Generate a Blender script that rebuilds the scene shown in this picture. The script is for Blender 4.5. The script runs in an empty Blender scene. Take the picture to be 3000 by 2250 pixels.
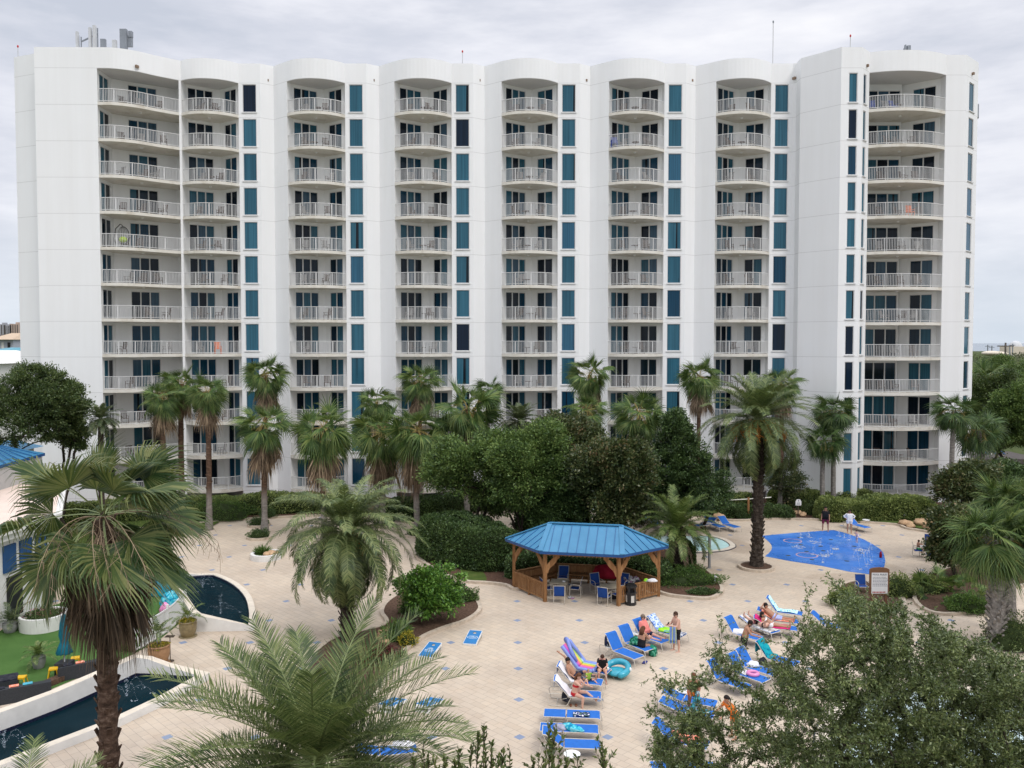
import bpy, bmesh, math, random
import numpy as np
from mathutils import Vector, Matrix, Euler
R = math.radians
PI = math.pi
rng = random.Random(7)
nrng = np.random.default_rng(11)
scene = bpy.context.scene
COL = scene.collection
# camera maths (pixel of the 3000x2250 photo -> point in the place)
FPX, PITCH, CAMH, HORIZ = 2450.0, R(2.2), 13.5, 1005.0
CY = HORIZ + FPX * math.tan(PITCH)
def ray(px, py):
	x = (px - 1500) / FPX
	y = (CY - py) / FPX
	return (x, math.cos(PITCH) + y * math.sin(PITCH), -math.sin(PITCH) + y * math.cos(PITCH))
def G(px, py, z=0.0):
	d = ray(px, py)
	t = (z - CAMH) / d[2]
	return Vector((d[0] * t, d[1] * t, z))
def A(px, py, Y):
	d = ray(px, py)
	t = Y / d[1]
	return Vector((d[0] * t, Y, CAMH + d[2] * t))
# materials
MATS = {}
class NT:
	def __init__(s, m):
		s.t = m.node_tree
		s.n = s.t.nodes
		s.l = s.t.links
	def new(s, typ, **kw):
		n = s.n.new(typ)
		for k, v in kw.items():
			if k.startswith('i_'):
				key = k[2:]
				key = int(key) if key.isdigit() else key.replace('_', ' ')
				n.inputs[key].default_value = v
			else:
				setattr(n, k, v)
		return n
	def link(s, a, b):
		s.l.new(a, b)
	def math(s, op, a, b=None, c=None):
		n = s.n.new('ShaderNodeMath')
		n.operation = op
		for i, v in enumerate((a, b, c)):
			if v is None:
				continue
			if isinstance(v, (int, float)):
				n.inputs[i].default_value = v
			else:
				s.l.new(v, n.inputs[i])
		return n.outputs[0]
	def mix(s, fac, a, b, mode='MIX'):
		n = s.n.new('ShaderNodeMix')
		n.data_type = 'RGBA'
		n.blend_type = mode
		for sock, v in ((n.inputs[0], fac), (n.inputs[6], a), (n.inputs[7], b)):
			if isinstance(v, (int, float)):
				sock.default_value = v
			elif isinstance(v, tuple):
				sock.default_value = v if len(v) == 4 else (*v, 1)
			else:
				s.l.new(v, sock)
		return n.outputs[2]
	def noise(s, vec, scale, detail=4, rough=.55):
		n = s.n.new('ShaderNodeTexNoise')
		n.inputs['Scale'].default_value = scale
		n.inputs['Detail'].default_value = detail
		n.inputs['Roughness'].default_value = rough
		if vec is not None:
			s.l.new(vec, n.inputs['Vector'])
		return n.outputs['Fac']
	def ramp(s, fac, stops, const=False):
		n = s.n.new('ShaderNodeValToRGB')
		e = n.color_ramp.elements
		if const:
			n.color_ramp.interpolation = 'CONSTANT'
		while len(e) < len(stops):
			e.new(.5)
		for k, (p, c) in enumerate(stops):
			e[k].position = p
			e[k].color = c if len(c) == 4 else (*c, 1)
		s.l.new(fac, n.inputs[0])
		return n.outputs[0]
	def mapping(s, vec, scale=(1, 1, 1), rot=(0, 0, 0), loc=(0, 0, 0)):
		n = s.n.new('ShaderNodeMapping')
		n.inputs['Scale'].default_value = scale
		n.inputs['Rotation'].default_value = rot
		n.inputs['Location'].default_value = loc
		s.l.new(vec, n.inputs['Vector'])
		return n.outputs[0]
	def bump(s, h, strength, dist=.02):
		n = s.n.new('ShaderNodeBump')
		n.inputs['Strength'].default_value = strength
		n.inputs['Distance'].default_value = dist
		s.l.new(h, n.inputs['Height'])
		return n.outputs[0]
def base_mat(name, rough=.6, spec=.3):
	m = bpy.data.materials.new(name)
	m.use_nodes = True
	t = NT(m)
	b = t.n['Principled BSDF']
	b.inputs['Roughness'].default_value = rough
	b.inputs['Specular IOR Level'].default_value = spec
	MATS[name] = m
	return m, t, b
def plain(name, col, rough=.6, spec=.3, var=.18, scale=3., metal=0., bump=0., bscale=40):
	m, t, b = base_mat(name, rough, spec)
	tc = t.new('ShaderNodeTexCoord').outputs['Object']
	f = t.noise(tc, scale, 5)
	lo = tuple(c * (1 - var) for c in col)
	hi = tuple(min(1, c * (1 + var)) for c in col)
	c = t.ramp(f, [(.3, lo), (.7, hi)])
	t.link(c, b.inputs['Base Color'])
	b.inputs['Metallic'].default_value = metal
	if bump:
		t.link(t.bump(t.noise(tc, bscale, 4), bump), b.inputs['Normal'])
	return m
LEAF_GAIN = {'palm_green': 1.35, 'palm_bright': 1.4, 'palm_front': 1.3, 'date_green': 1.12, 'date_dark': 1.2, 'cycas_green': 1.25, 'palm_dead': 1.25, 'palm_dead_dark': 1.3, 'oak_leaf': 1.6, 'light_leaf': 1.85,
			'magnolia_leaf': 2.2, 'front_leaf': 2.1, 'sprig_leaf': 1.3, 'citrus_leaf': 1.35, 'hedge_leaf': 2.5, 'dark_hedge_leaf': 2.5, 'shrub_leaf': 1.4, 'scrub_leaf': 1.3}
def foliage(name, stops, rough=.5, trans=.25, clump=.6, spec=.35):
	"""leaf colour: a random tone per leaf and soft patches of colour through the crown"""
	m, t, b = base_mat(name, rough, spec)
	geo = t.new('ShaderNodeNewGeometry')
	r = geo.outputs['Random Per Island']
	n = t.noise(geo.outputs['Position'], clump, 3)
	f = t.math('ADD', t.math('MULTIPLY', r, .75), t.math('MULTIPLY', t.math('SUBTRACT', n, .37), 1.0))
	k = LEAF_GAIN.get(name, 1.)
	hue = (1, 1, 1) if name[:4] in ('citr', 'shru', 'flow', 'red_') or 'dead' in name else (1.12, 1.03, .98)
	c = t.ramp(f, [(p, (q[0] * k * hue[0], q[1] * k * hue[1], q[2] * k * hue[2])) for p, q in stops])
	t.link(c, b.inputs['Base Color'])
	tr = t.new('ShaderNodeBsdfTranslucent')
	t.link(t.mix(.35, c, (.25, .33, .06), 'MIX'), tr.inputs['Color'])
	mx = t.new('ShaderNodeMixShader')
	mx.inputs[0].default_value = trans
	t.link(b.outputs[0], mx.inputs[1])
	t.link(tr.outputs[0], mx.inputs[2])
	t.link(mx.outputs[0], t.n['Material Output'].inputs['Surface'])
	return m
# mesh builder
class MB:
	def __init__(s):
		s.v = []
		s.f = []
		s.m = []
	def face(s, pts, mi=0):
		k = len(s.v)
		s.v.extend([tuple(p) for p in pts])
		s.f.append(tuple(range(k, k + len(pts))))
		s.m.append(mi)
	def box(s, c, size, rz=0., mi=0, rot=None):
		hx, hy, hz = size[0] / 2, size[1] / 2, size[2] / 2
		M = rot if rot is not None else Matrix.Rotation(rz, 3, 'Z')
		c = Vector(c)
		k = len(s.v)
		for z in (-hz, hz):
			for x, y in ((-hx, -hy), (hx, -hy), (hx, hy), (-hx, hy)):
				s.v.append(tuple(c + M @ Vector((x, y, z))))
		for q in ((0, 3, 2, 1), (4, 5, 6, 7), (0, 1, 5, 4), (1, 2, 6, 5), (2, 3, 7, 6), (3, 0, 4, 7)):
			s.f.append(tuple(k + i for i in q))
			s.m.append(mi)
	def bar(s, a, b, w, h, mi=0, up=(0, 0, 1)):
		"""a box from a to b of width w and height h"""
		a, b = Vector(a), Vector(b)
		d = b - a
		L = d.length
		if L < 1e-6:
			return
		x = d / L
		u = Vector(up)
		if abs(x.dot(u)) > .98:
			u = Vector((0, 1, 0))
		y = u.cross(x).normalized()
		z = x.cross(y)
		M = Matrix((x, y, z)).transposed()
		s.box((a + b) / 2, (L, w, h), rot=M, mi=mi)
	def tube(s, pts, rad, n=6, mi=0, cap=True):
		pts = [Vector(p) for p in pts]
		if not hasattr(rad, '__len__'):
			rad = [rad] * len(pts)
		k0 = len(s.v)
		prev = None
		for i, p in enumerate(pts):
			d = (pts[min(i + 1, len(pts) - 1)] - pts[max(i - 1, 0)])
			d = d.normalized() if d.length > 1e-9 else Vector((0, 0, 1))
			if prev is None:
				ref = Vector((1, 0, 0)) if abs(d.x) < .8 else Vector((0, 1, 0))
				x = d.cross(ref).normalized()
			else:
				x = (prev - d * prev.dot(d))
				x = x.normalized() if x.length > 1e-6 else d.orthogonal().normalized()
			prev = x
			y = d.cross(x)
			for j in range(n):
				a = 2 * PI * j / n
				s.v.append(tuple(p + (x * math.cos(a) + y * math.sin(a)) * rad[i]))
		for i in range(len(pts) - 1):
			for j in range(n):
				a, b = k0 + i * n + j, k0 + i * n + (j + 1) % n
				s.f.append((a, b, b + n, a + n))
				s.m.append(mi)
		if cap:
			s.f.append(tuple(k0 + j for j in reversed(range(n))))
			s.m.append(mi)
			e = k0 + (len(pts) - 1) * n
			s.f.append(tuple(e + j for j in range(n)))
			s.m.append(mi)
	def lathe(s, prof, c=(0, 0, 0), n=24, mi=0, sx=1., sy=1., cap=True):
		"""prof: list of (r, z)"""
		k0 = len(s.v)
		for r, z in prof:
			for j in range(n):
				a = 2 * PI * j / n
				s.v.append((c[0] + r * sx * math.cos(a), c[1] + r * sy * math.sin(a), c[2] + z))
		for i in range(len(prof) - 1):
			for j in range(n):
				a, b = k0 + i * n + j, k0 + i * n + (j + 1) % n
				s.f.append((a, b, b + n, a + n))
				s.m.append(mi)
		for i, rev in ((0, True), (len(prof) - 1, False)):
			if cap and prof[i][0] > 1e-4:
				ids = [k0 + i * n + j for j in range(n)]
				s.f.append(tuple(reversed(ids)) if rev else tuple(ids))
				s.m.append(mi)
	def prism(s, poly, z0, z1, mi=0, mtop=None, bottom=True):
		"""vertical extrusion of an outline (list of xy); z1 may be a list of heights"""
		n = len(poly)
		ar = sum(poly[i][0] * poly[(i + 1) % n][1] - poly[(i + 1) % n][0] * poly[i][1] for i in range(n))
		z1s = z1 if hasattr(z1, '__len__') else [z1] * n
		if ar < 0:
			poly = list(reversed(poly))
			z1s = list(reversed(z1s))
		k = len(s.v)
		s.v.extend([(p[0], p[1], z0) for p in poly])
		s.v.extend([(p[0], p[1], z1s[i]) for i, p in enumerate(poly)])
		for i in range(n):
			j = (i + 1) % n
			s.f.append((k + i, k + j, k + n + j, k + n + i))
			s.m.append(mi)
		s.f.append(tuple(k + n + i for i in range(n)))
		s.m.append(mi if mtop is None else mtop)
		if bottom:
			s.f.append(tuple(k + i for i in reversed(range(n))))
			s.m.append(mi)
	def ball(s, c, r, n=10, mi=0, sz=(1, 1, 1)):
		m = max(4, n // 2 + 1)
		prof = [(math.sin(PI * i / m), -math.cos(PI * i / m)) for i in range(m + 1)]
		k0 = len(s.v)
		for pr, pz in prof:
			for j in range(n):
				a = 2 * PI * j / n
				s.v.append((c[0] + r * sz[0] * pr * math.cos(a), c[1] + r * sz[1] * pr * math.sin(a), c[2] + r * sz[2] * pz))
		for i in range(m):
			for j in range(n):
				a, b = k0 + i * n + j, k0 + i * n + (j + 1) % n
				s.f.append((a, b, b + n, a + n))
				s.m.append(mi)
	def torus(s, c, R0, r, n=24, k=8, mi=0, M=None):
		pts = []
		for i in range(n + 1):
			a = 2 * PI * i / n
			p = Vector((R0 * math.cos(a), R0 * math.sin(a), 0))
			if M is not None:
				p = M @ p
			pts.append(Vector(c) + p)
		s.tube(pts, r, k, mi, cap=False)
	def mesh(s, name, mats, smooth=False):
		me = bpy.data.meshes.new(name)
		me.from_pydata(s.v, [], s.f)
		for m in (mats if isinstance(mats, (list, tuple)) else [mats]):
			me.materials.append(m)
		me.polygons.foreach_set('material_index', s.m)
		if smooth:
			me.polygons.foreach_set('use_smooth', [True] * len(s.f))
		me.update()
		return me
	def build(s, name, mats, parent=None, smooth=False, loc=None, rz=0.):
		return link(name, s.mesh(name, mats, smooth), parent, loc, rz)
def link(name, me, parent=None, loc=None, rz=0.):
	o = bpy.data.objects.new(name, me)
	COL.objects.link(o)
	if parent is not None:
		o.parent = parent
	if loc is not None:
		o.location = loc
	if rz:
		o.rotation_euler = (0, 0, rz)
	return o
def np_mesh(name, verts, faces, mats, fm=None, smooth=False):
	"""verts (N,3), faces (M,k) of one size"""
	me = bpy.data.meshes.new(name)
	verts = np.asarray(verts, dtype=np.float32)
	faces = np.asarray(faces, dtype=np.int32)
	k = faces.shape[1]
	me.vertices.add(len(verts))
	me.vertices.foreach_set('co', verts.ravel())
	me.loops.add(faces.size)
	me.loops.foreach_set('vertex_index', faces.ravel())
	me.polygons.add(len(faces))
	me.polygons.foreach_set('loop_start', np.arange(0, faces.size, k, dtype=np.int32))
	me.polygons.foreach_set('loop_total', np.full(len(faces), k, dtype=np.int32))
	for m in (mats if isinstance(mats, (list, tuple)) else [mats]):
		me.materials.append(m)
	if fm is not None:
		me.polygons.foreach_set('material_index', np.asarray(fm, dtype=np.int32))
	if smooth:
		me.polygons.foreach_set('use_smooth', np.ones(len(faces), dtype=bool))
	me.update(calc_edges=True)
	me.validate()
	return me
def tag(o, label=None, cat=None, group=None, kind=None):
	if label:
		o['label'] = label
	if cat:
		o['category'] = cat
	if group:
		o['group'] = group
	if kind:
		o['kind'] = kind
	return o
def thing(name, label, cat, loc=(0, 0, 0), rz=0., group=None):
	o = bpy.data.objects.new(name, None)
	COL.objects.link(o)
	o.empty_display_size = .2
	o.location = loc
	o.rotation_euler = (0, 0, rz)
	return tag(o, label, cat, group)
def children(o):
	return [c for c in KIDS.get(o.name, ())] if False else list(o.children)
def copy_thing(src, loc, rz=0., label=None, group=None, scale=None):
	c = src.copy()
	COL.objects.link(c)
	c.location = loc
	c.rotation_euler = (0, 0, rz)
	if scale is not None:
		c.scale = (scale, scale, scale) if isinstance(scale, (int, float)) else scale
	if label:
		c['label'] = label
	if group:
		c['group'] = group
	for ch in list(src.children):
		d = ch.copy()
		COL.objects.link(d)
		d.parent = c
		for g in list(ch.children):
			e = g.copy()
			COL.objects.link(e)
			e.parent = d
	return c
def structure(o):
	o['kind'] = 'structure'
	return o
def catmull(P, n=8, closed=False):
	P = [Vector((*p, 0)) if len(p) == 2 else Vector(p) for p in P]
	out = []
	m = len(P)
	rngi = range(m if closed else m - 1)
	for i in rngi:
		if closed:
			p0, p1, p2, p3 = P[(i - 1) % m], P[i], P[(i + 1) % m], P[(i + 2) % m]
		else:
			p0, p1, p2, p3 = P[max(i - 1, 0)], P[i], P[i + 1], P[min(i + 2, m - 1)]
		for k in range(n):
			t = k / n
			out.append(.5 * ((2 * p1) + (p2 - p0) * t + (2 * p0 - 5 * p1 + 4 * p2 - p3) * t * t + (3 * p1 - p0 - 3 * p2 + p3) * t ** 3))
	if not closed:
		out.append(P[-1])
	return out
def arc3(a, b, c, n=14):
	"""points on the circle through a, b, c (xy), from a to c"""
	ax, ay = a
	bx, by = b
	cx, cy = c
	d = 2 * (ax * (by - cy) + bx * (cy - ay) + cx * (ay - by))
	ux = ((ax * ax + ay * ay) * (by - cy) + (bx * bx + by * by) * (cy - ay) + (cx * cx + cy * cy) * (ay - by)) / d
	uy = ((ax * ax + ay * ay) * (cx - bx) + (bx * bx + by * by) * (ax - cx) + (cx * cx + cy * cy) * (bx - ax)) / d
	r = math.hypot(ax - ux, ay - uy)
	t0, tm, t1 = (math.atan2(p[1] - uy, p[0] - ux) for p in (a, b, c))
	def unwrap(t, ref):
		while t - ref > PI:
			t -= 2 * PI
		while t - ref < -PI:
			t += 2 * PI
		return t
	tm = unwrap(tm, t0)
	t1 = unwrap(t1, tm)
	return [(ux + r * math.cos(t0 + (t1 - t0) * i / n), uy + r * math.sin(t0 + (t1 - t0) * i / n)) for i in range(n + 1)]
# materials of the place
def make_materials():
	# white stucco with horizontal control joints at every floor line and faint weather streaks
	m, t, b = base_mat('stucco', .75, .25)
	pos = t.new('ShaderNodeNewGeometry').outputs['Position']
	sep = t.new('ShaderNodeSeparateXYZ')
	t.link(pos, sep.inputs[0])
	streak = t.noise(t.mapping(pos, (1.3, 1.3, .07)), 1.0, 5, .6)
	broad = t.noise(pos, .25, 3)
	col = t.mix(t.ramp(streak, [(.42, (0, 0, 0)), (.8, (.5, .5, .5))]), (.86, .865, .865), (.77, .765, .75))
	col = t.mix(t.ramp(broad, [(.35, (0, 0, 0)), (.7, (.35, .35, .35))]), col, (.80, .805, .81))
	fr = t.math('FRACT', t.math('DIVIDE', t.math('SUBTRACT', sep.outputs[2], .68 - 29.15), 2.915))
	line = t.math('LESS_THAN', fr, .014)
	col = t.mix(t.math('MULTIPLY', line, .4), col, (.36, .35, .34))
	t.link(col, b.inputs['Base Color'])
	t.link(t.bump(t.noise(pos, 9, 5), .12), b.inputs['Normal'])
	# balcony slabs, slightly soiled
	m, t, b = base_mat('slab_concrete', .8, .2)
	pos = t.new('ShaderNodeNewGeometry').outputs['Position']
	col = t.ramp(t.noise(pos, 1.1, 6, .65), [(.3, (.56, .52, .44)), (.5, (.70, .67, .60)), (.75, (.74, .72, .67))])
	t.link(col, b.inputs['Base Color'])
	plain('white_metal', (.70, .70, .69), .4, .4, .04)
	plain('white_frame', (.68, .68, .675), .45, .4, .05)
	plain('roof_gravel', (.5, .49, .46), .9, .1, .2, 8)
	# window glass with whatever is behind it: drawn teal curtains or a dark room, plus painted reflections on doors
	def glass(name, stops):
		m, t, b = base_mat(name, .04, .2)
		geo = t.new('ShaderNodeNewGeometry')
		oi = t.new('ShaderNodeObjectInfo')
		cmb = t.new('ShaderNodeCombineXYZ')
		t.link(geo.outputs['Random Per Island'], cmb.inputs[0])
		t.link(oi.outputs['Random'], cmb.inputs[1])
		wn = t.new('ShaderNodeTexWhiteNoise', noise_dimensions='3D')
		t.link(cmb.outputs[0], wn.inputs['Vector'])
		c = t.ramp(wn.outputs['Value'], stops, True)
		tc = t.new('ShaderNodeTexCoord').outputs['Object']
		shift = t.new('ShaderNodeVectorMath', operation='ADD')
		t.link(tc, shift.inputs[0])
		t.link(wn.outputs['Color'], shift.inputs[1])
		folds = t.noise(t.mapping(shift.outputs[0], (9, 9, .12)), 1.0, 4, .6)
		c2 = t.mix(1.0, c, t.ramp(folds, [(.25, (.55, .55, .55)), (.75, (1.25, 1.25, 1.25))]), 'MULTIPLY')
		# a gap between the curtains shows the dark room
		gap = t.noise(t.mapping(shift.outputs[0], (1.6, 1.6, .02)), 1.0, 1)
		c2 = t.mix(t.math('GREATER_THAN', gap, .655), c2, (.008, .013, .02))
		t.link(c2, b.inputs['Base Color'])
		return m
	D, Tl, Bl, Gr = (.006, .013, .024), (.032, .115, .170), (.034, .12, .22), (.009, .050, .095)
	glass('window_glass', [(0, (.006, .016, .035)), (.10, Tl), (.45, (.036, .130, .190)), (.80, (.036, .122, .200)), (.93, Gr)])
	glass('door_glass', [(0, D), (.24, (.010, .026, .045)), (.40, Gr), (.62, Tl), (.86, (.05, .105, .16))])  # lighter blue stops also paint sky reflections into the pane colour
	plain('dark_room', (.02, .02, .022))
	# pool deck: 30 cm pavers laid at 45 degrees with a blue one every three metres
	m, t, b = base_mat('pavers', .8, .25)
	pos = t.new('ShaderNodeNewGeometry').outputs['Position']
	br = t.new('ShaderNodeTexBrick', offset=.5, offset_frequency=2, squash=.62, squash_frequency=3)
	t.link(t.mapping(pos, (1, 1, 1), (0, 0, R(45)), (.02, .06, 0)), br.inputs['Vector'])
	br.inputs['Color1'].default_value = (.60, .505, .395, 1)
	br.inputs['Color2'].default_value = (.545, .455, .355, 1)
	br.inputs['Mortar'].default_value = (.36, .305, .25, 1)
	br.inputs['Scale'].default_value = 1.0
	br.inputs['Mortar Size'].default_value = .008
	br.inputs['Mortar Smooth'].default_value = .3
	br.inputs['Bias'].default_value = -.1
	br.inputs['Brick Width'].default_value = .61
	br.inputs['Row Height'].default_value = .305
	col = br.outputs['Color']
	n1 = t.noise(pos, .23, 5, .6)
	col = t.mix(t.ramp(n1, [(.38, (0, 0, 0)), (.66, (.9, .9, .9))]), col, t.mix(1.0, col, (.80, .79, .80), 'MULTIPLY'))
	n2 = t.noise(pos, 1.6, 5, .6)
	col = t.mix(t.ramp(n2, [(.45, (0, 0, 0)), (.8, (.6, .6, .6))]), col, t.mix(1.0, col, (1.06, 1.0, .93), 'MULTIPLY'))
	sep = t.new('ShaderNodeSeparateXYZ')
	t.link(pos, sep.inputs[0])
	dx = t.math('ABSOLUTE', t.math('SUBTRACT', t.math('FRACT', t.math('DIVIDE', t.math('ADD', sep.outputs[0], 302 - .26 + 1.51), 3.02)), .5))
	dy = t.math('ABSOLUTE', t.math('SUBTRACT', t.math('FRACT', t.math('DIVIDE', t.math('ADD', sep.outputs[1], 302 - 28.18 + 1.51), 3.02)), .5))
	dia = t.math('LESS_THAN', t.math('ADD', dx, dy), .212 / 3.02)
	col = t.mix(dia, col, t.ramp(t.noise(pos, .9, 3), [(.3, (.20, .245, .345)), (.7, (.25, .295, .39))]))
	sp = t.noise(pos, .8, 2)
	stain = t.noise(pos, 3.3, 6, .7)
	col = t.mix(t.math('MULTIPLY', t.math('GREATER_THAN', stain, .69), .25), col, (.3, .25, .2))
	# damp patches beside the wading pool, the shower and the splash pad
	wob = t.math('MULTIPLY', t.math('SUBTRACT', t.noise(pos, 1.1, 5, .65), .5), 1.6)
	for cx, cy, rx, ry, amt in ((G(2165, 1600).x, G(2165, 1600).y, 1.1, 2.3, .30), (G(2085, 1668).x, G(2085, 1668).y, .8, .8, .28), (G(2590, 1665).x, G(2590, 1665).y, 1.2, 1.9, .25), (G(2480, 1690).x, G(2480, 1690).y, 2.6, .8, .22), (G(1905, 1925).x, G(1905, 1925).y, .9, .6, .16), (G(700, 1860).x, G(700, 1860).y, 1.5, .8, .12)):
		ex = t.math('DIVIDE', t.math('SUBTRACT', sep.outputs[0], cx), rx)
		ey = t.math('DIVIDE', t.math('SUBTRACT', sep.outputs[1], cy), ry)
		q = t.math('ADD', t.math('ADD', t.math('MULTIPLY', ex, ex), t.math('MULTIPLY', ey, ey)), wob)
		wet = t.new('ShaderNodeMapRange')
		wet.inputs[1].default_value, wet.inputs[2].default_value, wet.inputs[3].default_value, wet.inputs[4].default_value = .7, 1.1, amt, 0.
		t.link(q, wet.inputs[0])
		col = t.mix(wet.outputs[0], col, (.22, .15, .095))
	t.link(col, b.inputs['Base Color'])
	t.link(t.bump(br.outputs['Fac'], -.25, .01), b.inputs['Normal'])
	plain('kerb_block', (.50, .42, .33), .85, .2, .2, 4, bump=.2, bscale=14)
	plain('pool_coping', (.66, .585, .48), .8, .2, .1, 3)
	plain('plaster_white', (.70, .685, .655), .8, .2, .07, 2)
	plain('mulch', (.10, .062, .043), .95, .1, .45, 9, bump=.8, bscale=30)
	plain('mulch_red', (.105, .061, .042), .95, .1, .45, 9, bump=.8, bscale=30)
	m, t, b = base_mat('lawn', .9, .1)
	pos = t.new('ShaderNodeNewGeometry').outputs['Position']
	c = t.ramp(t.noise(pos, 2.5, 6, .7), [(.3, (.045, .075, .018)), (.55, (.075, .11, .025)), (.75, (.11, .12, .04))])
	t.link(c, b.inputs['Base Color'])
	m, t, b = base_mat('turf', .95, .1)
	pos = t.new('ShaderNodeNewGeometry').outputs['Position']
	c = t.ramp(t.noise(pos, .5, 6, .65), [(.3, (.055, .12, .03)), (.7, (.085, .165, .045))])
	t.link(c, b.inputs['Base Color'])
	t.link(t.bump(t.noise(pos, 60, 3), .4), b.inputs['Normal'])
	m, t, b = base_mat('terrain', .95, .1)
	pos = t.new('ShaderNodeNewGeometry').outputs['Position']
	c = t.ramp(t.noise(pos, .03, 8, .7), [(.3, (.04, .06, .02)), (.55, (.07, .09, .03)), (.62, (.11, .11, .06)), (.8, (.35, .32, .26))])
	t.link(c, b.inputs['Base Color'])
	def water(name, col, rough, scale, strength, spec=.5):
		m, t, b = base_mat(name, rough, spec)
		pos = t.new('ShaderNodeNewGeometry').outputs['Position']
		c = t.ramp(t.noise(pos, .6, 3), [(.3, tuple(x * .8 for x in col)), (.7, tuple(min(1, x * 1.15) for x in col))])
		t.link(c, b.inputs['Base Color'])
		t.link(t.bump(t.noise(pos, scale, 4), strength, .03), b.inputs['Normal'])
		return m
	water('dark_water', (.004, .017, .024), .10, 4.5, .3, .10)
	MATS['dark_water'].node_tree.nodes['Principled BSDF'].inputs['IOR'].default_value = 1.14
	water('pool_water', (.56, .82, .79), .08, 3.5, .25, .4)
	water('pale_water', (.62, .76, .78), .08, 2.5, .5, .5)
	water('sea_water', (.14, .19, .24), .25, .05, .2)
	plain('waterline_tile', (.012, .016, .04), .3, .5, .4, 12)
	m, t, b = base_mat('splash_surface', .45, .4)
	pos = t.new('ShaderNodeNewGeometry').outputs['Position']
	c = t.ramp(t.noise(pos, .45, 5, .6), [(.3, (.030, .150, .52)), (.55, (.045, .185, .58)), (.72, (.12, .29, .66)), (.82, (.22, .40, .70))])  # palest blues paint whitish mist and wet sheen into the surface colour
	t.link(c, b.inputs['Base Color'])
	t.link(t.ramp(t.noise(pos, .6, 4), [(.4, (.55, .55, .55)), (.65, (.12, .12, .12))]), b.inputs['Roughness'])
	plain('ring_pink', (.5, .34, .42), .5, .3, .1)
	plain('drain_dark', (.05, .07, .09), .5)
	# water spray: thin and pale
	m, t, b = base_mat('spray', .2, .5)
	b.inputs['Base Color'].default_value = (.85, .9, .95, 1)
	b.inputs['Alpha'].default_value = .45
	m, t, b = base_mat('spray_faint', .2, .5)
	b.inputs['Base Color'].default_value = (.75, .85, .95, 1)
	b.inputs['Alpha'].default_value = .28
	# trees
	g = lambda *s: list(s)
	foliage('palm_green', g((.15, (.014, .035, .010)), (.5, (.035, .078, .022)), (.85, (.085, .135, .045))), .45, .2, 1.2)
	foliage('palm_bright', g((.15, (.020, .046, .012)), (.5, (.052, .105, .028)), (.85, (.13, .18, .055))), .42, .25, 1.0)
	foliage('palm_front', g((.15, (.018, .045, .015)), (.5, (.052, .088, .027)), (.85, (.14, .165, .062))), .38, .25, 1.6)
	foliage('date_green', g((.15, (.032, .058, .026)), (.5, (.080, .128, .042)), (.85, (.19, .235, .095))), .45, .2, .9)
	foliage('date_dark', g((.15, (.025, .045, .022)), (.5, (.062, .092, .045)), (.85, (.145, .17, .095))), .45, .2, .9)
	foliage('cycas_green', g((.15, (.03, .06, .012)), (.5, (.075, .125, .03)), (.85, (.16, .21, .07))), .42, .2, .9)
	foliage('palm_dead', g((.15, (.06, .042, .028)), (.5, (.17, .12, .08)), (.85, (.36, .27, .18))), .8, .1, 1.5)
	foliage('palm_dead_dark', g((.15, (.028, .02, .013)), (.5, (.07, .048, .032)), (.85, (.15, .105, .07))), .8, .1, 1.5)
	foliage('oak_leaf', g((.12, (.011, .023, .008)), (.5, (.028, .052, .015)), (.88, (.075, .105, .038))), .45, .2, .7)
	foliage('light_leaf', g((.12, (.015, .032, .010)), (.5, (.042, .082, .022)), (.88, (.10, .15, .045))), .45, .25, .6)
	foliage('magnolia_leaf', g((.12, (.010, .018, .007)), (.5, (.024, .038, .013)), (.85, (.055, .062, .026)), (1.0, (.085, .058, .03))), .35, .1, .6)
	foliage('front_leaf', g((.12, (.021, .033, .011)), (.5, (.035, .056, .018)), (.88, (.105, .135, .055))), .35, .15, 1.4, .5)
	foliage('sprig_leaf', g((.12, (.022, .04, .012)), (.5, (.05, .08, .024)), (.88, (.12, .155, .05))), .35, .2, 3, .45)
	foliage('citrus_leaf', g((.12, (.022, .058, .012)), (.5, (.065, .155, .025)), (.88, (.16, .29, .05))), .35, .25, 1.2)
	foliage('hedge_leaf', g((.12, (.022, .036, .011)), (.5, (.058, .085, .026)), (.88, (.125, .155, .05))), .5, .2, 1.0)
	foliage('dark_hedge_leaf', g((.12, (.008, .017, .006)), (.5, (.018, .037, .012)), (.88, (.045, .075, .024))), .4, .1, 1.0)
	foliage('shrub_leaf', g((.12, (.02, .045, .010)), (.5, (.052, .11, .022)), (.88, (.12, .19, .045))), .45, .25, 1.0)
	foliage('red_leaf', g((.2, (.06, .012, .014)), (.8, (.16, .04, .04))), .45, .2, 1.0)
	foliage('scrub_leaf', g((.12, (.022, .034, .015)), (.5, (.045, .062, .026)), (.88, (.09, .10, .045))), .6, .1, .12)
	foliage('flower_pink', g((.2, (.35, .05, .12)), (.8, (.55, .18, .25))), .6, .2, 1.0)
	foliage('flower_yellow', g((.2, (.10, .16, .02)), (.5, (.35, .30, .03)), (.8, (.55, .42, .05))), .6, .2, 4.0)
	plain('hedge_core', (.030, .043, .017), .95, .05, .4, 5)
	plain('bark', (.085, .066, .05), .9, .15, .35, 8, bump=.6, bscale=20)
	plain('bark_dark', (.045, .036, .028), .9, .15, .35, 8, bump=.6, bscale=20)
	m, t, b = base_mat('palm_trunk', .9, .15)
	tc = t.new('ShaderNodeTexCoord').outputs['Object']
	sep = t.new('ShaderNodeSeparateXYZ')
	t.link(tc, sep.inputs[0])
	n = t.noise(t.mapping(tc, (3, 3, 9)), 1.0, 5, .65)
	grey = t.ramp(n, [(.3, (.13, .115, .10)), (.7, (.30, .275, .25))])
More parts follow.
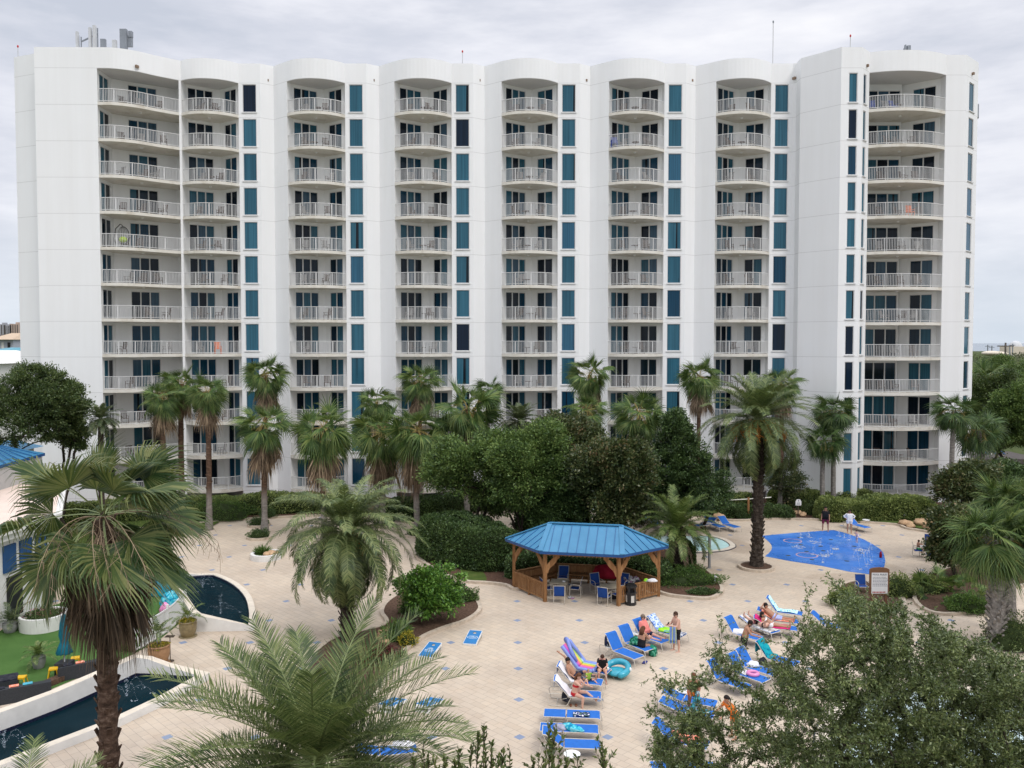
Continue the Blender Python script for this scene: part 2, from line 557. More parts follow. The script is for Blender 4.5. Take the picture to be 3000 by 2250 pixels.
	brown = t.ramp(n, [(.3, (.045, .028, .02)), (.55, (.115, .07, .048)), (.75, (.21, .15, .11))])
	hz = t.math('ADD', sep.outputs[2], t.math('MULTIPLY', n, 1.6))
	c = t.mix(t.math('MULTIPLY', t.math('SUBTRACT', hz, 3.0), 1.0), grey, brown)
	t.link(c, b.inputs['Base Color'])
	t.link(t.bump(n, .7, .04), b.inputs['Normal'])
	for nm, lo, mid, hi in (('palm_trunk_brown', (.02, .013, .01), (.075, .047, .034), (.21, .155, .125)),
							('palm_trunk_dark', (.018, .014, .011), (.055, .043, .034), (.14, .115, .095)),
							('palm_trunk_grey', (.13, .12, .105), (.24, .22, .20), (.40, .375, .345))):
		m, t, b = base_mat(nm, .9, .15)
		tc = t.new('ShaderNodeTexCoord').outputs['Object']
		n = t.noise(t.mapping(tc, (5, 5, 8)), 1.0, 6, .7)
		t.link(t.ramp(n, [(.3, lo), (.52, mid), (.75, hi)]), b.inputs['Base Color'])
		t.link(t.bump(n, .8, .05), b.inputs['Normal'])
	plain('rachis', (.20, .24, .10), .5, .3, .2, 4)
	plain('fruit_orange', (.50, .20, .045), .7, .2, .3, 9)
	plain('fruit_stalk', (.32, .24, .08), .7, .2, .3, 9)
	# built things
	m, t, b = base_mat('cedar', .7, .25)
	tc = t.new('ShaderNodeTexCoord').outputs['Object']
	n = t.noise(t.mapping(tc, (7, 7, 1.2)), 1.0, 6, .65)
	t.link(t.ramp(n, [(.25, (.15, .068, .026)), (.5, (.27, .135, .055)), (.75, (.39, .215, .10))]), b.inputs['Base Color'])
	m, t, b = base_mat('blue_roof', .38, .4)
	tc = t.new('ShaderNodeTexCoord').outputs['Object']
	t.link(t.ramp(t.noise(tc, .8, 5), [(.3, (.045, .19, .34)), (.7, (.066, .24, .41))]), b.inputs['Base Color'])
	plain('blue_fascia', (.012, .07, .22), .4, .4, .1)
	plain('blue_seam', (.03, .125, .29), .4, .4, .1)
	plain('sling_blue', (.024, .14, .49), .7, .2, .09, 5)
	plain('sling_navy', (.012, .055, .24), .7, .2, .1, 5)
	plain('frame_beige', (.56, .515, .44), .4, .4, .06)
	plain('table_tan', (.42, .37, .28), .5, .4, .1, 8)
	plain('white_plastic', (.80, .80, .79), .35, .4, .03)
	plain('board_blue', (.018, .18, .45), .4, .4, .06)
	plain('board_dark_blue', (.010, .075, .22), .4, .4, .06)
	plain('board_white', (.76, .76, .74), .5, .3, .06)
	plain('hole_black', (.012, .012, .015), .8)
	plain('logo_white', (.62, .74, .82), .5, .3, .03)
	plain('bin_black', (.016, .016, .018), .4, .4, .2)
	plain('bin_panel', (.55, .53, .49), .7, .2, .12, 14)
	plain('steel_grey', (.30, .32, .34), .4, .5, .08, metal=.6)
	plain('stool_yellow', (.72, .42, .012), .35, .4, .08)
	plain('umbrella_teal', (.006, .13, .18), .75, .2, .25, 4)
	plain('dark_rattan', (.035, .038, .043), .7, .2, .3, 30)
	plain('pot_grey', (.27, .27, .26), .75, .2, .15, 5)
	plain('pot_olive', (.22, .17, .085), .35, .5, .25, 5)
	plain('pot_terracotta', (.34, .19, .095), .5, .4, .2, 5)
	plain('rock_tan', (.48, .32, .19), .85, .2, .3, 4, bump=.5, bscale=9)
	plain('peach_roof', (.72, .585, .50), .8, .2, .06, .8)
	plain('trim_white', (.70, .69, .66), .7, .2, .05)
	plain('trim_grey', (.46, .455, .44), .75, .2, .06)
	plain('awning_blue', (.02, .075, .20), .6, .3, .1)
	plain('antenna_grey', (.24, .26, .29), .5, .3, .1)
	plain('antenna_white', (.55, .56, .57), .5, .3, .08)
	plain('beacon_red', (.5, .03, .03), .4, .4, .1)
	plain('scupper_brown', (.24, .17, .12), .8, .2, .2)
	plain('sign_brown', (.17, .085, .045), .6, .3, .15)
	plain('sign_white', (.74, .74, .74), .5, .3, .03)
	plain('sign_ink', (.05, .06, .12), .6)
	plain('sign_red', (.42, .05, .05), .6)
	plain('pole_wood', (.13, .115, .10), .9, .1, .3, 3)
	plain('chair_brown', (.085, .06, .05), .6, .2, .3)
	plain('chair_grey', (.25, .24, .235), .6, .2, .2)
	plain('chair_orange', (.75, .17, .045), .5, .3, .08)
	plain('chair_blue', (.02, .06, .33), .5, .3, .08)
	plain('egg_lime', (.33, .48, .015), .6, .3, .1)
	plain('paint_black', (.015, .015, .016), .5)
	plain('float_aqua', (.035, .33, .44), .15, .5, .2, 3)
	plain('float_white', (.75, .82, .82), .2, .5, .05)
	plain('float_lilac', (.20, .27, .62), .2, .5, .12, 3)
	plain('ring_float_pink', (.72, .25, .47), .3, .5, .08)
	plain('net_white', (.7, .68, .6), .8)
	plain('tower_far_grey', (.36, .36, .38), .9, .1, .1)
	plain('tower_far_tan', (.47, .36, .30), .9, .1, .1)
	plain('house_wall', (.42, .44, .50), .8, .2, .05)
	plain('house_roof_tan', (.52, .40, .29), .85, .2, .12)
	plain('house_roof_dark', (.10, .088, .082), .85, .2, .2)
	plain('teal_roof', (.09, .30, .38), .5, .3, .1)
	# float with rainbow stripes across its width
	m, t, b = base_mat('float_rainbow', .2, .5)
	tc = t.new('ShaderNodeTexCoord').outputs['Object']
	sep = t.new('ShaderNodeSeparateXYZ')
	t.link(tc, sep.inputs[0])
	f = t.math('ADD', t.math('MULTIPLY', sep.outputs[1], 1.55), .5)
	c = t.ramp(f, [(.0, (.16, .10, .55)), (.16, (.60, .09, .42)), (.34, (.80, .22, .10)), (.5, (.82, .58, .06)), (.66, (.33, .62, .12)), (.84, (.50, .62, .80))])
	t.link(c, b.inputs['Base Color'])
	def cloth(name, cols, scale, mode='noise', rough=.9):
		m, t, b = base_mat(name, rough, .1)
		tc = t.new('ShaderNodeTexCoord').outputs['Object']
		if mode == 'voronoi':
			v = t.new('ShaderNodeTexVoronoi')
			v.inputs['Scale'].default_value = scale
			t.link(tc, v.inputs['Vector'])
			f = v.outputs['Distance']
		elif mode == 'stripe':
			sep = t.new('ShaderNodeSeparateXYZ')
			t.link(tc, sep.inputs[0])
			f = t.math('FRACT', t.math('MULTIPLY', sep.outputs[1], scale))
		else:
			f = t.noise(tc, scale, 3)
		t.link(t.ramp(f, cols, mode != 'noise'), b.inputs['Base Color'])
		return m
	cloth('towel_white', [(.3, (.70, .69, .72)), (.7, (.80, .79, .80))], 3)
	cloth('towel_navy_flower', [(0, (.75, .76, .82)), (.28, (.75, .76, .82)), (.34, (.012, .02, .12)), (.5, (.012, .02, .12)), (.62, (.10, .16, .10))], 9, 'voronoi')
	cloth('towel_blue_print', [(0, (.70, .76, .86)), (.32, (.06, .20, .62)), (.55, (.62, .70, .85))], 9, 'voronoi')
	cloth('towel_aqua_print', [(0, (.03, .35, .48)), (.25, (.03, .35, .48)), (.3, (.52, .80, .86)), (.6, (.60, .84, .88))], 9, 'voronoi')
	cloth('towel_teal', [(.35, (.004, .12, .17)), (.5, (.008, .30, .38)), (.65, (.02, .36, .36))], 5)
	cloth('towel_aqua', [(.35, (.01, .16, .33)), (.5, (.03, .42, .55)), (.62, (.22, .62, .70))], 7)
	cloth('towel_stripe_blue', [(0, (.16, .27, .58)), (.5, (.38, .48, .72)), (.62, (.12, .20, .5)), (.8, (.55, .58, .1))], 7, 'stripe')
	cloth('towel_stripe_navy', [(0, (.72, .73, .75)), (.5, (.02, .035, .10))], 7, 'stripe')
	cloth('towel_lime', [(.4, (.20, .55, .03)), (.55, (.40, .78, .05)), (.7, (.05, .25, .5))], 3)
	cloth('towel_pink', [(.3, (.55, .02, .14)), (.7, (.70, .045, .22))], 3)
	cloth('towel_coral', [(.3, (.72, .20, .13)), (.55, (.80, .30, .20)), (.7, (.85, .55, .45))], 9)
	cloth('towel_orange', [(.35, (.62, .13, .02)), (.6, (.75, .22, .05))], 9)
	cloth('towel_green_bag', [(.4, (.01, .07, .05)), (.55, (.03, .26, .15)), (.68, (.25, .55, .42))], 9)
	cloth('towel_floral', [(.4, (.72, .70, .66)), (.52, (.72, .70, .66)), (.56, (.12, .16, .15)), (.66, (.45, .35, .36))], 8)
	cloth('towel_sea', [(.35, (.62, .72, .76)), (.5, (.02, .16, .24)), (.62, (.10, .42, .42)), (.72, (.7, .75, .8))], 4)
	cloth('cloth_dark', [(.3, (.012, .014, .022)), (.7, (.05, .05, .06))], 6)
	cloth('cloth_mixed', [(.36, (.02, .02, .03)), (.47, (.6, .6, .6)), (.55, (.03, .03, .04)), (.63, (.45, .22, .38))], 7)
	cloth('cloth_red', [(.3, (.20, .008, .02)), (.7, (.36, .02, .04))], 3)
	cloth('cloth_grey', [(.3, (.25, .25, .32)), (.7, (.42, .42, .50))], 5)
	# skin and clothing
	plain('skin_fair', (.60, .36, .27), .5, .3, .06, 4)
	plain('skin_tan', (.42, .22, .14), .5, .3, .08, 4)
	plain('skin_pink', (.62, .33, .25), .5, .3, .08, 4)
	plain('skin_deep', (.27, .115, .07), .5, .3, .08, 4)
	for nm, c in (('hair_brown', (.055, .028, .017)), ('hair_dark', (.015, .011, .010)), ('hair_blond', (.42, .27, .11)), ('hair_auburn', (.12, .05, .025)), ('hair_grey', (.17, .13, .10)),
				('wear_black', (.012, .012, .014)), ('wear_navy', (.012, .018, .05)), ('wear_red', (.48, .02, .03)), ('wear_maroon', (.22, .03, .06)),
				('wear_white', (.78, .78, .80)), ('wear_coral', (.78, .24, .21)), ('wear_peach', (.78, .44, .28)), ('wear_lime', (.28, .42, .05)), ('wear_periwinkle', (.38, .43, .70)),
				('wear_orange', (.75, .19, .03)), ('wear_pale_pink', (.75, .58, .62)), ('wear_green', (.12, .5, .2)), ('shoe_blue', (.04, .05, .22)), ('shoe_brown', (.22, .09, .05)), ('wear_yellow', (.72, .45, .05))):
		plain(nm, c, .7, .2, .12, 9)
make_materials()
M = MATS
# the apartment tower block
ZT, ZS = 37.33, 35.66          # parapet top, ceiling over the top floor
NF = 12
def zslab(k):
	return .68 + 2.915 * (k - 1)
def zfloor(k):
	return zslab(k) + .25
def wall_open(mb, p0, p1, z0, z1, opens, reveal, mi=0):
	"""a vertical wall from p0 to p1 (outside on the right-hand side seen from p0 -> p1 is -normal) with openings
	opens: list of (s0, s1, za, zb); the reveals go back along the inward normal"""
	p0, p1 = Vector(p0), Vector(p1)
	L = (p1 - p0).length
	d = (p1 - p0) / L
	nin = Vector((-d.y, d.x))          # left of the walking direction = into the building
	ss = sorted({0., L, *[o[0] for o in opens], *[o[1] for o in opens]})
	zz = sorted({z0, z1, *[o[2] for o in opens], *[o[3] for o in opens]})
	P = lambda s, z, q=0.: (p0.x + d.x * s + nin.x * q, p0.y + d.y * s + nin.y * q, z)
	for i in range(len(ss) - 1):
		sa, sb = ss[i], ss[i + 1]
		sm = (sa + sb) / 2
		run = None
		for j in range(len(zz) - 1):
			zm = (zz[j] + zz[j + 1]) / 2
			hole = any(o[0] < sm < o[1] and o[2] < zm < o[3] for o in opens)
			if not hole:
				if run is None:
					run = [zz[j], zz[j + 1]]
				else:
					run[1] = zz[j + 1]
			if hole or j == len(zz) - 2:
				if run:
					mb.face([P(sa, run[0]), P(sb, run[0]), P(sb, run[1]), P(sa, run[1])], mi)
				run = None
	for s0, s1, za, zb in opens:
		mb.face([P(s0, za), P(s0, za, reveal), P(s0, zb, reveal), P(s0, zb)], mi)
		mb.face([P(s1, za, reveal), P(s1, za), P(s1, zb), P(s1, zb, reveal)], mi)
		mb.face([P(s0, za), P(s1, za), P(s1, za, reveal), P(s0, za, reveal)], mi)
		mb.face([P(s0, zb, reveal), P(s1, zb, reveal), P(s1, zb), P(s0, zb)], mi)
def band(mb, pts, z0, z1, mi=0):
	for a, b in zip(pts[:-1], pts[1:]):
		mb.face([(a[0], a[1], z0), (b[0], b[1], z0), (b[0], b[1], z1), (a[0], a[1], z1)], mi)
def window_meshes(w, h, npan, tag_, sill=True, mull=.06):
	"""frame and panes in local coordinates: x along the wall, y into the wall, z up from the bottom of the opening"""
	f = MB()
	e = .055
	for x in (e / 2, w - e / 2):
		f.box((x, .07, h / 2), (e, .06, h))
	for z in (e / 2, h - e / 2):
		f.box((w / 2, .07, z), (w - 2 * e, .06, e))
	pw = (w - 2 * e - mull * (npan - 1)) / npan
	for i in range(npan - 1):
		f.box((e + pw * (i + 1) + mull * (i + .5), .07, h / 2), (mull, .07, h - 2 * e))
	if sill:
		f.box((w / 2, .0, -.035), (w + .12, .16, .065))
	g = MB()
	for i in range(npan):
		x0 = e + i * (pw + mull)
		g.face([(x0, .085, e), (x0 + pw, .085, e), (x0 + pw, .085, h - e), (x0, .085, h - e)])
	return f.mesh(tag_ + '_frame', M['white_frame']), g
def railing_mesh(pts, name):
	"""pts: curve of the rail in plan; z = 0 at the balcony floor"""
	mb = MB()
	P = [Vector((p[0], p[1], 0)) for p in pts]
	seg = [0]
	for a, b in zip(P[:-1], P[1:]):
		seg.append(seg[-1] + (b - a).length)
	L = seg[-1]
	def at(s):
		for i in range(len(P) - 1):
			if s <= seg[i + 1] + 1e-6:
				t = (s - seg[i]) / max(1e-6, seg[i + 1] - seg[i])
				return P[i].lerp(P[i + 1], t), (P[i + 1] - P[i])
		return P[-1], P[-1] - P[-2]
	n = max(2, int(L / .122))
	npost = max(2, int(round(L / 1.28)))
	for i in range(n + 1):
		p, d = at(L * i / n)
		a = math.atan2(d.y, d.x)
		mb.box((p.x, p.y, .55), (.026, .020, .94), a)
	for i in range(npost + 1):
		p, d = at(L * i / npost)
		mb.box((p.x, p.y, .545), (.05, .045, 1.09), math.atan2(d.y, d.x))
	for z, w, h in ((1.07, .065, .045), (.10, .045, .04)):
		for a, b in zip(P[:-1], P[1:]):
			mb.bar((a.x, a.y, z), (b.x, b.y, z), w, h)
	return mb.mesh(name, M['white_metal'])
def offset_in(pts, q):
	out = []
	n = len(pts)
	for i in range(n):
		a, b = Vector(pts[max(i - 1, 0)]), Vector(pts[min(i + 1, n - 1)])
		d = (b - a).normalized()
		out.append((pts[i][0] - d.y * q, pts[i][1] + d.x * q))
	return out
BUILD = thing('apartment_building', 'white twelve-storey apartment block with wavy front and tiers of curved balconies', 'building', (0, 72, 0))
def bpart(name, me, loc=(0, 0, 0), rz=0.):
	o = bpy.data.objects.new(name, me)
	COL.objects.link(o)
	o.parent = BUILD
	o.location = Vector(loc) - Vector((0, 72, 0))
	o.rotation_euler = (0, 0, rz)
	return o
def sub(name, me, par, loc=(0, 0, 0), rz=0.):
	o = bpy.data.objects.new(name, me)
	COL.objects.link(o)
	o.parent = par
	o.location = loc
	o.rotation_euler = (0, 0, rz)
	return o
def build_tower():
	wall = MB()
	PITCHX = 9.1
	X0 = [-29.67 + PITCHX * k for k in range(6)]
	ZB = -.3
	outline = [(-41.57, 92), (-41.57, 70.76), (-38.5, 69.5), (-38.5, 68.3)]
	# left end
	band(wall, [(-41.57, 92), (-41.57, 70.76), (-38.5, 69.5), (-38.5, 68.3), (-33.5, 68.38)], ZB, ZT)
	wide = [(p.x, p.y) for p in catmull([(-33.5, 68.38), (-32.2, 68.45), (-30.8, 69.12), (-29.5, 70.35), (-28.15, 71.5)], 5)]
	band(wall, wide, ZS, ZT)
	outline += wide
	recesses = []        # (front curve, interior polyline with openings)
	doorH = 2.42
	def opens(a, b, s0, s1, dz=0.):
		return [(s0, s1, zfloor(k) + .01 + dz, zfloor(k) + .01 + doorH + dz) for k in range(1, NF + 1)]
	door_spots, pair_spots, win_spots, nar_spots = [], [], [], []
	def place(lst, a, b, s0, w):
		a, b = Vector(a), Vector(b)
		d = (b - a).normalized()
		p = a + d * s0
		lst.append((p.x, p.y, math.atan2(d.y, d.x), w))
	# wide recess
	inner = [((-33.5, 68.38), (-33.55, 68.6)), ((-33.55, 68.6), (-33.6, 71.0)), ((-33.6, 71.0), (-32.75, 71.75)), ((-32.75, 71.75), (-30.55, 73.2)), ((-30.55, 73.2), (-29.4, 73.95)),
			((-29.4, 73.95), (-28.3, 73.95)), ((-28.3, 73.95), (-28.15, 71.5))]
	for i, (a, b) in enumerate(inner):
		L = (Vector(b) - Vector(a)).length
		if i == 1:
			# side wall faces right: walk it so that the room lies on the left
			wall_open(wall, a, b, 0, ZS, [(.25, 1.95, z0, z1) for _, _, z0, z1 in opens(a, b, 0, 0)], .1)
			place(pair_spots, a, b, .25, 1.70)
		elif i == 3:
			wall_open(wall, a, b, 0, ZS, opens(a, b, .16, 2.46), .1)
			place(door_spots, a, b, .16, 2.30)
		else:
			band(wall, [a, b], 0, ZS)
	slabs = [('wide', wide, [(-28.15, 71.5), (-28.3, 73.95), (-29.4, 73.95), (-30.55, 73.2), (-32.75, 71.75), (-33.6, 71.0), (-33.55, 68.6)], (-31.0, 70.6))]
	for k, x0 in enumerate(X0):
		recL = (x0 + 1.48, 71.8) if k else (-28.0, 71.62)
		recR = (x0 + 6.3, 72.3)
		flatR = (x0 + 8.15, 72.3)
		V = (x0, 73.0)
		if k == 0:
			band(wall, [(-28.15, 71.5), (-28.0, 71.62)], ZB, ZT)
		else:
			band(wall, [V, recL], ZB, ZT)
			outline.append(V)
		bow = arc3(recL, (x0 + 3.75, 70.93), recR, 16)
		band(wall, bow, ZS, ZT)
		outline += bow
		i_pts = [recL, (x0 + 1.82, 72.55), (x0 + 3.62, 73.86), (x0 + 4.08, 74.1), (x0 + 4.5, 73.83), (x0 + 5.92, 72.86), (x0 + 6.16, 72.7), recR]
		for i, (a, b) in enumerate(zip(i_pts[:-1], i_pts[1:])):
			if i == 1:
				wall_open(wall, a, b, 0, ZS, opens(a, b, .03, 2.17), .1)
				place(door_spots, a, b, .03, 2.14)
			elif i == 4:
				wall_open(wall, a, b, 0, ZS, opens(a, b, .06, 1.66), .1)
				place(pair_spots, a, b, .06, 1.60)
			else:
				band(wall, [a, b], 0, ZS)
		slabs.append((k, bow, list(reversed(i_pts))[:-1] if False else list(reversed(i_pts[1:-1])), (x0 + 3.8, 72.3)))
		wall_open(wall, recR, flatR, ZB, ZT, [(.33, 1.52, zfloor(q) + .22, zfloor(q) + 2.58) for q in range(1, NF + 1)], .13)
		place(win_spots, recR, flatR, .33, 1.19)
		outline += [flatR]
		if k < 5:
			band(wall, [flatR, (x0 + PITCHX, 73.0)], ZB, ZT)
	# right tower
	tw = [(23.98, 72.3), (24.22, 72.13), (24.2, 71.02), (26.57, 68.35)]
	band(wall, tw, ZB, ZT)
	a, b, c = (26.57, 68.35), (28.25, 68.35), (29.2, 69.35)
	TDZ = -.28          # the right tower's floors sit a little lower
	wz = [(zfloor(q) + .22 + TDZ, zfloor(q) + 2.58 + TDZ) for q in range(1, NF + 1)]
	wall_open(wall, a, b, ZB, ZT, [(.62, 1.34, z0, z1) for z0, z1 in wz], .13)
	place(nar_spots, a, b, .62, .72)
	wall_open(wall, b, c, ZB, ZT, [(.34, .96, z0, z1) for z0, z1 in wz], .13)
	place(nar_spots, b, c, .34, .62)
	tb = arc3((29.35, 69.55), (32.2, 68.97), (35.95, 70.15), 16)
	band(wall, [c, (29.35, 69.55)], ZB, ZT)
	band(wall, tb, ZS, ZT)
	ti = [(29.35, 69.55), (29.6, 72.62), (33.45, 72.62), (33.5, 73.1), (34.2, 72.4), (35.72, 71.12), (35.9, 70.9), (35.95, 70.15)]
	for i, (p, q) in enumerate(zip(ti[:-1], ti[1:])):
		if i == 1:
			wall_open(wall, p, q, 0, ZS, opens(p, q, .85, 3.75, TDZ), .1)
			place(door_spots, p, q, .85, 2.90)
		elif i == 4:
			wall_open(wall, p, q, 0, ZS, opens(p, q, .08, 1.90, TDZ), .1)
			place(pair_spots, p, q, .08, 1.82)
		else:
			band(wall, [p, q], 0, ZS)
	slabs.append(('tower', tb, list(reversed(ti[1:-1])), (32.4, 70.6)))
	d, e, f = (35.95, 70.15), (37.62, 70.15), (39.7, 72.1)
	band(wall, [d, e], ZB, ZT)
	wall_open(wall, e, f, ZB, ZT, [(.75, 1.95, z0, z1) for z0, z1 in wz], .13)
	place(nar_spots, e, f, .75, 1.20)
	band(wall, [f, (39.9, 92), (-41.57, 92)], ZB, ZT)
	outline += tw + [a, b, c] + tb + [e, f, (39.9, 92)]
	# ceilings over the top balconies
	for nm, fr, back, _ in slabs:
		wall.face([(p[0], p[1], ZS) for p in reversed(list(fr) + list(back))])
	bpart('wall', wall.mesh('wall', M['stucco']))
	roof = MB()
	roof.face([(p[0], p[1], ZT - .5) for p in outline])
	bpart('roof', roof.mesh('roof', M['roof_gravel']))
	# windows of the flat strips
	fm, g = window_meshes(1.19, 2.36, 1, 'window')
	gm = g.mesh('pane', M['window_glass'])
	for x, y, a_, w in win_spots:
		for q in range(1, NF + 1):
			o = bpart('window', fm, (x, y, zfloor(q) + .22), a_)
			sub('pane', gm, o)
	for x, y, a_, w in nar_spots:
		fm2, g2 = window_meshes(w, 2.36, 1, 'narrow_window')
		gm2 = g2.mesh('pane', M['window_glass'])
		for q in range(1, NF + 1):
			o = bpart('narrow_window', fm2, (x, y, zfloor(q) + .22 + TDZ), a_)
			sub('pane', gm2, o)
	cache = {}
	for lst, npan, nm, mull in ((door_spots, 3, 'sliding_door', .10), (pair_spots, 2, 'corner_window', .09)):
		for x, y, a_, w in lst:
			key = (nm, round(w, 2))
			if key not in cache:
				f3, g3 = window_meshes(w, doorH, npan, nm, False, mull)
				cache[key] = (f3, g3.mesh('glass', M['door_glass']))
			for q in range(1, NF + 1):
				o = bpart(nm, cache[key][0], (x, y, zfloor(q) + .01 + (TDZ if x > 26 else 0)), a_)
				sub('glass', cache[key][1], o)
	# balconies
	lamp = MB()
	lamp.lathe([(.13, 0), (.13, -.03), (.07, -.09)], n=10)
	lampm = lamp.mesh('ceiling_light', M['white_plastic'])
	meshes = {}
	BALC = []
	for nm, fr, back, mid in slabs:
		key = nm if isinstance(nm, str) else ('bay' if nm else 'first')
		x0 = 0 if isinstance(nm, str) else X0[nm]
		if key not in meshes:
			loc = lambda P_: [(p[0] - x0, p[1] - 72) for p in P_]
			sm = MB()
			sm.prism(loc(list(fr) + [(p[0], p[1] + .0) for p in back]), 0, .25)
			rp = offset_in(loc(fr), .09)
			meshes[key] = (sm.mesh('balcony', M['slab_concrete']), railing_mesh(rp, 'railing'))
		for q in range(1, NF + 1):
			o = bpart('balcony', meshes[key][0], (x0, 72, zslab(q) + (TDZ if nm == 'tower' else 0)), 0)
			sub('railing', meshes[key][1], o, (0, 0, .25))
			if q > 1:
				sub('ceiling_light', lampm, o, (mid[0] - x0, mid[1] - 72, 0))
			BALC.append((nm, q, x0, mid))
	# overflow scuppers under the parapet and the small rounded balcony on the far corner
	sc = MB()
	for x, y in ((-30.6, 69.15), (-20.95, 72.85), (-11.85, 72.85), (-2.75, 72.85), (6.35, 72.85), (15.45, 72.85), (24.05, 72.2), (28.9, 69.0), (38.6, 71.0)):
		sc.box((x, y, 36.05), (.16, .3, .2), .5 if x > 0 else -.3)
	for i, p in enumerate(sc.v[::8]):
		pass
	n = len(sc.v) // 8
	for i in range(n):
		s1 = MB()
		s1.v = sc.v[i * 8:(i + 1) * 8]
		s1.f = [tuple(j - i * 8 for j in fa) for fa in sc.f[i * 6:(i + 1) * 6]]
		s1.m = [0] * 6
		bpart('scupper', s1.mesh('scupper', M['scupper_brown']))
	sb = MB()
	pts = [(39.75 + .9 * math.cos(t), 74.2 + 1.5 * math.sin(t)) for t in [-PI / 2 + PI * i / 10 for i in range(11)]]
	sb.prism(pts, 33.0, 34.1)
	bpart('corner_balcony', sb.mesh('corner_balcony', M['antenna_grey']))
	return BALC
BALC = build_tower()
def balcony_furniture():
	def chair_mesh(mat):
		c = MB()
		for x in (-.25, .25):
			for y in (-.24, .24):
				c.box((x, y, .2), (.045, .045, .4))
			c.box((x, 0, .62), (.05, .54, .035))
			c.box((x, .2, .5), (.04, .04, .25))
		c.box((0, 0, .41), (.52, .52, .05))
		for i in range(5):
			c.bar((-.2 + .1 * i, -.24, .42), (-.2 + .1 * i, -.36, .98), .07, .02)
		c.bar((-.26, -.36, .98), (.26, -.36, .98), .03, .05)
		return c.mesh('patio_chair', mat)
	tbl = MB()
	tbl.lathe([(.33, .50), (.33, .54)], n=14)
	tbl.tube([(0, 0, 0), (0, 0, .5)], .03, 6)
	tbl.lathe([(.2, .0), (.2, .03)], n=10)
	tmesh = tbl.mesh('side_table', M['chair_brown'])
	brown, grey = chair_mesh(M['chair_brown']), chair_mesh(M['chair_grey'])
	r = random.Random(3)
	n = 0
	for nm, q, x0, mid in BALC:
		if q < 2:
			continue
		cx, cy = mid
		span = 1.2 if not isinstance(nm, str) else 1.7
		z = zfloor(q) - (.28 if nm == 'tower' else 0)
		spots = [-span * r.uniform(.6, 1), span * r.uniform(.5, 1)]
		if isinstance(nm, str):
			spots.insert(1, r.uniform(-.4, .4))
		for s in spots:
			if r.random() < .12:
				continue
			x, y = cx + s, cy - .15 + r.uniform(-.2, .25)
			if nm == 'wide':
				y = 70.0 + (s + 1.6) * .42 + r.uniform(-.1, .2)
			m = brown if r.random() < .72 else grey
			o = link('patio_chair', m, None, (x, y, z), PI + r.uniform(-.9, .9))
			if m is brown:
				tag(o, 'brown slatted patio chair behind a white balcony railing', 'chair', 'brown chairs on the balconies')
			else:
				tag(o, 'grey slatted patio chair behind a white balcony railing', 'chair', 'grey chairs on the balconies')
		if r.random() < .5 and nm != 'wide':
			o = link('side_table', tmesh, None, (cx + r.uniform(-.3, .3), cy - .3, z))
			tag(o, 'small round brown table between chairs on a balcony', 'table', 'small tables on the balconies')
	# the ones that stand out
	for mat, lab, loc, rz in (
			('chair_orange', 'bright orange chair on the second balcony column from the left, fifth level', (-25.2, 71.7, zfloor(5)), PI + .5),
			('chair_orange', 'orange chair behind the railing of the right tower, ninth level', (33.1, 70.0, zfloor(9) - .28), PI),
			('chair_blue', 'blue chair at the left end of the top right tower balcony', (29.9, 70.35, zfloor(12) - .28), PI - .4),
			('chair_blue', 'blue chair in the middle of the top right tower balcony', (31.7, 70.3, zfloor(12) - .28), PI + .3),
			('chair_blue', 'blue chair on the sixth balcony column from the left, second level from the top', (8.7, 71.9, zfloor(11)), PI)):
		o = link('patio_chair', chair_mesh(M[mat]), None, loc, rz)
		tag(o, lab, 'chair')
	# hanging egg chair
	t = thing('egg_chair', 'lime green hanging egg chair on a black stand on the wide left balcony', 'chair', (-32.3, 69.6, zfloor(8)))
	st = MB()
	st.lathe([(.45, 0), (.45, .04)], n=16)
	st.tube([(-.4, 0, .04), (-.62, 0, .8), (-.5, 0, 1.6), (-.1, 0, 2.0), (.1, 0, 1.85)], .035, 6)
	st.build('stand', M['paint_black'], t)
	eg = MB()
	eg.ball((.1, 0, .72), .34, 14, 0, (1, .8, .75))
	eg.build('cushion', M['egg_lime'], t, True)
	eg = MB()
	for k in range(10):
		a = PI * k / 10
		eg.tube([(.1 + .5 * math.cos(a) * math.sin(q), .42 * math.sin(a) * math.sin(q), 1.05 - .75 * math.cos(q)) for q in [PI * i / 9 for i in range(10)]], .016, 4)
	eg.build('basket', M['paint_black'], t)
balcony_furniture()
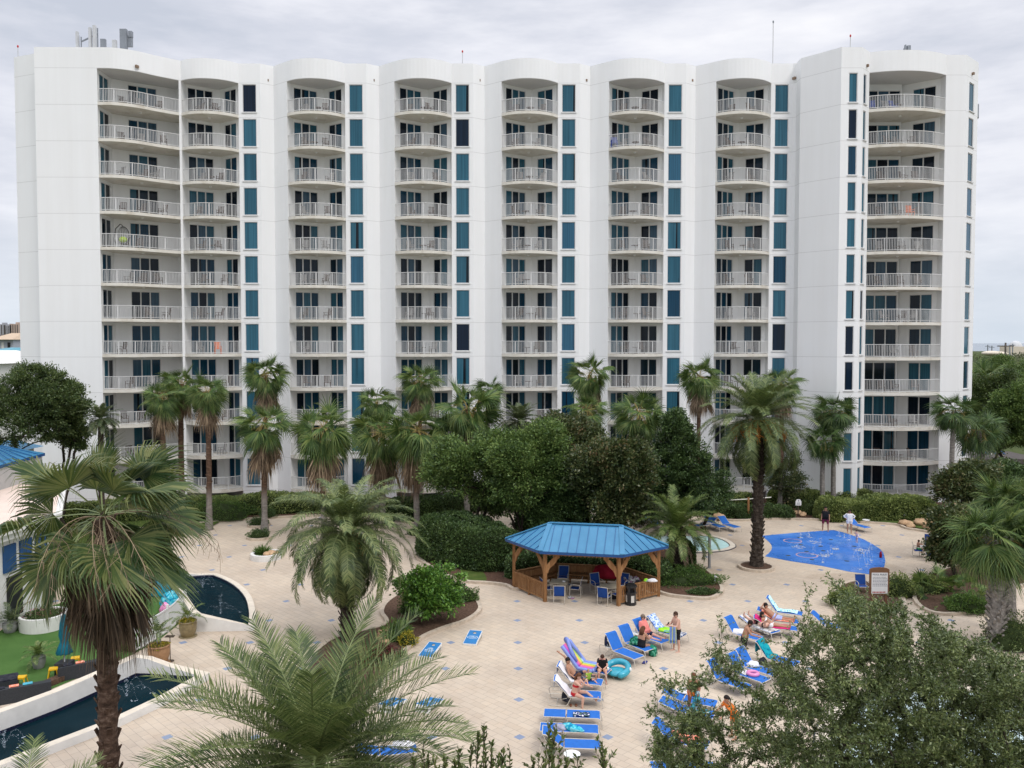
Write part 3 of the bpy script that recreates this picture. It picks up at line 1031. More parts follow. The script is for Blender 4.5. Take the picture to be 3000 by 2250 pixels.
def rooftop():
	def rod(px, ytop, ybase, Y, cap, lab, name='lightning_rod'):
		a, b = A(px, ybase, Y), A(px, ytop, Y)
		t = thing(name, lab, 'mast', (a.x, a.y, ZT - .5))
		m = MB()
		h = b.z - (ZT - .5)
		m.tube([(0, 0, 0), (0, 0, h)], .035, 6)
		m.build('pole', M['antenna_white'], t)
		c = MB()
		c.ball((0, 0, h), .075, 8, 0, (1, 1, 1.6))
		c.build('cap', M[cap], t)
	rod(53, 136, 168, 71.5, 'beacon_red', 'thin rod with red beacon on the far left corner of the roof')
	rod(1355, 151, 186, 73, 'beacon_red', 'thin rod with red beacon above the middle of the roof')
	rod(2491, 105, 140, 69.5, 'beacon_red', 'thin rod with red beacon on top of the right tower')
	rod(2264, 64, 184, 73, 'antenna_grey', 'tall bare mast with dark tip left of the right tower', 'tall_mast')
	def panel(px, y0, y1, wpx, Y, mat, lab, d=.25, extra=False):
		b = A(px, y1, Y)
		t_ = A(px, y0, Y)
		w = wpx * Y / FPX
		o = thing('panel_antenna', lab, 'antenna', (b.x, b.y, ZT - .6))
		zb, zt = max(.3, b.z - ZT + .3), t_.z - ZT + .6
		m = MB()
		m.box((0, 0, (zb + zt) / 2), (w, d, zt - zb))
		m.build('housing', M[mat], o)
		p = MB()
		p.tube([(0, .25, 0), (0, .25, zt - .2)], .05, 6)
		p.bar((0, .1, zb + .4), (0, .28, zb + .4), .06, .06)
		p.bar((0, .1, zt - .5), (0, .28, zt - .5), .06, .06)
		if extra:
			p.box((.35, .25, zt - .9), (.5, .3, .9))
			p.box((.5, .2, zt - .35), (.3, .3, .5))
		p.build('mount', M['antenna_grey'], o)
	panel(227, 93, 136, 6, 72, 'antenna_white', 'slim white panel antenna, leftmost on the roof')
	panel(265, 81, 136, 7, 72, 'antenna_white', 'white panel antenna left of the tallest one on the roof')
	panel(278, 75, 136, 8, 72, 'antenna_white', 'tallest white panel antenna of the group on the roof')
	panel(303, 115, 136, 14, 71.5, 'antenna_grey', 'low squat grey antenna box on the roof')
	panel(336, 118, 138, 12, 71.5, 'antenna_white', 'low white equipment box right of the squat grey one')
	panel(363, 86, 140, 19, 71, 'antenna_grey', 'wide grey panel antenna with radio units on the roof', .3, True)
	o = MB()
	a, b = A(238, 122, 72.2), A(286, 100, 72.2)
	o.bar(a, b, .1, .1)
	o.tube([(a.x, a.y, ZT - .5), (a.x, a.y, a.z + .4)], .05, 6)
	o.tube([(b.x, b.y, ZT - .5), (b.x, b.y, b.z + .5)], .05, 6)
	tag(o.build('antenna_frame', M['antenna_grey']), 'grey pipe frame linking the slim antennas on the roof', 'frame')
	panel(2652, 132, 147, 3, 72, 'antenna_grey', 'thin grey antenna on the roof of the right tower')
	panel(2662, 134, 147, 9, 72, 'antenna_grey', 'small tilted grey box on the roof of the right tower')
rooftop()
# ground, deck, beds, water
def gpoly(px, z=0.):
	return [(lambda v: (v.x, v.y))(G(x, y, 0)) for x, y in px]
def sheet(name, poly, z, mat, kind='structure'):
	mb = MB()
	mb.face([(p[0], p[1], z) for p in poly])
	o = mb.build(name, M[mat])
	ar = o.data.polygons[0].normal.z
	if ar < 0:
		o.data.flip_normals()
	o['kind'] = kind
	return o
def smooth_poly(poly, n=5):
	return [(p.x, p.y) for p in catmull(poly, n, True)]
def kerb_along(pts, name, mat='kerb_block', w=.2, h=.14, closed=False):
	"""a raised edging of blocks along a line in plan"""
	mb = MB()
	P = [Vector((p[0], p[1])) for p in pts]
	if closed:
		P = P + [P[0]]
	n = len(P)
	L, Rr = [], []
	for i in range(n):
		if closed:
			a, b = P[(i - 1) % (n - 1)], P[(i + 1) % (n - 1)]
		else:
			a, b = P[max(i - 1, 0)], P[min(i + 1, n - 1)]
		d = (b - a)
		d = d.normalized() if d.length > 1e-6 else Vector((1, 0))
		q = Vector((-d.y, d.x)) * w / 2
		L.append(P[i] + q)
		Rr.append(P[i] - q)
	for i in range(n - 1):
		a, b, c, d = L[i], L[i + 1], Rr[i + 1], Rr[i]
		mb.face([(d.x, d.y, h), (c.x, c.y, h), (b.x, b.y, h), (a.x, a.y, h)])
		mb.face([(a.x, a.y, h), (b.x, b.y, h), (b.x, b.y, 0), (a.x, a.y, 0)])
		mb.face([(c.x, c.y, h), (d.x, d.y, h), (d.x, d.y, 0), (c.x, c.y, 0)])
	return structure(mb.build(name, M[mat]))
sheet('ground', [(-3000, -300), (3000, -300), (3000, 1400), (-3000, 1400)], -.06, 'terrain')
sheet('sea', [(-30000, 1400), (30000, 1400), (30000, 40000), (-30000, 40000)], -.3, 'sea_water')
# coast water seen beyond the dunes on the right
back_px = [(380, 1556), (492, 1540), (584, 1535), (716, 1523), (805, 1518), (960, 1512), (1060, 1514), (1147, 1524), (1206, 1535), (1253, 1545), (1330, 1530), (1450, 1480),
		(1700, 1458), (1850, 1466), (1950, 1492), (2050, 1515), (2151, 1527), (2257, 1522), (2330, 1523), (2407, 1525), (2542, 1533), (2603, 1537), (2635, 1541), (2656, 1550), (2704, 1558),
		(2770, 1572), (2850, 1600), (2960, 1650), (3150, 1720)]
back = gpoly(back_px)
deck = [(-34, 46)] + back + [(60, 34), (60, -12), (-34, -12)]
sheet('pool_deck', deck, 0., 'pavers')
sheet('planting_ground', [(-60, 66)] + [(-34, 58)] + [(-29, 58)] + [(p[0], p[1] + .1) for p in back] + [(70, 34), (75, 90), (-60, 90)], .07, 'mulch_red')
kerb_along(catmull(back, 3) and [(p.x, p.y) for p in catmull(back, 3)], 'deck_kerb')
sheet('lawn', [(-33.8, 46.2), (-26, 57.6), (-22, 60), (-22, 66), (-45, 66), (-45, 46)], .09, 'lawn')
sheet('lawn', gpoly([(2500, 1527), (2600, 1534), (2660, 1545), (2720, 1556), (2760, 1560), (2760, 1530), (2690, 1512), (2500, 1512)]), .10, 'lawn')
sheet('lawn', gpoly([(1160, 1520), (1250, 1540), (1262, 1500), (1160, 1496)]), .10, 'lawn')
# beds on the deck
bedA = smooth_poly(gpoly([(1404, 1775), (1400, 1798), (1362, 1823), (1309, 1841), (1253, 1863), (1212, 1889), (1178, 1921), (1159, 1957), (1125, 2010), (1080, 2065), (1000, 2110), (915, 2070), (900, 1960), (960, 1885), (1051, 1856), (1106, 1843), (1130, 1832),
						(1132, 1820), (1119, 1800), (1127, 1776), (1156, 1752), (1210, 1722), (1300, 1712), (1370, 1736)]), 4)
sheet('planting_bed', bedA, .11, 'mulch')
kerb_along(bedA, 'bed_kerb', closed=True)
bedB = smooth_poly(gpoly([(1362, 1706), (1420, 1710), (1480, 1717), (1512, 1730), (1560, 1712), (1640, 1682), (1760, 1682), (1850, 1700), (1940, 1741), (2013, 1753), (2078, 1756), (2109, 1742), (2115, 1727), (2106, 1710), (2093, 1694), (2072, 1676), (2030, 1650), (1985, 1630), (1900, 1600), (1700, 1585), (1500, 1578),
						(1340, 1588), (1255, 1602), (1215, 1614), (1235, 1645), (1300, 1685)]), 4)
sheet('planting_bed', bedB, .11, 'mulch_red')
kerb_along(bedB, 'bed_kerb', closed=True)
sheet('lawn', smooth_poly(gpoly([(1366, 1702), (1425, 1706), (1405, 1670), (1365, 1650), (1345, 1662)]), 4), .118, 'lawn')
bedR = smooth_poly(gpoly([(2850, 1795), (2895, 1765), (2930, 1735), (3010, 1715), (3060, 1690), (2960, 1660), (2860, 1650), (2770, 1670), (2700, 1700), (2680, 1760), (2740, 1800)]), 4)
sheet('planting_bed', bedR, .11, 'mulch')
kerb_along(bedR, 'bed_kerb', closed=True)
bedS = smooth_poly(gpoly([(2450, 1790), (2440, 1745), (2480, 1712), (2540, 1708), (2620, 1730), (2650, 1780), (2600, 1830), (2500, 1835)]), 4)
sheet('planting_bed', bedS, .11, 'mulch')
kerb_along(bedS, 'bed_kerb', closed=True)
def ring_bed(px, py, rpx, h=.16):
	c = G(px, py)
	r = rpx * c.y / FPX
	mb = MB()
	mb.lathe([(r, 0), (r, h), (r - .16, h), (r - .16, 0)], (c.x, c.y, 0), 28, cap=False)
	structure(mb.build('ring_kerb', M['kerb_block']))
	m2 = MB()
	m2.lathe([(0, h - .05), (r - .15, h - .05)], (c.x, c.y, 0), 28, cap=False)
	structure(m2.build('ring_bed', M['mulch']))
	return c, r
ring_bed(2215, 1664, 53)
RINGS = [ring_bed(759, 1540, 34), ring_bed(759, 1577, 36), ring_bed(1223, 1571, 34), ring_bed(1126, 1541, 34)]
# pools
poolL = smooth_poly(gpoly([(2146, 1598), (2122, 1582), (2076, 1571), (2000, 1570), (1900, 1570), (1850, 1580), (1860, 1605), (1950, 1617), (2054, 1618), (2108, 1614), (2138, 1607)]), 4)
def pool(poly, water_name, mat, cop=.35, z=.03):
	kerb_along(poly, 'pool_coping', 'pool_coping', cop, .06, True)
	kerb_along([(p[0], p[1]) for p in poly], 'pool_tile', 'waterline_tile', cop + .12, .035, True)
	return sheet(water_name, poly, z, mat)
pool(poolL, 'wading_pool', 'pool_water')
pool(smooth_poly(gpoly([(1560, 1476), (1700, 1468), (1840, 1472), (1850, 1492), (1700, 1498), (1580, 1494)]), 4), 'swimming_pool', 'pool_water')
pool(smooth_poly(gpoly([(2420, 2130), (2560, 2030), (2720, 2010), (2960, 2050), (3200, 2150), (3250, 2400), (2700, 2500), (2450, 2330)]), 5), 'swimming_pool', 'pale_water', .5)
# wet margins are part of the paving; the splash pad
spl_px = [(2231, 1570), (2330, 1561), (2442, 1553), (2470, 1560), (2499, 1569), (2532, 1581), (2559, 1596), (2578, 1608), (2588, 1620), (2594, 1642), (2592, 1656), (2588, 1669), (2575, 1679), (2556, 1684), (2488, 1675), (2407, 1658), (2312, 1643.5), (2241, 1630), (2252, 1621), (2259, 1613), (2262, 1605),
		(2260, 1597), (2253, 1588), (2243, 1579)]
sheet('splash_pad', gpoly(spl_px), .008, 'splash_surface')
def splash_details():
	for px, py, r in ((2322, 1585, .62), (2364, 1627, .68)):
		c = G(px, py)
		mb = MB()
		mb.lathe([(r, .012), (r - .09, .0135)], (c.x, c.y, 0), 36, cap=False)
		tag(mb.build('splash_ring', M['ring_pink']), 'pale pink ring flush with the blue splash pad, ' + ('the one farther from the camera' if py < 1600 else 'the one nearer the camera'), 'ring')
	for i, (px, py) in enumerate(((2342, 1575), (2346, 1596), (2434, 1581), (2404, 1601), (2363, 1616), (2412, 1614), (2309, 1628), (2379, 1640), (2481, 1644), (2503, 1601), (2524, 1621))):
		c = G(px, py)
		mb = MB()
		mb.lathe([(0, .013), (.15, .013)], (c.x, c.y, 0), 14, cap=False)
		tag(mb.build('floor_drain', M['drain_dark']), 'small dark round grate in the blue splash pad', 'grate', 'grates in the splash pad')
	# jets
	r = random.Random(5)
	def spray(mb, base, apex, end, n=26, rad=.012, jit=.03):
		for i in range(n):
			t = (i + r.random()) / n
			p = base.lerp(end, t)
			p.z += 4 * apex * t * (1 - t) + (0)
			p += Vector((r.uniform(-jit, jit), r.uniform(-jit, jit), r.uniform(-jit, jit))) * (.4 + t)
			s = rad * r.uniform(.6, 1.6)
			mb.ball(p, s, 5, 0, (1, 1, r.uniform(1, 2.4)))
	def splat(mb, c, rr, n=30):
		for i in range(n):
			a, q = r.uniform(0, 2 * PI), rr * math.sqrt(r.random())
			mb.lathe([(0, 0), (r.uniform(.02, .07), .001)], (c.x + q * math.cos(a), c.y + q * math.sin(a), .012 + .0006 * i), 6)
	upright = [(2370, 1572, .5), (2404, 1597, .7), (2372, 1575, .35), (2458, 1571, .6), (2490, 1582, .5), (2433, 1623, .85), (2384, 1625, .8), (2345, 1576, .4), (2516, 1613, .95), (2474, 1576, .4), (2409, 1648, .75), (2422, 1628, .5)]
	for px, py, h in upright:
		c = G(px, py)
		mb = MB()
		for q in range(2):
			e = c + Vector((r.uniform(-.12, .12), r.uniform(-.12, .12), 0))
			spray(mb, c.copy(), h * .75 * r.uniform(.8, 1), e, 16, .011, .02)
		splat(mb, c, .16, 8)
		tag(mb.build('water_jet', M['spray']), 'thin upright jet of white water on the splash pad', 'water jet', 'upright jets on the splash pad')
	arcs = [((2519, 1668), (2498, 1640), 1.0), ((2536, 1661), (2520, 1640), .8), ((2543, 1655), (2530, 1635), .8), ((2550, 1648), (2540, 1632), .75), ((2556, 1642), (2546, 1618), 1.0)]
	for a, b, h in arcs:
		mb = MB()
		for q in range(2):
			spray(mb, G(*a), h * (.8 + .1 * q), G(*b), 26, .011, .02)
		splat(mb, G(*a), .15, 6)
		tag(mb.build('arching_jet', M['spray']), 'arching jet of white water along the right edge of the splash pad', 'water jet', 'arching jets on the splash pad')
	for k, (px, py, rr) in enumerate(((2340, 1604, .55), (2386, 1590, .6), (2414, 1628, .55), (2448, 1609, .3), (2516, 1612, .5))):
		mb = MB()
		splat(mb, G(px, py), rr * .8, 45)
		for i in range(20):
			a, q = r.uniform(0, 2 * PI), rr * .6 * r.random()
			c = G(px, py)
			mb.ball((c.x + q * math.cos(a), c.y + q * math.sin(a), r.uniform(.02, .28)), r.uniform(.008, .02), 5)
		tag(mb.build('foam_patch', M['spray']), 'low patch of white bubbling water on the blue splash pad', 'water', 'bubbling patches on the splash pad')
splash_details()
def fountains():
	# upper curved basin
	rim = [(588, 1680), (612, 1679), (636, 1679), (660, 1688), (681.5, 1698), (700, 1709), (717, 1723), (728, 1735), (737, 1748), (743, 1763), (747, 1781), (749, 1797), (748.6, 1809), (747.5, 1822), (746, 1834.5)]
	out = [(lambda v: (v.x, v.y))(G(x, y, .22)) for x, y in rim]
	lf = G(575, 1851, 0)
	lb = (out[0][0] - .9, out[0][1] - .3)
	out2 = out + [(lf.x, lf.y), (lf.x - .5, lf.y + .6), (lb[0] - .3, lb[1] - 1.5), lb]
	t = thing('fountain_basin', 'curved dark-water fountain basin with white rim beside the potted plants', 'fountain', (out[7][0], out[7][1], 0))
	base = Vector((out[7][0], out[7][1], 0))
	P = [(p[0] - base.x, p[1] - base.y) for p in out2]
	hts = [.22] * len(out) + [.78, .78, .62, .35]
	n = len(P)
	cx = sum(p[0] for p in P) / n
	cy = sum(p[1] for p in P) / n
	def inset(P_, w):
		res = []
		for i in range(n):
			a, b, c = Vector(P_[i - 1]), Vector(P_[i]), Vector(P_[(i + 1) % n])
			d1, d2 = (b - a).normalized(), (c - b).normalized()
			m = Vector((-(d1.y + d2.y), d1.x + d2.x))
			m = m.normalized()
			if m.dot(Vector((cx, cy)) - b) < 0:
				m = -m
			k = max(.5, abs(m.dot(Vector((-d1.y, d1.x)))))
			res.append((b.x + m.x * w / k, b.y + m.y * w / k))
		return res
	def basin(P, hts, w, zin, base_, t, water_z, top_mat, side_mat):
		Q = inset(P, w)
		wall = MB()
		for i in range(n):
			j = (i + 1) % n
			wall.face([(*P[i], 0), (*P[j], 0), (*P[j], hts[j]), (*P[i], hts[i])], 1)
			wall.face([(*P[i], hts[i]), (*P[j], hts[j]), (*Q[j], hts[j]), (*Q[i], hts[i])], 0)
			wall.face([(*Q[j], zin), (*Q[i], zin), (*Q[i], hts[i]), (*Q[j], hts[j])], 1)
		wall.build('wall', [M[top_mat], M[side_mat]], t)
		tl = MB()
		Q2 = inset(P, w + .012)
		for i in range(n):
			j = (i + 1) % n
			tl.face([(*Q2[j], zin), (*Q2[i], zin), (*Q2[i], water_z + .12), (*Q2[j], water_z + .12)])
		tl.build('waterline_tiles', M['waterline_tile'], t)
		wm = MB()
		wm.face([(*q, water_z) for q in Q])
		o = wm.build('water_surface', M['dark_water'], t)
		if o.data.polygons[0].normal.z < 0:
			o.data.flip_normals()
	basin(P, hts, .30, -.05, base, t, .06, 'pool_coping', 'plaster_white')
	# long lower basin
	tip = G(615, 1970, .28)
	tip2 = G(628, 1976, .28)
	fr = [G(480, 2046, .28), G(337, 2113, .28), G(160, 2181, .28), G(0, 2243, .28), G(-160, 2300, .28)]
	bk = [G(-200, 2145, .85), G(0, 2076, .85), G(150, 2022, .85), G(300, 1958, .85), G(392, 1917.5, .85), G(445, 1922, .80), G(505, 1940, .6)]
	pts = [tip] + fr + bk
	n2 = len(pts)
	base2 = Vector((fr[1].x, fr[1].y, 0))
	P2 = [(p.x - base2.x, p.y - base2.y) for p in pts]
	h2 = [p.z for p in pts]
	h2[-1] = .55
	n = n2
	cx = sum(p[0] for p in P2) / n
	cy = sum(p[1] for p in P2) / n
	t2 = thing('fountain_basin', 'long pointed dark-water fountain basin at the bottom left by the turf', 'fountain', base2)
	basin(P2, h2, .33, -.05, base2, t2, .10, 'pool_coping', 'plaster_white')
	r = random.Random(9)
	def jets(px, py, z, arcs, lab, up=.9):
		c = G(px, py, z)
		mb = MB()
		for i in range(60):
			h = up * r.random() ** 1.2
			mb.ball(c + Vector((r.gauss(0, .02 + .04 * h), r.gauss(0, .02 + .04 * h), h)), r.uniform(.006, .013), 5, 0, (1, 1, 2))
		for k in range(arcs):
			if k % 3 == 2:
				continue
			a = 2 * PI * k / arcs + .3
			L, h = r.uniform(.5, .95), r.uniform(.35, .6)
			for i in range(46):
				tt = i / 45
				p = c + Vector((math.cos(a) * L * tt, math.sin(a) * L * tt, 4 * h * tt * (1 - tt)))
				p += Vector((r.gauss(0, .012), r.gauss(0, .012), r.gauss(0, .012)))
				mb.ball(p, r.uniform(.004, .008), 4, 0, (1, 1, 1.4))
			e = c + Vector((math.cos(a) * L, math.sin(a) * L, .004))
			for i in range(4):
				mb.lathe([(0, 0), (r.uniform(.015, .045), .0008)], (e.x + r.gauss(0, .12), e.y + r.gauss(0, .08), e.z + .0005 * i), 6)
		tag(mb.build('fountain_jet', M['spray_faint']), lab, 'water jet')
	jets(646, 1798, .06, 6, 'tall white jet with falling arcs in the middle of the curved basin', 1.05)
	jets(594, 1722, .06, 6, 'white jet at the back of the curved basin behind palm leaves', .8)
	jets(371, 2040, .10, 7, 'white splashing jet in the long pointed basin', .75)
	jets(12, 2190, .10, 6, 'white jet at the left end of the long pointed basin', .6)
fountains()
# distant land on the right: scrub-covered dune with the sea behind; on the left a few far houses and towers
def distance():
	nx, ny = 60, 26
	x0, x1, y0, y1 = 95., 330., 150., 420.
	V, F = [], []
	def hz(x, y):
		u, v = (x - x0) / (x1 - x0), (y - y0) / (y1 - y0)
		e = max(0, math.sin(PI * min(1, max(0, u)))) ** .5 * max(0, math.sin(PI * min(1, v * 1.0))) ** .8
		return -.2 + e * (8.6 + 1.6 * math.sin(x * .11 + 1) + 1.1 * math.sin(y * .07 + x * .05))
	for j in range(ny + 1):
		for i in range(nx + 1):
			x = x0 + (x1 - x0) * i / nx
			y = y0 + (y1 - y0) * j / ny
			V.append((x, y, hz(x, y)))
	for j in range(ny):
		for i in range(nx):
			a = j * (nx + 1) + i
			F.append((a, a + 1, a + nx + 2, a + nx + 1))
	structure(link('dune_hill', np_mesh('dune_hill', V, F, M['terrain'], smooth=True)))
	# scrub cover: a mass of low leaf clumps
	N = 60000
	xs = nrng.uniform(x0 + 5, x1 - 5, N)
	ys = nrng.uniform(y0 + 5, 300, N)
	keep = (np.sin(xs * .09) + np.sin(ys * .13 + xs * .05)) > -1.45
	xs, ys = xs[keep], ys[keep]
	zs = np.array([hz(a, b) for a, b in zip(xs, ys)]) + nrng.uniform(.2, 1.6, len(xs)) * (1 + .5 * np.sin(xs * .2) * np.cos(ys * .17))
	C = np.stack([xs, ys, zs], 1)
	me = leaf_mesh('scrub_cover', C, None, .5, .4, M['scrub_leaf'], up=.8)
	tag(link('scrub_cover', me), 'dark green coastal scrub covering the low dune', 'scrub', kind='stuff')
	for px, py, Y in ((2895, 1062, 200), (2905, 1030, 290), (2925, 1032, 292)):
		p = A(px, py, Y)
		mb = MB()
		mb.ball((p.x, p.y, p.z - .6), 2.2, 12, 0, (1.6, 1, .4))
		structure(mb.build('sand_patch', M['pool_coping'], smooth=True))
	# utility pole
	b = A(2944, 1095, 112)
	t = thing('utility_pole', 'tall wooden utility pole with crossarm and transformer beyond the right trees', 'pole', (b.x, 112, 0))
	top = A(2945, 1004, 112).z
	mb = MB()
	mb.tube([(0, 0, 0), (0, 0, top)], [.17, .12], 8)
	mb.build('post', M['pole_wood'], t)
	mb = MB()
	mb.bar((-1.1, 0, top - .45), (1.1, 0, top - .45), .12, .14)
	mb.bar((-.1, 0, top - 2.4), (.7, 0, top - 2.4), .1, .1)
	mb.build('crossarm', M['pole_wood'], t)
	mb = MB()
	mb.tube([(-.35, 0, top - 8.6), (-.35, 0, top - 7.6)], .3, 10)
	mb.build('transformer', M['antenna_white'], t)
	for px, y0_, y1_, Y, lab in ((2894, 1010, 1030, 330, 'slim pole far off on the dune, leftmost'), (2906, 1013, 1028, 330, 'short slim pole far off on the dune next to the leftmost'),
								(2959, 1010, 1030, 330, 'slim pole far off just right of the big utility pole'), (2967, 1007, 1034, 330, 'slim pole far off left of the pale domed building')):
		a_, b_ = A(px, y0_, Y), A(px, y1_, Y)
		mb = MB()
		mb.tube([(b_.x, Y, 0), (a_.x, Y, a_.z)], .22, 6)
		mb.bar((a_.x - 1, Y, a_.z - .6), (a_.x + 1, Y, a_.z - .6), .2, .25)
		tag(mb.build('far_pole', M['antenna_grey']), lab, 'pole')
	p = A(2985, 1035, 360)
	t = thing('domed_building', 'small pale building with a white dome near the sea', 'building', (p.x, 360, 0))
	mb = MB()
	mb.box((0, 0, 5.5), (12, 8, 11 + 2.0))
	mb.build('wall', M['pool_coping'], t)
	mb = MB()
	mb.ball((-1.5, 0, A(2985, 1016, 360).z), 2.6, 14)
	mb.build('dome', M['antenna_white'], t, True)
	# striped awning and low roof beyond the right trees
	p = A(2868, 1342, 84)
	t = thing('low_pavilion', 'low dark-roofed pavilion beyond the right end of the block', 'building', (p.x, p.y, 0))
	mb = MB()
	mb.box((1.5, 2, p.z / 2 - .3), (8, 5, p.z - .6))
	mb.build('wall', M['trim_white'], t)
	mb = MB()
	mb.box((1.5, 2, p.z - .2), (9, 6, .45))
	mb.build('roof', M['house_roof_dark'], t)
	p = A(2886, 1318, 84)
	t = thing('striped_awning', 'blue and white striped awning half hidden by the right trees', 'awning', (p.x, p.y, 0))
	mb = MB()
	for i in range(7):
		mb.bar((-1.4 + .42 * i, .6, p.z + .45), (-1.0 + .42 * i, -.8, p.z - .35), .21, .04, i % 2)
	mb.build('canopy', [M['awning_blue'], M['trim_white']], t)
	mb = MB()
	for x in (-1.2, 1.4):
		mb.tube([(x, .2, 0), (x, .2, p.z)], .04, 6)
	mb.build('post', M['antenna_grey'], t)
	# left distance
	for px, w, ytop, lab, mat in ((8, 30, 950, 'pale grey far high-rise at the left edge of the horizon', 'tower_far_grey'), (30, 20, 953, 'grey far high-rise behind the left end of the block', 'tower_far_grey'),
								(48, 26, 949, 'tan far high-rise nearest the left end of the block', 'tower_far_tan')):
		Y = 1250
		p = A(px, ytop, Y)
		ww = w * Y / FPX
		t = thing('high_rise', lab, 'building', (p.x, Y, 0))
		mb = MB()
		mb.box((0, 0, p.z / 2), (ww, 12, p.z))
		mb.box((ww * .2, 0, p.z + 1.2), (ww * .3, 6, 2.4))
		mb.build('wall', M[mat], t)
		for i in range(4):
			mb = MB()
			mb.box((ww * (-.38 + .25 * i), -6.05, p.z / 2), (ww * .1, .3, p.z * .94))
			mb.build('window_strip', M['house_roof_dark'], t)
	def house(px, y_eave, y_ridge, wpx, Y, roofm, lab, d=14.):
		p = A(px, y_eave, Y)
		zr = A(px, y_ridge, Y).z
		w = wpx * Y / FPX
		t = thing('house', lab, 'house', (p.x, Y, 0))
		mb = MB()
		mb.box((0, 0, p.z / 2), (w * .86, d * .8, p.z))
		mb.build('wall', M['trim_white' if roofm == 'trim_white' else 'house_wall'], t)
		mb = MB()
		a = [(-w / 2, -d / 2, p.z), (w / 2, -d / 2, p.z), (w / 2, d / 2, p.z), (-w / 2, d / 2, p.z)]
		r0, r1 = (-w * .2, 0, zr), (w * .2, 0, zr)
		mb.face([a[0], a[1], r1, r0])
		mb.face([a[1], a[2], r1])
		mb.face([a[2], a[3], r0, r1])
		mb.face([a[3], a[0], r0])
		mb.face([a[3], a[2], a[1], a[0]])
		mb.build('roof', M[roofm], t)
		for i in range(3):
			mb = MB()
			mb.box((-w * .25 + i * w * .25, -d * .4 - .05, p.z - 1.7), (w * .1, .2, 2.0))
			mb.build('window', M['trim_white'] if i % 2 else M['dark_room'], t)
	house(48, 995, 976, 70, 210, 'house_roof_tan', 'tan-roofed grey house left of the block')
	house(0, 1003, 980, 60, 235, 'house_roof_dark', 'dark-roofed house at the left edge of the picture')
	house(45, 1027, 1018, 60, 150, 'teal_roof', 'low building with teal roof left of the block')
	house(20, 1062, 1026, 150, 118, 'trim_white', 'low white-roofed building just above the left trees', 20.)
# leaves, trees, hedges, palms
def leaf_mesh(name, C, D, length, width, mats, up=.3, fm=None, fold=False, rs=None, extra=None):
	"""leaf-shaped quads: C (N,3) leaf bases, D (N,3) preferred axis or None"""
	rs = rs or nrng
	N = len(C)
	if D is None:
		D = rs.normal(size=(N, 3))
	else:
		D = D + rs.normal(size=(N, 3)) * .55
	D = D / (np.linalg.norm(D, axis=1, keepdims=True) + 1e-9)
	nrm = rs.normal(size=(N, 3)) + np.array([0, 0, up * 3])
	S = np.cross(D, nrm)
	S = S / (np.linalg.norm(S, axis=1, keepdims=True) + 1e-9)
	L = length * rs.uniform(.65, 1.3, (N, 1))
	W = width * rs.uniform(.7, 1.25, (N, 1))
	droop = np.array([0, 0, -1.]) * L * .12
	v = np.empty((N, 4, 3), np.float32)
	v[:, 0] = C
	v[:, 1] = C + D * L * .45 + S * W * .5
	v[:, 2] = C + D * L + droop
	v[:, 3] = C + D * L * .45 - S * W * .5
	verts = v.reshape(-1, 3)
	faces = np.arange(4 * N, dtype=np.int32).reshape(N, 4)
	if extra is not None:      # extra = (verts, quads) of a solid core, material slot 1
		ev, ef = extra
		faces = np.concatenate([faces, np.asarray(ef, np.int32) + 4 * N])
		verts = np.concatenate([verts, np.asarray(ev, np.float32)])
		fm = np.concatenate([np.zeros(N, np.int32), np.ones(len(ef), np.int32)])
	return np_mesh(name, verts, faces, mats, fm)
def skeleton(tips, root, trunk_top, r, step=.4, base_r=.18, tip_r=.008, wig=.10):
	"""a branching skeleton that reaches all tips: list of (points, radii) tubes"""
	nodes = [np.array(root, float)]
	par = [-1]
	n0 = max(2, int(np.linalg.norm(np.array(trunk_top) - nodes[0]) / step))
	for i in range(1, n0 + 1):
		p = np.array(root) + (np.array(trunk_top) - np.array(root)) * i / n0
		p = p + np.array([r.gauss(0, wig * .5), r.gauss(0, wig * .5), 0])
		nodes.append(p)
		par.append(len(nodes) - 2)
	start = len(nodes) - 1
	tt = np.array(trunk_top)
	order = sorted(range(len(tips)), key=lambda i: np.linalg.norm(tips[i] - tt))
	depth = [0] * len(nodes)
	tipnodes = []
	for i in order:
		t = tips[i]
		Nn = np.array(nodes)
		d = np.linalg.norm(Nn - t, axis=1)
		# prefer nodes that lie nearer the trunk than the tip
		away = np.linalg.norm(Nn - tt, axis=1)
		d = d + np.maximum(0, away - np.linalg.norm(t - tt)) * .8
		d[:max(1, start - max(1, n0 // 4))] += 1e6
		k = int(np.argmin(d))
		p0 = Nn[k]
		L = np.linalg.norm(t - p0)
		m = max(1, int(L / step))
		prev = k
		for q in range(1, m + 1):
			s = q / m
			p = p0 + (t - p0) * s
			p[2] += math.sin(PI * s) * L * .06
			if q < m:
				p = p + np.array([r.gauss(0, wig * .35), r.gauss(0, wig * .35), r.gauss(0, wig * .3)])
			nodes.append(p)
			par.append(prev)
			prev = len(nodes) - 1
		tipnodes.append((prev, i))
	n = len(nodes)
	cnt = np.zeros(n)
	for k, _ in tipnodes:
		cnt[k] += 1
	for k in range(n - 1, 0, -1):
		cnt[par[k]] += cnt[k]
	rad = np.maximum(tip_r, base_r * np.sqrt(np.maximum(cnt, .3) / max(1, len(tips))))
	return np.array(nodes), par, rad, tipnodes
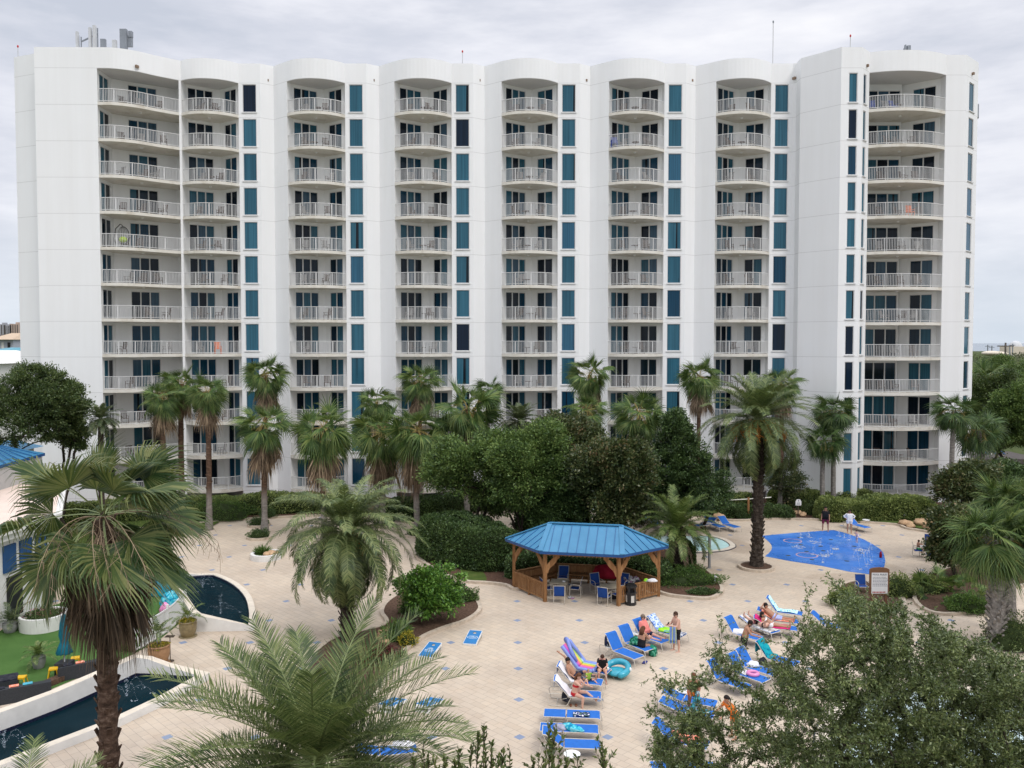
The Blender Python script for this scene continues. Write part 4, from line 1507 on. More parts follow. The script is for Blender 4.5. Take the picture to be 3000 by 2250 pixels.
def skeleton_mesh(mb, nodes, par, rad, sides=5, minr=0.):
	kids = {}
	for k, p in enumerate(par):
		if p >= 0:
			kids.setdefault(p, []).append(k)
	used = set()
	# follow the thickest child as one continuous tube
	stack = [(0, [0])]
	while stack:
		k, chain = stack.pop()
		while True:
			ch = kids.get(k, [])
			if not ch:
				break
			ch = sorted(ch, key=lambda c: -rad[c])
			for c in ch[1:]:
				stack.append((c, [k, c]))
			k = ch[0]
			chain.append(k)
		rr = [rad[c] for c in chain]
		if len(chain) > 1:
			rr[0] = min(rr[0], rr[1] * 1.25) if chain[0] != 0 else rr[0] * 1.35
		if max(rr) >= minr:
			mb.tube([nodes[c] for c in chain], rr, sides if rr[0] > .03 else 3, cap=False)
def crown_tips(r, n, centre, radii, lumps=7, flat=0., seed_lumps=None, shell=.55):
	"""tips spread through an uneven crown made of a few overlapping lobes"""
	cs = seed_lumps or []
	if not cs:
		for i in range(lumps):
			a = r.uniform(0, 2 * PI)
			z = r.uniform(-.75, .85)
			q = math.sqrt(max(0, 1 - z * z)) * r.uniform(.45, .78)
			cs.append((q * math.cos(a), q * math.sin(a), z * .72, r.uniform(.32, .55)))
		cs.append((0, 0, .1, .6))
	out = []
	while len(out) < n:
		c = r.choice(cs)
		v = np.array([r.gauss(0, 1), r.gauss(0, 1), r.gauss(0, 1)])
		v = v / np.linalg.norm(v) * c[3] * (r.uniform(shell, 1.0))
		p = np.array([(c[0] + v[0]) * radii[0], (c[1] + v[1]) * radii[1], (c[2] + v[2]) * radii[2]])
		out.append(np.array(centre) + p)
	return out
def broad_tree(name, label, loc, centre, radii, leaf, bark, ntips=260, per_tip=60, leaf_l=.16, leaf_w=.09, spread=.42, base_r=.16, seed=1, group=None, trunk_h=None, lumps=8, cat='tree', stems=1,
			step=.45, seed_lumps=None, shell=.55, up=.35, twig_r=.008, wig=.1):
	"""loc: foot of the trunk; centre: middle of the crown relative to loc"""
	r = random.Random(seed)
	rs = np.random.default_rng(seed)
	t = thing(name, label, cat, loc, 0, group)
	tips = crown_tips(r, ntips, centre, radii, lumps, seed_lumps=seed_lumps, shell=shell)
	mb = MB()
	C, D = [], []
	groups = [[] for _ in range(stems)]
	for q in tips:
		groups[r.randrange(stems)].append(q)
	for si in range(stems):
		if not groups[si]:
			continue
		th = trunk_h if trunk_h is not None else max(.4, centre[2] - radii[2] * .75)
		top = (centre[0] * .45 + (r.gauss(0, .5) if stems > 1 else 0), centre[1] * .45 + (r.gauss(0, .3) if stems > 1 else 0), th)
		root = (r.gauss(0, .3) if stems > 1 else 0, r.gauss(0, .2) if stems > 1 else 0, -.1)
		nodes, par, rad, tn = skeleton(groups[si], root, top, r, step, base_r / math.sqrt(stems), twig_r, wig)
		skeleton_mesh(mb, nodes, par, rad)
		for k, i in tn:
			p1 = nodes[k]
			p0 = nodes[par[k]]
			d = (p1 - p0) / (np.linalg.norm(p1 - p0) + 1e-9)
			m = int(per_tip * r.uniform(.6, 1.4))
			s = rs.uniform(-.9, 1.0, (m, 1))
			pts = p1 + d * s * spread * .8 + rs.normal(size=(m, 3)) * spread * .5 * np.array([1, 1, .75])
			C.append(pts)
			out = pts - np.array(centre) * np.array([1, 1, .8])
			out = out / (np.linalg.norm(out, axis=1, keepdims=True) + 1e-9)
			D.append(out * .7 + d * .5)
	link('trunk', mb.mesh('trunk', M[bark], True), t)
	C = np.concatenate(C)
	D = np.concatenate(D)
	ok = C[:, 2] > .1
	link('crown', leaf_mesh('crown', C[ok], D[ok], leaf_l, leaf_w, M[leaf], up, rs=rs), t)
	return t
def mound_core(fn, nu, nv):
	V, F = [], []
	for j in range(nv + 1):
		for i in range(nu):
			V.append(fn(i / nu, j / nv))
	for j in range(nv):
		for i in range(nu):
			a, b = j * nu + i, j * nu + (i + 1) % nu
			F.append((a, b, b + nu, a + nu))
	return V, F
def hedge(name, label, path, width, height, leaf, n=6000, leaf_l=.13, leaf_w=.08, seed=1, group=None, round_=.35, cat='hedge', bump=.08, hvar=.08):
	"""a clipped hedge along a path in plan: a dark woody core with leaves over its faces"""
	rs = np.random.default_rng(seed)
	P = catmull(path, 6) if len(path) > 2 else [Vector((p[0], p[1], 0)) for p in path]
	base = P[len(P) // 2].copy()
	seg = [0.]
	for a, b in zip(P[:-1], P[1:]):
		seg.append(seg[-1] + (b - a).length)
	L = seg[-1]
	def at(s):
		s = min(max(s, 0), L)
		for i in range(len(P) - 1):
			if s <= seg[i + 1] + 1e-6:
				t = (s - seg[i]) / max(1e-6, seg[i + 1] - seg[i])
				ta = (P[i + 1] - P[max(i - 1, 0)]).normalized()
				tb = (P[min(i + 2, len(P) - 1)] - P[i]).normalized()
				return P[i].lerp(P[i + 1], t), ta.lerp(tb, t).normalized()
		return P[-1], (P[-1] - P[-2]).normalized()
	ph = rs.uniform(0, 6, 6)
	def wob(s, a):
		return bump * (math.sin(s * 1.7 + ph[0] + a * 2) + math.sin(s * 3.9 + ph[1] - a * 3) * .7 + math.sin(s * 8.3 + ph[2] + a * 5) * .4)
	def surf(u, a, k=1.):
		"""u 0..1 along, a 0..pi over the section from one side over the top to the other"""
		s = u * L
		p, d = at(s)
		side = Vector((-d.y, d.x, 0))
		end = min(1., min(s, L - s) / (width * .5)) if L > 0 else 1.
		tap = math.sqrt(max(.02, 1 - (1 - end) ** 2))
		w = width / 2 * k * (.35 + .65 * tap)
		h = height * k * (.55 + .45 * tap) * (1 + hvar * math.sin(s * .9 + ph[3]))
		c, sn = math.cos(a), math.sin(a)
		e = round_
		x = math.copysign(abs(c) ** e, c) * w
		z = abs(sn) ** e * h
		q = p + side * x + Vector((0, 0, z))
		n = (side * c + Vector((0, 0, sn))).normalized()
		return q + n * wob(s, a), n
	# even spread over the section: walk its outline by length
	ag = np.linspace(0, PI, 241)
	ox = np.sign(np.cos(ag)) * np.abs(np.cos(ag)) ** round_ * width / 2
	oz = np.abs(np.sin(ag)) ** round_ * height
	cl = np.concatenate([[0], np.cumsum(np.hypot(np.diff(ox), np.diff(oz)))])
	C = np.empty((n, 3))
	D = np.empty((n, 3))
	for i in range(n):
		ang = float(np.interp(rs.random() * cl[-1], cl, ag))
		if rs.random() < .10:        # the two ends
			u = float(rs.random() < .5)
			q, _ = surf(u, ang, 1.)
			p, d = at(u * L)
			q = p + (q - p) * math.sqrt(rs.random())
			nn = d * (1 if u else -1)
		else:
			q, nn = surf(rs.random(), ang, 1.)
		dep = abs(rs.normal()) * .10
		q = q - nn * dep - base
		C[i] = q
		D[i] = nn * 1.0
	nu, nv = max(6, int(L / .45)), 10
	V, F = [], []
	for i in range(nu + 1):
		for j in range(nv + 1):
			q, _ = surf(i / nu, PI * j / nv, .9)
			V.append(tuple(q - base))
	for i in range(nu):
		for j in range(nv):
			a = i * (nv + 1) + j
			F.append((a, a + 1, a + nv + 2, a + nv + 1))
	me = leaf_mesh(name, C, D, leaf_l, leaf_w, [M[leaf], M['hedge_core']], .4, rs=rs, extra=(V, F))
	o = link(name, me, None, base)
	return tag(o, label, cat, group)
def shrub(name, label, c, rx, ry, h, leaf, n=2500, leaf_l=.12, leaf_w=.07, seed=1, group=None, cat='shrub', spiky=0., core=True, z0=.1, parent=None, lumpy=.18):
	rs = np.random.default_rng(seed)
	a = rs.uniform(0, 2 * PI, n)
	zf = rs.uniform(0, 1, n)
	rad = np.sqrt(1 - zf ** 2) if not spiky else np.ones(n)
	ph = rs.uniform(0, 6, 5)
	lump = 1 + lumpy * (np.sin(a * 3 + ph[0] + zf * 4) + .7 * np.sin(a * 5 + ph[1] - zf * 7) + .5 * np.sin(a * 2 + zf * 11 + ph[2]))
	k = lump * (1 - np.abs(rs.normal(size=n)) * .14)
	C = np.stack([rx * rad * np.cos(a) * k, ry * rad * np.sin(a) * k, h * zf * k], 1)
	D = np.stack([np.cos(a) * rad, np.sin(a) * rad, zf + .3], 1)
	if spiky:
		C = np.stack([rx * .35 * np.cos(a) * rs.random(n), ry * .35 * np.sin(a) * rs.random(n), np.zeros(n)], 1)
		D = np.stack([np.cos(a) * .6 * spiky, np.sin(a) * .6 * spiky, np.ones(n)], 1)
	ex = None
	if core and not spiky:
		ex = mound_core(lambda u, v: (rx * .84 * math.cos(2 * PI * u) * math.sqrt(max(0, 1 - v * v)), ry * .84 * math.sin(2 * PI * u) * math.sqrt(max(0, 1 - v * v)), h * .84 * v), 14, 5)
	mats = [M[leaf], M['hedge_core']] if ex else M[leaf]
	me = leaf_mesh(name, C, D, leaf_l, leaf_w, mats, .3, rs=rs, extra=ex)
	if parent is not None:
		return link(name, me, parent, c)
	o = link(name, me, None, (c[0], c[1], z0 if len(c) < 3 else c[2]))
	return tag(o, label, cat, group)
# palms
WIND = Vector((.9, -.1, 0))
class VB:
	"""vertex buffer for palm leaves: quads only (triangles repeat a vertex slightly apart)"""
	def __init__(s):
		s.v, s.f, s.fm = [], [], []
	def quad(s, a, b, c, d, mi=0):
		k = len(s.v)
		s.v += [a, b, c, d]
		s.f.append((k, k + 1, k + 2, k + 3))
		s.fm.append(mi)
	def strip(s, rows, mi=0):
		"""rows: list of lists of points with equal length; shared vertices, so the strip is one island"""
		k = len(s.v)
		w = len(rows[0])
		for r_ in rows:
			s.v += r_
		for i in range(len(rows) - 1):
			for j in range(w - 1):
				a = k + i * w + j
				s.f.append((a, a + 1, a + w + 1, a + w))
				s.fm.append(mi)
	def mesh(s, name, mats):
		return np_mesh(name, [tuple(p) for p in s.v], s.f, mats, s.fm)
def fan_frond(vb, base, az, el, pet, rad, r, nseg=26, droop=.5, wind=0., arc=115, dead=False, mi=0, stalk=1, split=.5):
	"""one palmate leaf: a petiole, then pleated segments joined to about half their length and drooping at the tips"""
	d = Vector((math.cos(az) * math.cos(el), math.sin(az) * math.cos(el), math.sin(el)))
	g = Vector((0, 0, -1))
	# petiole: gently arching
	pts = [base.copy()]
	p = base.copy()
	dd = d.copy()
	for i in range(4):
		dd = (dd + g * (.05 + .10 * droop) + WIND * wind * .06).normalized()
		p = p + dd * pet / 4
		pts.append(p.copy())
	side = dd.cross(Vector((0, 0, 1)))
	if side.length < 1e-3:
		side = Vector((1, 0, 0))
	side.normalize()
	up = side.cross(dd).normalized()
	w = max(.008, rad * .014)
	vb.strip([[q - side * w, q + up * w * .8, q + side * w] for q in pts], stalk)
	roll = r.gauss(0, .75)
	side, up = side * math.cos(roll) + up * math.sin(roll), up * math.cos(roll) - side * math.sin(roll)
	c = pts[-1]
	half = R(arc)
	cup = .25 + .2 * r.random()
	for i in range(nseg):
		t = (i + .5) / nseg * 2 - 1
		a = t * half
		da = half / nseg
		L = rad * (1 - .30 * abs(t) ** 2) * r.uniform(.9, 1.08)
		def dirn(ang):
			v = dd * math.cos(ang) + side * math.sin(ang) + up * cup * (abs(math.sin(ang)) * .5 + .1)
			return v.normalized()
		j = split * L
		m = dirn(a)
		l, rr = dirn(a - da), dirn(a + da)
		fold = up * (L * .018)
		gd = droop * (.55 + .45 * abs(t)) * r.uniform(.75, 1.25)
		b1 = g * (j * .10 * gd) + WIND * wind * j * .05
		cut = .96
		row0 = [c, c, c]
		row1 = [c + l * j * cut + b1 - fold, c + m * j + b1 + fold, c + rr * j * cut + b1 - fold]
		# free, drooping tip
		v2 = (m + g * .55 * gd + WIND * wind * .35).normalized()
		w2 = da * j * .62
		sd = (rr - l)
		sd = sd.normalized() if sd.length > 1e-6 else side
		p2 = c + m * j + b1 + v2 * (L - j) * .5
		v3 = (v2 + g * 1.25 * gd + WIND * wind * .4).normalized()
		p3 = p2 + v3 * (L - j) * .52
		row2 = [p2 - sd * w2 * .75, p2 + up * fold.length * .6, p2 + sd * w2 * .75]
		row3 = [p3 - sd * w2 * .10, p3, p3 + sd * w2 * .10]
		vb.strip([row0, row1, row2, row3], mi)
def fan_crown(r, rad, n=34, pet=None, nseg=22, droop=.55, wind=0., low=-.55, high=1.35, split=.5, arc=115, mess=.10):
	vb = VB()
	pet = pet or rad * .85
	for i in range(n):
		f = (i + .5) / n
		el = high + (low - high) * f ** .85 + r.gauss(0, mess)
		az = i * 2.39996 + r.gauss(0, .15)
		base = Vector((math.cos(az) * rad * .05, math.sin(az) * rad * .05, rad * .12 * (1 - f)))
		k = r.uniform(1 - mess * 1.6, 1.1)
		fan_frond(vb, base, az, el, pet * k * (.55 if f < .12 else 1), rad * k * (.75 if f < .1 else 1), r, nseg, droop * (.6 + .8 * f) * r.uniform(1 - mess * 3, 1 + mess * 3), wind, arc * (.5 if f < .08 else 1), split=split)
	return vb
def dead_skirt(r, rad, n=22, length=1., nseg=12, mi=0):
	vb = VB()
	for i in range(n):
		az = i * 2.39996 + r.gauss(0, .3)
		el = -.72 - .75 * r.random()
		base = Vector((math.cos(az) * rad * .07, math.sin(az) * rad * .07, -rad * .05 - r.random() * length * .35))
		fan_frond(vb, base, az, el, length * .35 * r.uniform(.6, 1.1), length * .62 * r.uniform(.7, 1.15), r, nseg, 1.5, 0, 55, split=.25)
	return vb
def pinnate_frond(vb, base, az, el, L, r, nl=34, leaf=.42, droop=1.1, vee=.45, wid=.022, mi=0, stalk=1, wind=0., tipdroop=.35, start=.12):
	"""one feather leaf: an arching midrib with two ranks of narrow leaflets"""
	n = 14
	pts, dirs = [], []
	p = base.copy()
	side0 = Vector((-math.sin(az), math.cos(az), 0))
	bend = r.gauss(0, .12)
	for i in range(n + 1):
		s = i / n
		e = el - droop * s ** 1.35
		a = az + bend * s + wind * .35 * s * math.sin(-az)
		d = Vector((math.cos(a) * math.cos(e), math.sin(a) * math.cos(e), math.sin(e)))
		pts.append(p.copy())
		dirs.append(d)
		p = p + d * L / n
	w = [L * .009 * (1 - .85 * i / n) + .003 for i in range(n + 1)]
	rows = []
	for i in range(n + 1):
		sd = dirs[i].cross(Vector((0, 0, 1)))
		sd = sd.normalized() if sd.length > 1e-3 else side0
		u = sd.cross(dirs[i]).normalized()
		rows.append([pts[i] - sd * w[i], pts[i] + u * w[i] * .8, pts[i] + sd * w[i]])
	vb.strip(rows, stalk)
	g = Vector((0, 0, -1))
	for k in range(nl):
		s = start + (1 - start) * (k + .5) / nl
		f = s * n
		i = min(n - 1, int(f))
		t = f - i
		q = pts[i].lerp(pts[i + 1], t)
		d = dirs[i].lerp(dirs[i + 1], t).normalized()
		sd = d.cross(Vector((0, 0, 1)))
		sd = sd.normalized() if sd.length > 1e-3 else side0
		u = sd.cross(d).normalized()
		ll = leaf * (math.sin(PI * min(1, .12 + .88 * s * .92)) ** .55) * r.uniform(.85, 1.12)
		fwd = .35 + .75 * s
		for sg in (-1, 1):
			v = (sd * sg + d * fwd * r.uniform(.8, 1.2) + u * (vee + r.gauss(0, .14))).normalized()
			v2 = (v + g * tipdroop * r.uniform(.6, 1.4) + WIND * wind * .3).normalized()
			x = v.cross(u)
			x = (x.normalized() if x.length > 1e-3 else d) * wid
			m = q + v * ll * .5
			e = m + v2 * ll * .5
			vb.strip([[q - x * .5, q + x * .5], [m - x, m + x], [e - x * .12, e + x * .12]], mi)
def pinnate_crown(r, L, n=40, nl=34, leaf=None, droop=1.1, low=-.55, high=1.4, vee=.4, wid=.024, wind=0., tipdroop=.35, dcurve=1.):
	vb = VB()
	leaf = leaf or L * .16
	for i in range(n):
		f = (i + .5) / n
		el = high + (low - high) * f ** .9 + r.gauss(0, .09)
		az = i * 2.39996 + r.gauss(0, .12)
		base = Vector((math.cos(az) * L * .03, math.sin(az) * L * .03, L * .06 * (1 - f)))
		pinnate_frond(vb, base, az, el, L * r.uniform(.85, 1.06) * (.8 if f < .1 else 1), r, nl, leaf, droop * (.55 + .6 * f) * r.uniform(.85, 1.15), vee, wid, wind=wind, tipdroop=tipdroop)
	return vb
def palm_trunk_mesh(name, h, r0, r1, mat, r, rough=.06, boots=0, bend=.15, mats2=None, sides=10, rings=22, bulge=1.25, criss=False):
	mb = MB()
	bx, by = r.gauss(0, bend), r.gauss(0, bend)
	pts, rad = [], []
	for i in range(rings + 1):
		s = i / rings
		pts.append(Vector((bx * math.sin(PI * s) * .5, by * math.sin(PI * s) * .5, h * s)))
		k = r0 + (r1 - r0) * s
		if s < .12:
			k *= 1 + (bulge - 1) * (1 - s / .12)
		rad.append(k * (1 + r.gauss(0, rough * .6) + (rough * (i % 2))))
	mb.tube(pts, rad, sides)
	for i in range(boots):
		s = .25 + .74 * i / boots if mats2 is None else i / boots
		a = i * 2.39996 + r.gauss(0, .2)
		k = (r0 + (r1 - r0) * s)
		c = Vector((bx * math.sin(PI * s) * .5, by * math.sin(PI * s) * .5, h * s))
		o = Vector((math.cos(a), math.sin(a), 0))
		p0 = c + o * k * .85
		tw = Vector((-o.y, o.x, 0)) * k * (.55 if criss and i % 2 else (-.55 if criss else 0))
		p1 = c + o * (k * (1.5 if criss else 1.35)) + Vector((0, 0, k * 1.0)) + tw
		mb.bar(p0, p1, k * (.30 if criss else .55), k * (.30 if criss else .16), up=(0, 0, 1))
	return mb.mesh(name, M[mat], False)
def palm(name, label, foot, top_z, crown_me, trunk_me_fn, group=None, dead=None, rz=0., scale=1., fruit=None):
	t = thing(name, label, 'palm', foot, rz, group)
	h = top_z - foot[2]
	link('trunk', trunk_me_fn(h), t)
	c = link('crown', crown_me, t, (0, 0, h))
	c.scale = (scale,) * 3
	if dead is not None:
		d = link('dead_fronds', dead, t, (0, 0, h))
		d.scale = (scale,) * 3
	if fruit is not None:
		f = link('fruit_stalks', fruit, t, (0, 0, h))
		f.scale = (scale,) * 3
	return t
# planting
distance()
def plant_palms():
	r = random.Random(21)
	# shared crowns: Washingtonia (fan, shaggy), sabal (fan, tight), date (feather)
	WC, SC, DC, DS = [], [], [], []
	for i in range(3):
		WC.append(fan_crown(random.Random(100 + i), 1.15, 44, .9, 24, 1.05, .5, low=-1.0, split=.36, mess=.16).mesh('crown', [M['palm_bright'], M['fruit_stalk']]))
		DS.append(dead_skirt(random.Random(200 + i), 1.0, 44, 2.5, 10).mesh('dead_fronds', [M['palm_dead'], M['palm_dead_dark']]))
	for i in range(2):
		SC.append(fan_crown(random.Random(300 + i), .95, 44, .8, 20, 1.0, .3, low=-1.0, split=.32, arc=130).mesh('crown', [M['palm_green'], M['palm_green']]))
	for i in range(2):
		DC.append(pinnate_crown(random.Random(400 + i), 1.0, 44, 34, .20, 1.25, -.6, 1.4, .35, .014, .3).mesh('crown', [M['date_dark'], M['palm_green']]))
	STW = fruit_mesh(random.Random(5), 1.0, 'fruit_stalk')
	def tm_w(r0, r1, mat='palm_trunk'):
		return lambda h: palm_trunk_mesh('trunk', h, r0, r1, mat, r, .05, 16 if h > 4 else 0, .15, bulge=1.5)
	W = [  # px, py, r_px, Y, label
		(765, 1246, 80, 59.0, 'shaggy fan palm standing in a ring bed left of the feathery palm, grey lower trunk'),
		(778, 1100, 62, 67, 'fan palm rising directly behind the ring-bed palm, its crown against the white wall'),
		(945, 1262, 90, 56, 'broad shaggy fan palm with a skirt of dead fronds left of the middle trees'),
		(1101, 1178, 58, 66, 'small-crowned fan palm with thin grey trunk behind the broad ones'),
		(1122, 1271, 88, 61, 'shaggy fan palm between two others behind the feathery palm'),
		(1223, 1265, 90, 58.4, 'tall fan palm with clean grey lower trunk in a ring bed beside the dark hedge'),
		(1232, 1115, 62, 67, 'fan palm highest of the group left of the middle trees'),
		(1371, 1200, 90, 60, 'leaning fan palm at the left edge of the round green trees'),
		(1725, 1100, 64, 67, 'tall fan palm above the middle trees, upper one of two in line'),
		(1716, 1205, 62, 62, 'fan palm above the middle trees, lower one of two in line'),
		(1868, 1214, 78, 61, 'fan palm with hanging dead skirt between the middle trees and the dark conical tree'),
		(2052, 1105, 62, 66, 'neat round-crowned fan palm alone against the white wall right of centre'),
		(477, 1165, 60, 60, 'fan palm leftmost of three slim ones by the left balconies'),
		(530, 1125, 56, 62, 'fan palm middle one of three slim ones by the left balconies'),
		(608, 1150, 60, 60, 'fan palm rightmost of three slim ones by the left balconies'),
		(2292, 1125, 58, 66, 'fan palm with upright crown hidden partly behind the big date palm'),
		(2885, 1120, 75, 82, 'fan palm with drooping dead fronds beyond the right end of the block'),
	]
	for i, (px, py, rp, Y, lab) in enumerate(W):
		p = A(px, py, Y)
		s = rp * Y / FPX / 1.48
		rt = .17 if Y < 63 else .14
		foot = Vector((p.x + r.uniform(-.1, .1), Y, 0))
		if i in (0, 5):
			foot = Vector((G(*((762, 1572) if i == 0 else (1223, 1569))).x, Y, .1))
		palm('fan_palm', lab, foot, p.z, WC[i % 3], tm_w(rt * 1.25, rt), 'fan palms in front of the block', DS[i % 3] if i != 11 else DS[1], r.uniform(0, 6), s)
	S = [
		(1434, 1148, 48, 66, 'small rounded fan palm just behind the middle trees'),
		(2449, 1205, 62, 67, 'cabbage palm with round crown left of the right tower, the taller of the pair'),
		(2419, 1292, 60, 66, 'cabbage palm left of the right tower, the shorter of the pair'),
		(2799, 1204, 62, 64, 'cabbage palm with yellow flower stalks in front of the right end of the tower'),
		(2872, 1262, 70, 66, 'cabbage palm at the right end of the block, shorter and behind the bushes'),
	]
	for i, (px, py, rp, Y, lab) in enumerate(S):
		p = A(px, py, Y)
		s = rp * Y / FPX / 1.3
		palm('cabbage_palm', lab, Vector((p.x - .1, Y, 0)), p.z, SC[i % 2], lambda h: palm_trunk_mesh('trunk', h, .2, .17, 'palm_trunk_grey', r, .03, 0, .2, bulge=1.2), 'cabbage palms by the block',
			None, r.uniform(0, 6), s, STW)
	Dd = [(1522, 1222, 72, 60, 'small feathery palm peeping over the middle trees'), (1628, 1232, 52, 64, 'smaller feathery palm right of the other one over the middle trees'),
		(295, 1215, 60, 57, 'dark small feathery palm beside the left tree')]
	for i, (px, py, rp, Y, lab) in enumerate(Dd):
		p = A(px, py, Y)
		palm('feather_palm', lab, Vector((p.x, Y, 0)), p.z - .3, DC[i % 2], lambda h: palm_trunk_mesh('trunk', h, .2, .18, 'palm_trunk_dark', r, .06, 10), None, None, r.uniform(0, 6), rp * Y / FPX / .95)
	# the big date palm by the splash pad
	foot = G(2216, 1662, 0)
	foot.z = .1
	top = A(2212, 1235, foot.y)
	rr = random.Random(61)
	cr = pinnate_crown(rr, 3.95, 80, 76, .60, 1.55, -.9, 1.45, .38, .021, .5, .42).mesh('crown', [M['date_green'], M['rachis']])
	palm('date_palm', 'big date palm with orange fruit clusters in a ring bed beside the blue splash pad', foot, top.z,
		cr, lambda h: palm_trunk_mesh('trunk', h, .31, .27, 'palm_trunk_dark', rr, .05, 150, .1, mats2=1, bulge=1.35), None, None, 0, 1., fruit_mesh(rr, 1.75, 'fruit_orange', 13, True))
	# the young palm by the pool
	foot = G(1984, 1684, 0)
	foot.z = .1
	top = A(1986, 1548, foot.y)
	rr = random.Random(62)
	cr = pinnate_crown(rr, 2.75, 44, 60, .46, 1.35, -.3, 1.45, .30, .019, .2, .30)
	for az in (-2.2, -.6, -1.2):
		pinnate_frond(cr, Vector((0, 0, -.1)), az, -.9, 2.2, rr, 40, .35, .6, .2, .018, 2, 2)
	palm('canary_palm', 'stout young palm with bright arching fronds between the gazebo and the wading pool', foot, top.z,
		cr.mesh('crown', [M['cycas_green'], M['palm_bright'], M['palm_dead']]), lambda h: palm_trunk_mesh('trunk', h, .36, .36, 'palm_trunk_dark', rr, .05, 60, .03, mats2=1, bulge=1.15))
	# the feathery palm left of the flower bed
	foot = G(1018, 1880, 0)
	foot.z = .1
	top = A(1035, 1570, foot.y)
	rr = random.Random(63)
	cr = pinnate_crown(rr, 3.85, 92, 80, .60, 2.0, -1.0, 1.4, .25, .019, .3, .75).mesh('crown', [M['date_green'], M['rachis']])
	palm('date_palm', 'feathery palm with drooping grey-green fronds on the left of the flower bed', foot, top.z,
		cr, lambda h: palm_trunk_mesh('trunk', h, .29, .25, 'palm_trunk_dark', rr, .06, 110, .05, mats2=1, bulge=1.2), None, None, 0, 1., fruit_mesh(rr, 1.2, 'fruit_orange', 5))
	# the near one at the bottom edge
	top = A(925, 2255, 16.5)
	rr = random.Random(64)
	cr = pinnate_crown(rr, 3.5, 78, 80, .62, 1.0, -.4, 1.25, .5, .0125, .25, .16).mesh('crown', [M['date_green'], M['rachis']])
	palm('date_palm', 'near feathery palm spreading its fronds over the bottom edge of the picture', Vector((top.x, 16.5, 0)), top.z,
		cr, lambda h: palm_trunk_mesh('trunk', h, .27, .25, 'palm_trunk_dark', rr, .06, 90, .05, mats2=1))
	p = A(60, 2500, 15.5)
	palm('date_palm', 'feathery palm showing only its frond tips at the bottom left corner', Vector((p.x, 15.5, 0)), p.z, pinnate_crown(random.Random(65), 2.1, 26, 56, .45, .9, 0, 1.3, .45, .012, .2, .2).mesh('crown', [M['date_green'], M['rachis']]), lambda h: palm_trunk_mesh('trunk', h, .25, .22, 'palm_trunk_dark', rr))
	# right-hand cabbage palms, near
	for k, (bx, by, cx, cyy, rp, seed, lab) in enumerate(((2918, 1896, 2890, 1585, 175, 71, 'near cabbage palm at the right edge with a criss-cross bark trunk, the front one'),
														(2958, 1856, 2968, 1490, 150, 72, 'near cabbage palm at the right edge with smooth grey trunk, the rear one'))):
		foot = G(bx, by)
		top = A(cx, cyy - 2, foot.y)
		rr = random.Random(seed)
		rad = rp * foot.y / FPX / 1.75
		cr = fan_crown(rr, rad, 84, rad * .75, 30, .9, .6, low=-.62, split=.25, arc=125).mesh('crown', [M['palm_bright'], M['palm_green']])
		t = palm('cabbage_palm', lab, foot, top.z, cr, (lambda h: palm_trunk_mesh('trunk', h, .27, .36, 'palm_trunk_grey', rr, .05, 110, .05, mats2=1, criss=True)) if k == 0 else
				(lambda h: palm_trunk_mesh('trunk', h, .30, .27, 'palm_trunk_grey', rr, .03, 0, .05)), None, None, 0, 1., fruit_mesh(rr, 1.5, 'fruit_stalk', 8))
	# the shaggy fan palm in the left foreground
	rr = random.Random(81)
	Y = 20.
	top = A(303, 1520, Y)
	vb = fan_crown(rr, 1.72, 27, 1.5, 46, 1.0, 1.0, low=-.6, high=1.5, split=.50, arc=110, mess=.19)
	crown = vb.mesh('crown', [M['palm_front'], M['rachis']])
	sk = dead_skirt(rr, 1.2, 44, 2.9, 16)
	for i in range(18):
		az = rr.uniform(-1.4, 1.2) if i < 12 else rr.uniform(0, 6)
		fan_frond(sk, Vector((0, 0, -.2)), az, rr.uniform(-.5, .15), rr.uniform(1.1, 1.8), rr.uniform(.6, 1.0), rr, 12, 2.0, .5, 40, mi=1, split=.15)
	skm = sk.mesh('dead_fronds', [M['palm_dead_dark'], M['palm_dead']])
	t = palm('fan_palm', 'large shaggy fan palm in the left foreground with a ragged brown trunk and dead skirt', Vector((A(312, 1900, Y).x, Y, 0)), top.z,
			crown, lambda h: palm_trunk_mesh('trunk', h, .235, .205, 'palm_trunk_brown', rr, .07, 90, .04, mats2=1, sides=14, rings=40), None, skm)
	st = MB()
	for k in range(8):
		az = rr.uniform(-2.6, .8)
		p = Vector((0, 0, 0))
		d = Vector((math.cos(az), math.sin(az), .55))
		pts = [p.copy()]
		for i in range(10):
			d = (d + Vector((.05, 0, -.17))).normalized()
			p = p + d * .30
			pts.append(p.copy())
		st.tube(pts, [.016 - .0012 * i for i in range(11)], 4)
		for i in range(4, 11):
			for q in range(3):
				e = pts[i] + Vector((rr.gauss(0, .12), rr.gauss(0, .12), -rr.uniform(.15, .5)))
				st.tube([pts[i], (pts[i] + e) / 2 + Vector((.03, 0, .03)), e], .005, 3)
	o = link('flower_stalks', st.mesh('flower_stalks', M['palm_dead']), t, (0, 0, top.z))
	# low fan palms in the right bed
	for px, py, s, lab in ((2735, 1745, 1.25, 'low trunkless fan palm in the right bed, the larger one'), (2830, 1752, .9, 'low trunkless fan palm with pale leaves in the right bed')):
		foot = G(px, py)
		vb = fan_crown(random.Random(px), s * .62, 16, s * .9, 20, .5, 0, low=.1, high=1.3, arc=120)
		tag(link('dwarf_fan_palm', vb.mesh('dwarf_fan_palm', [M['palm_bright'], M['palm_green']]), None, (foot.x, foot.y, .15)), lab, 'palm')
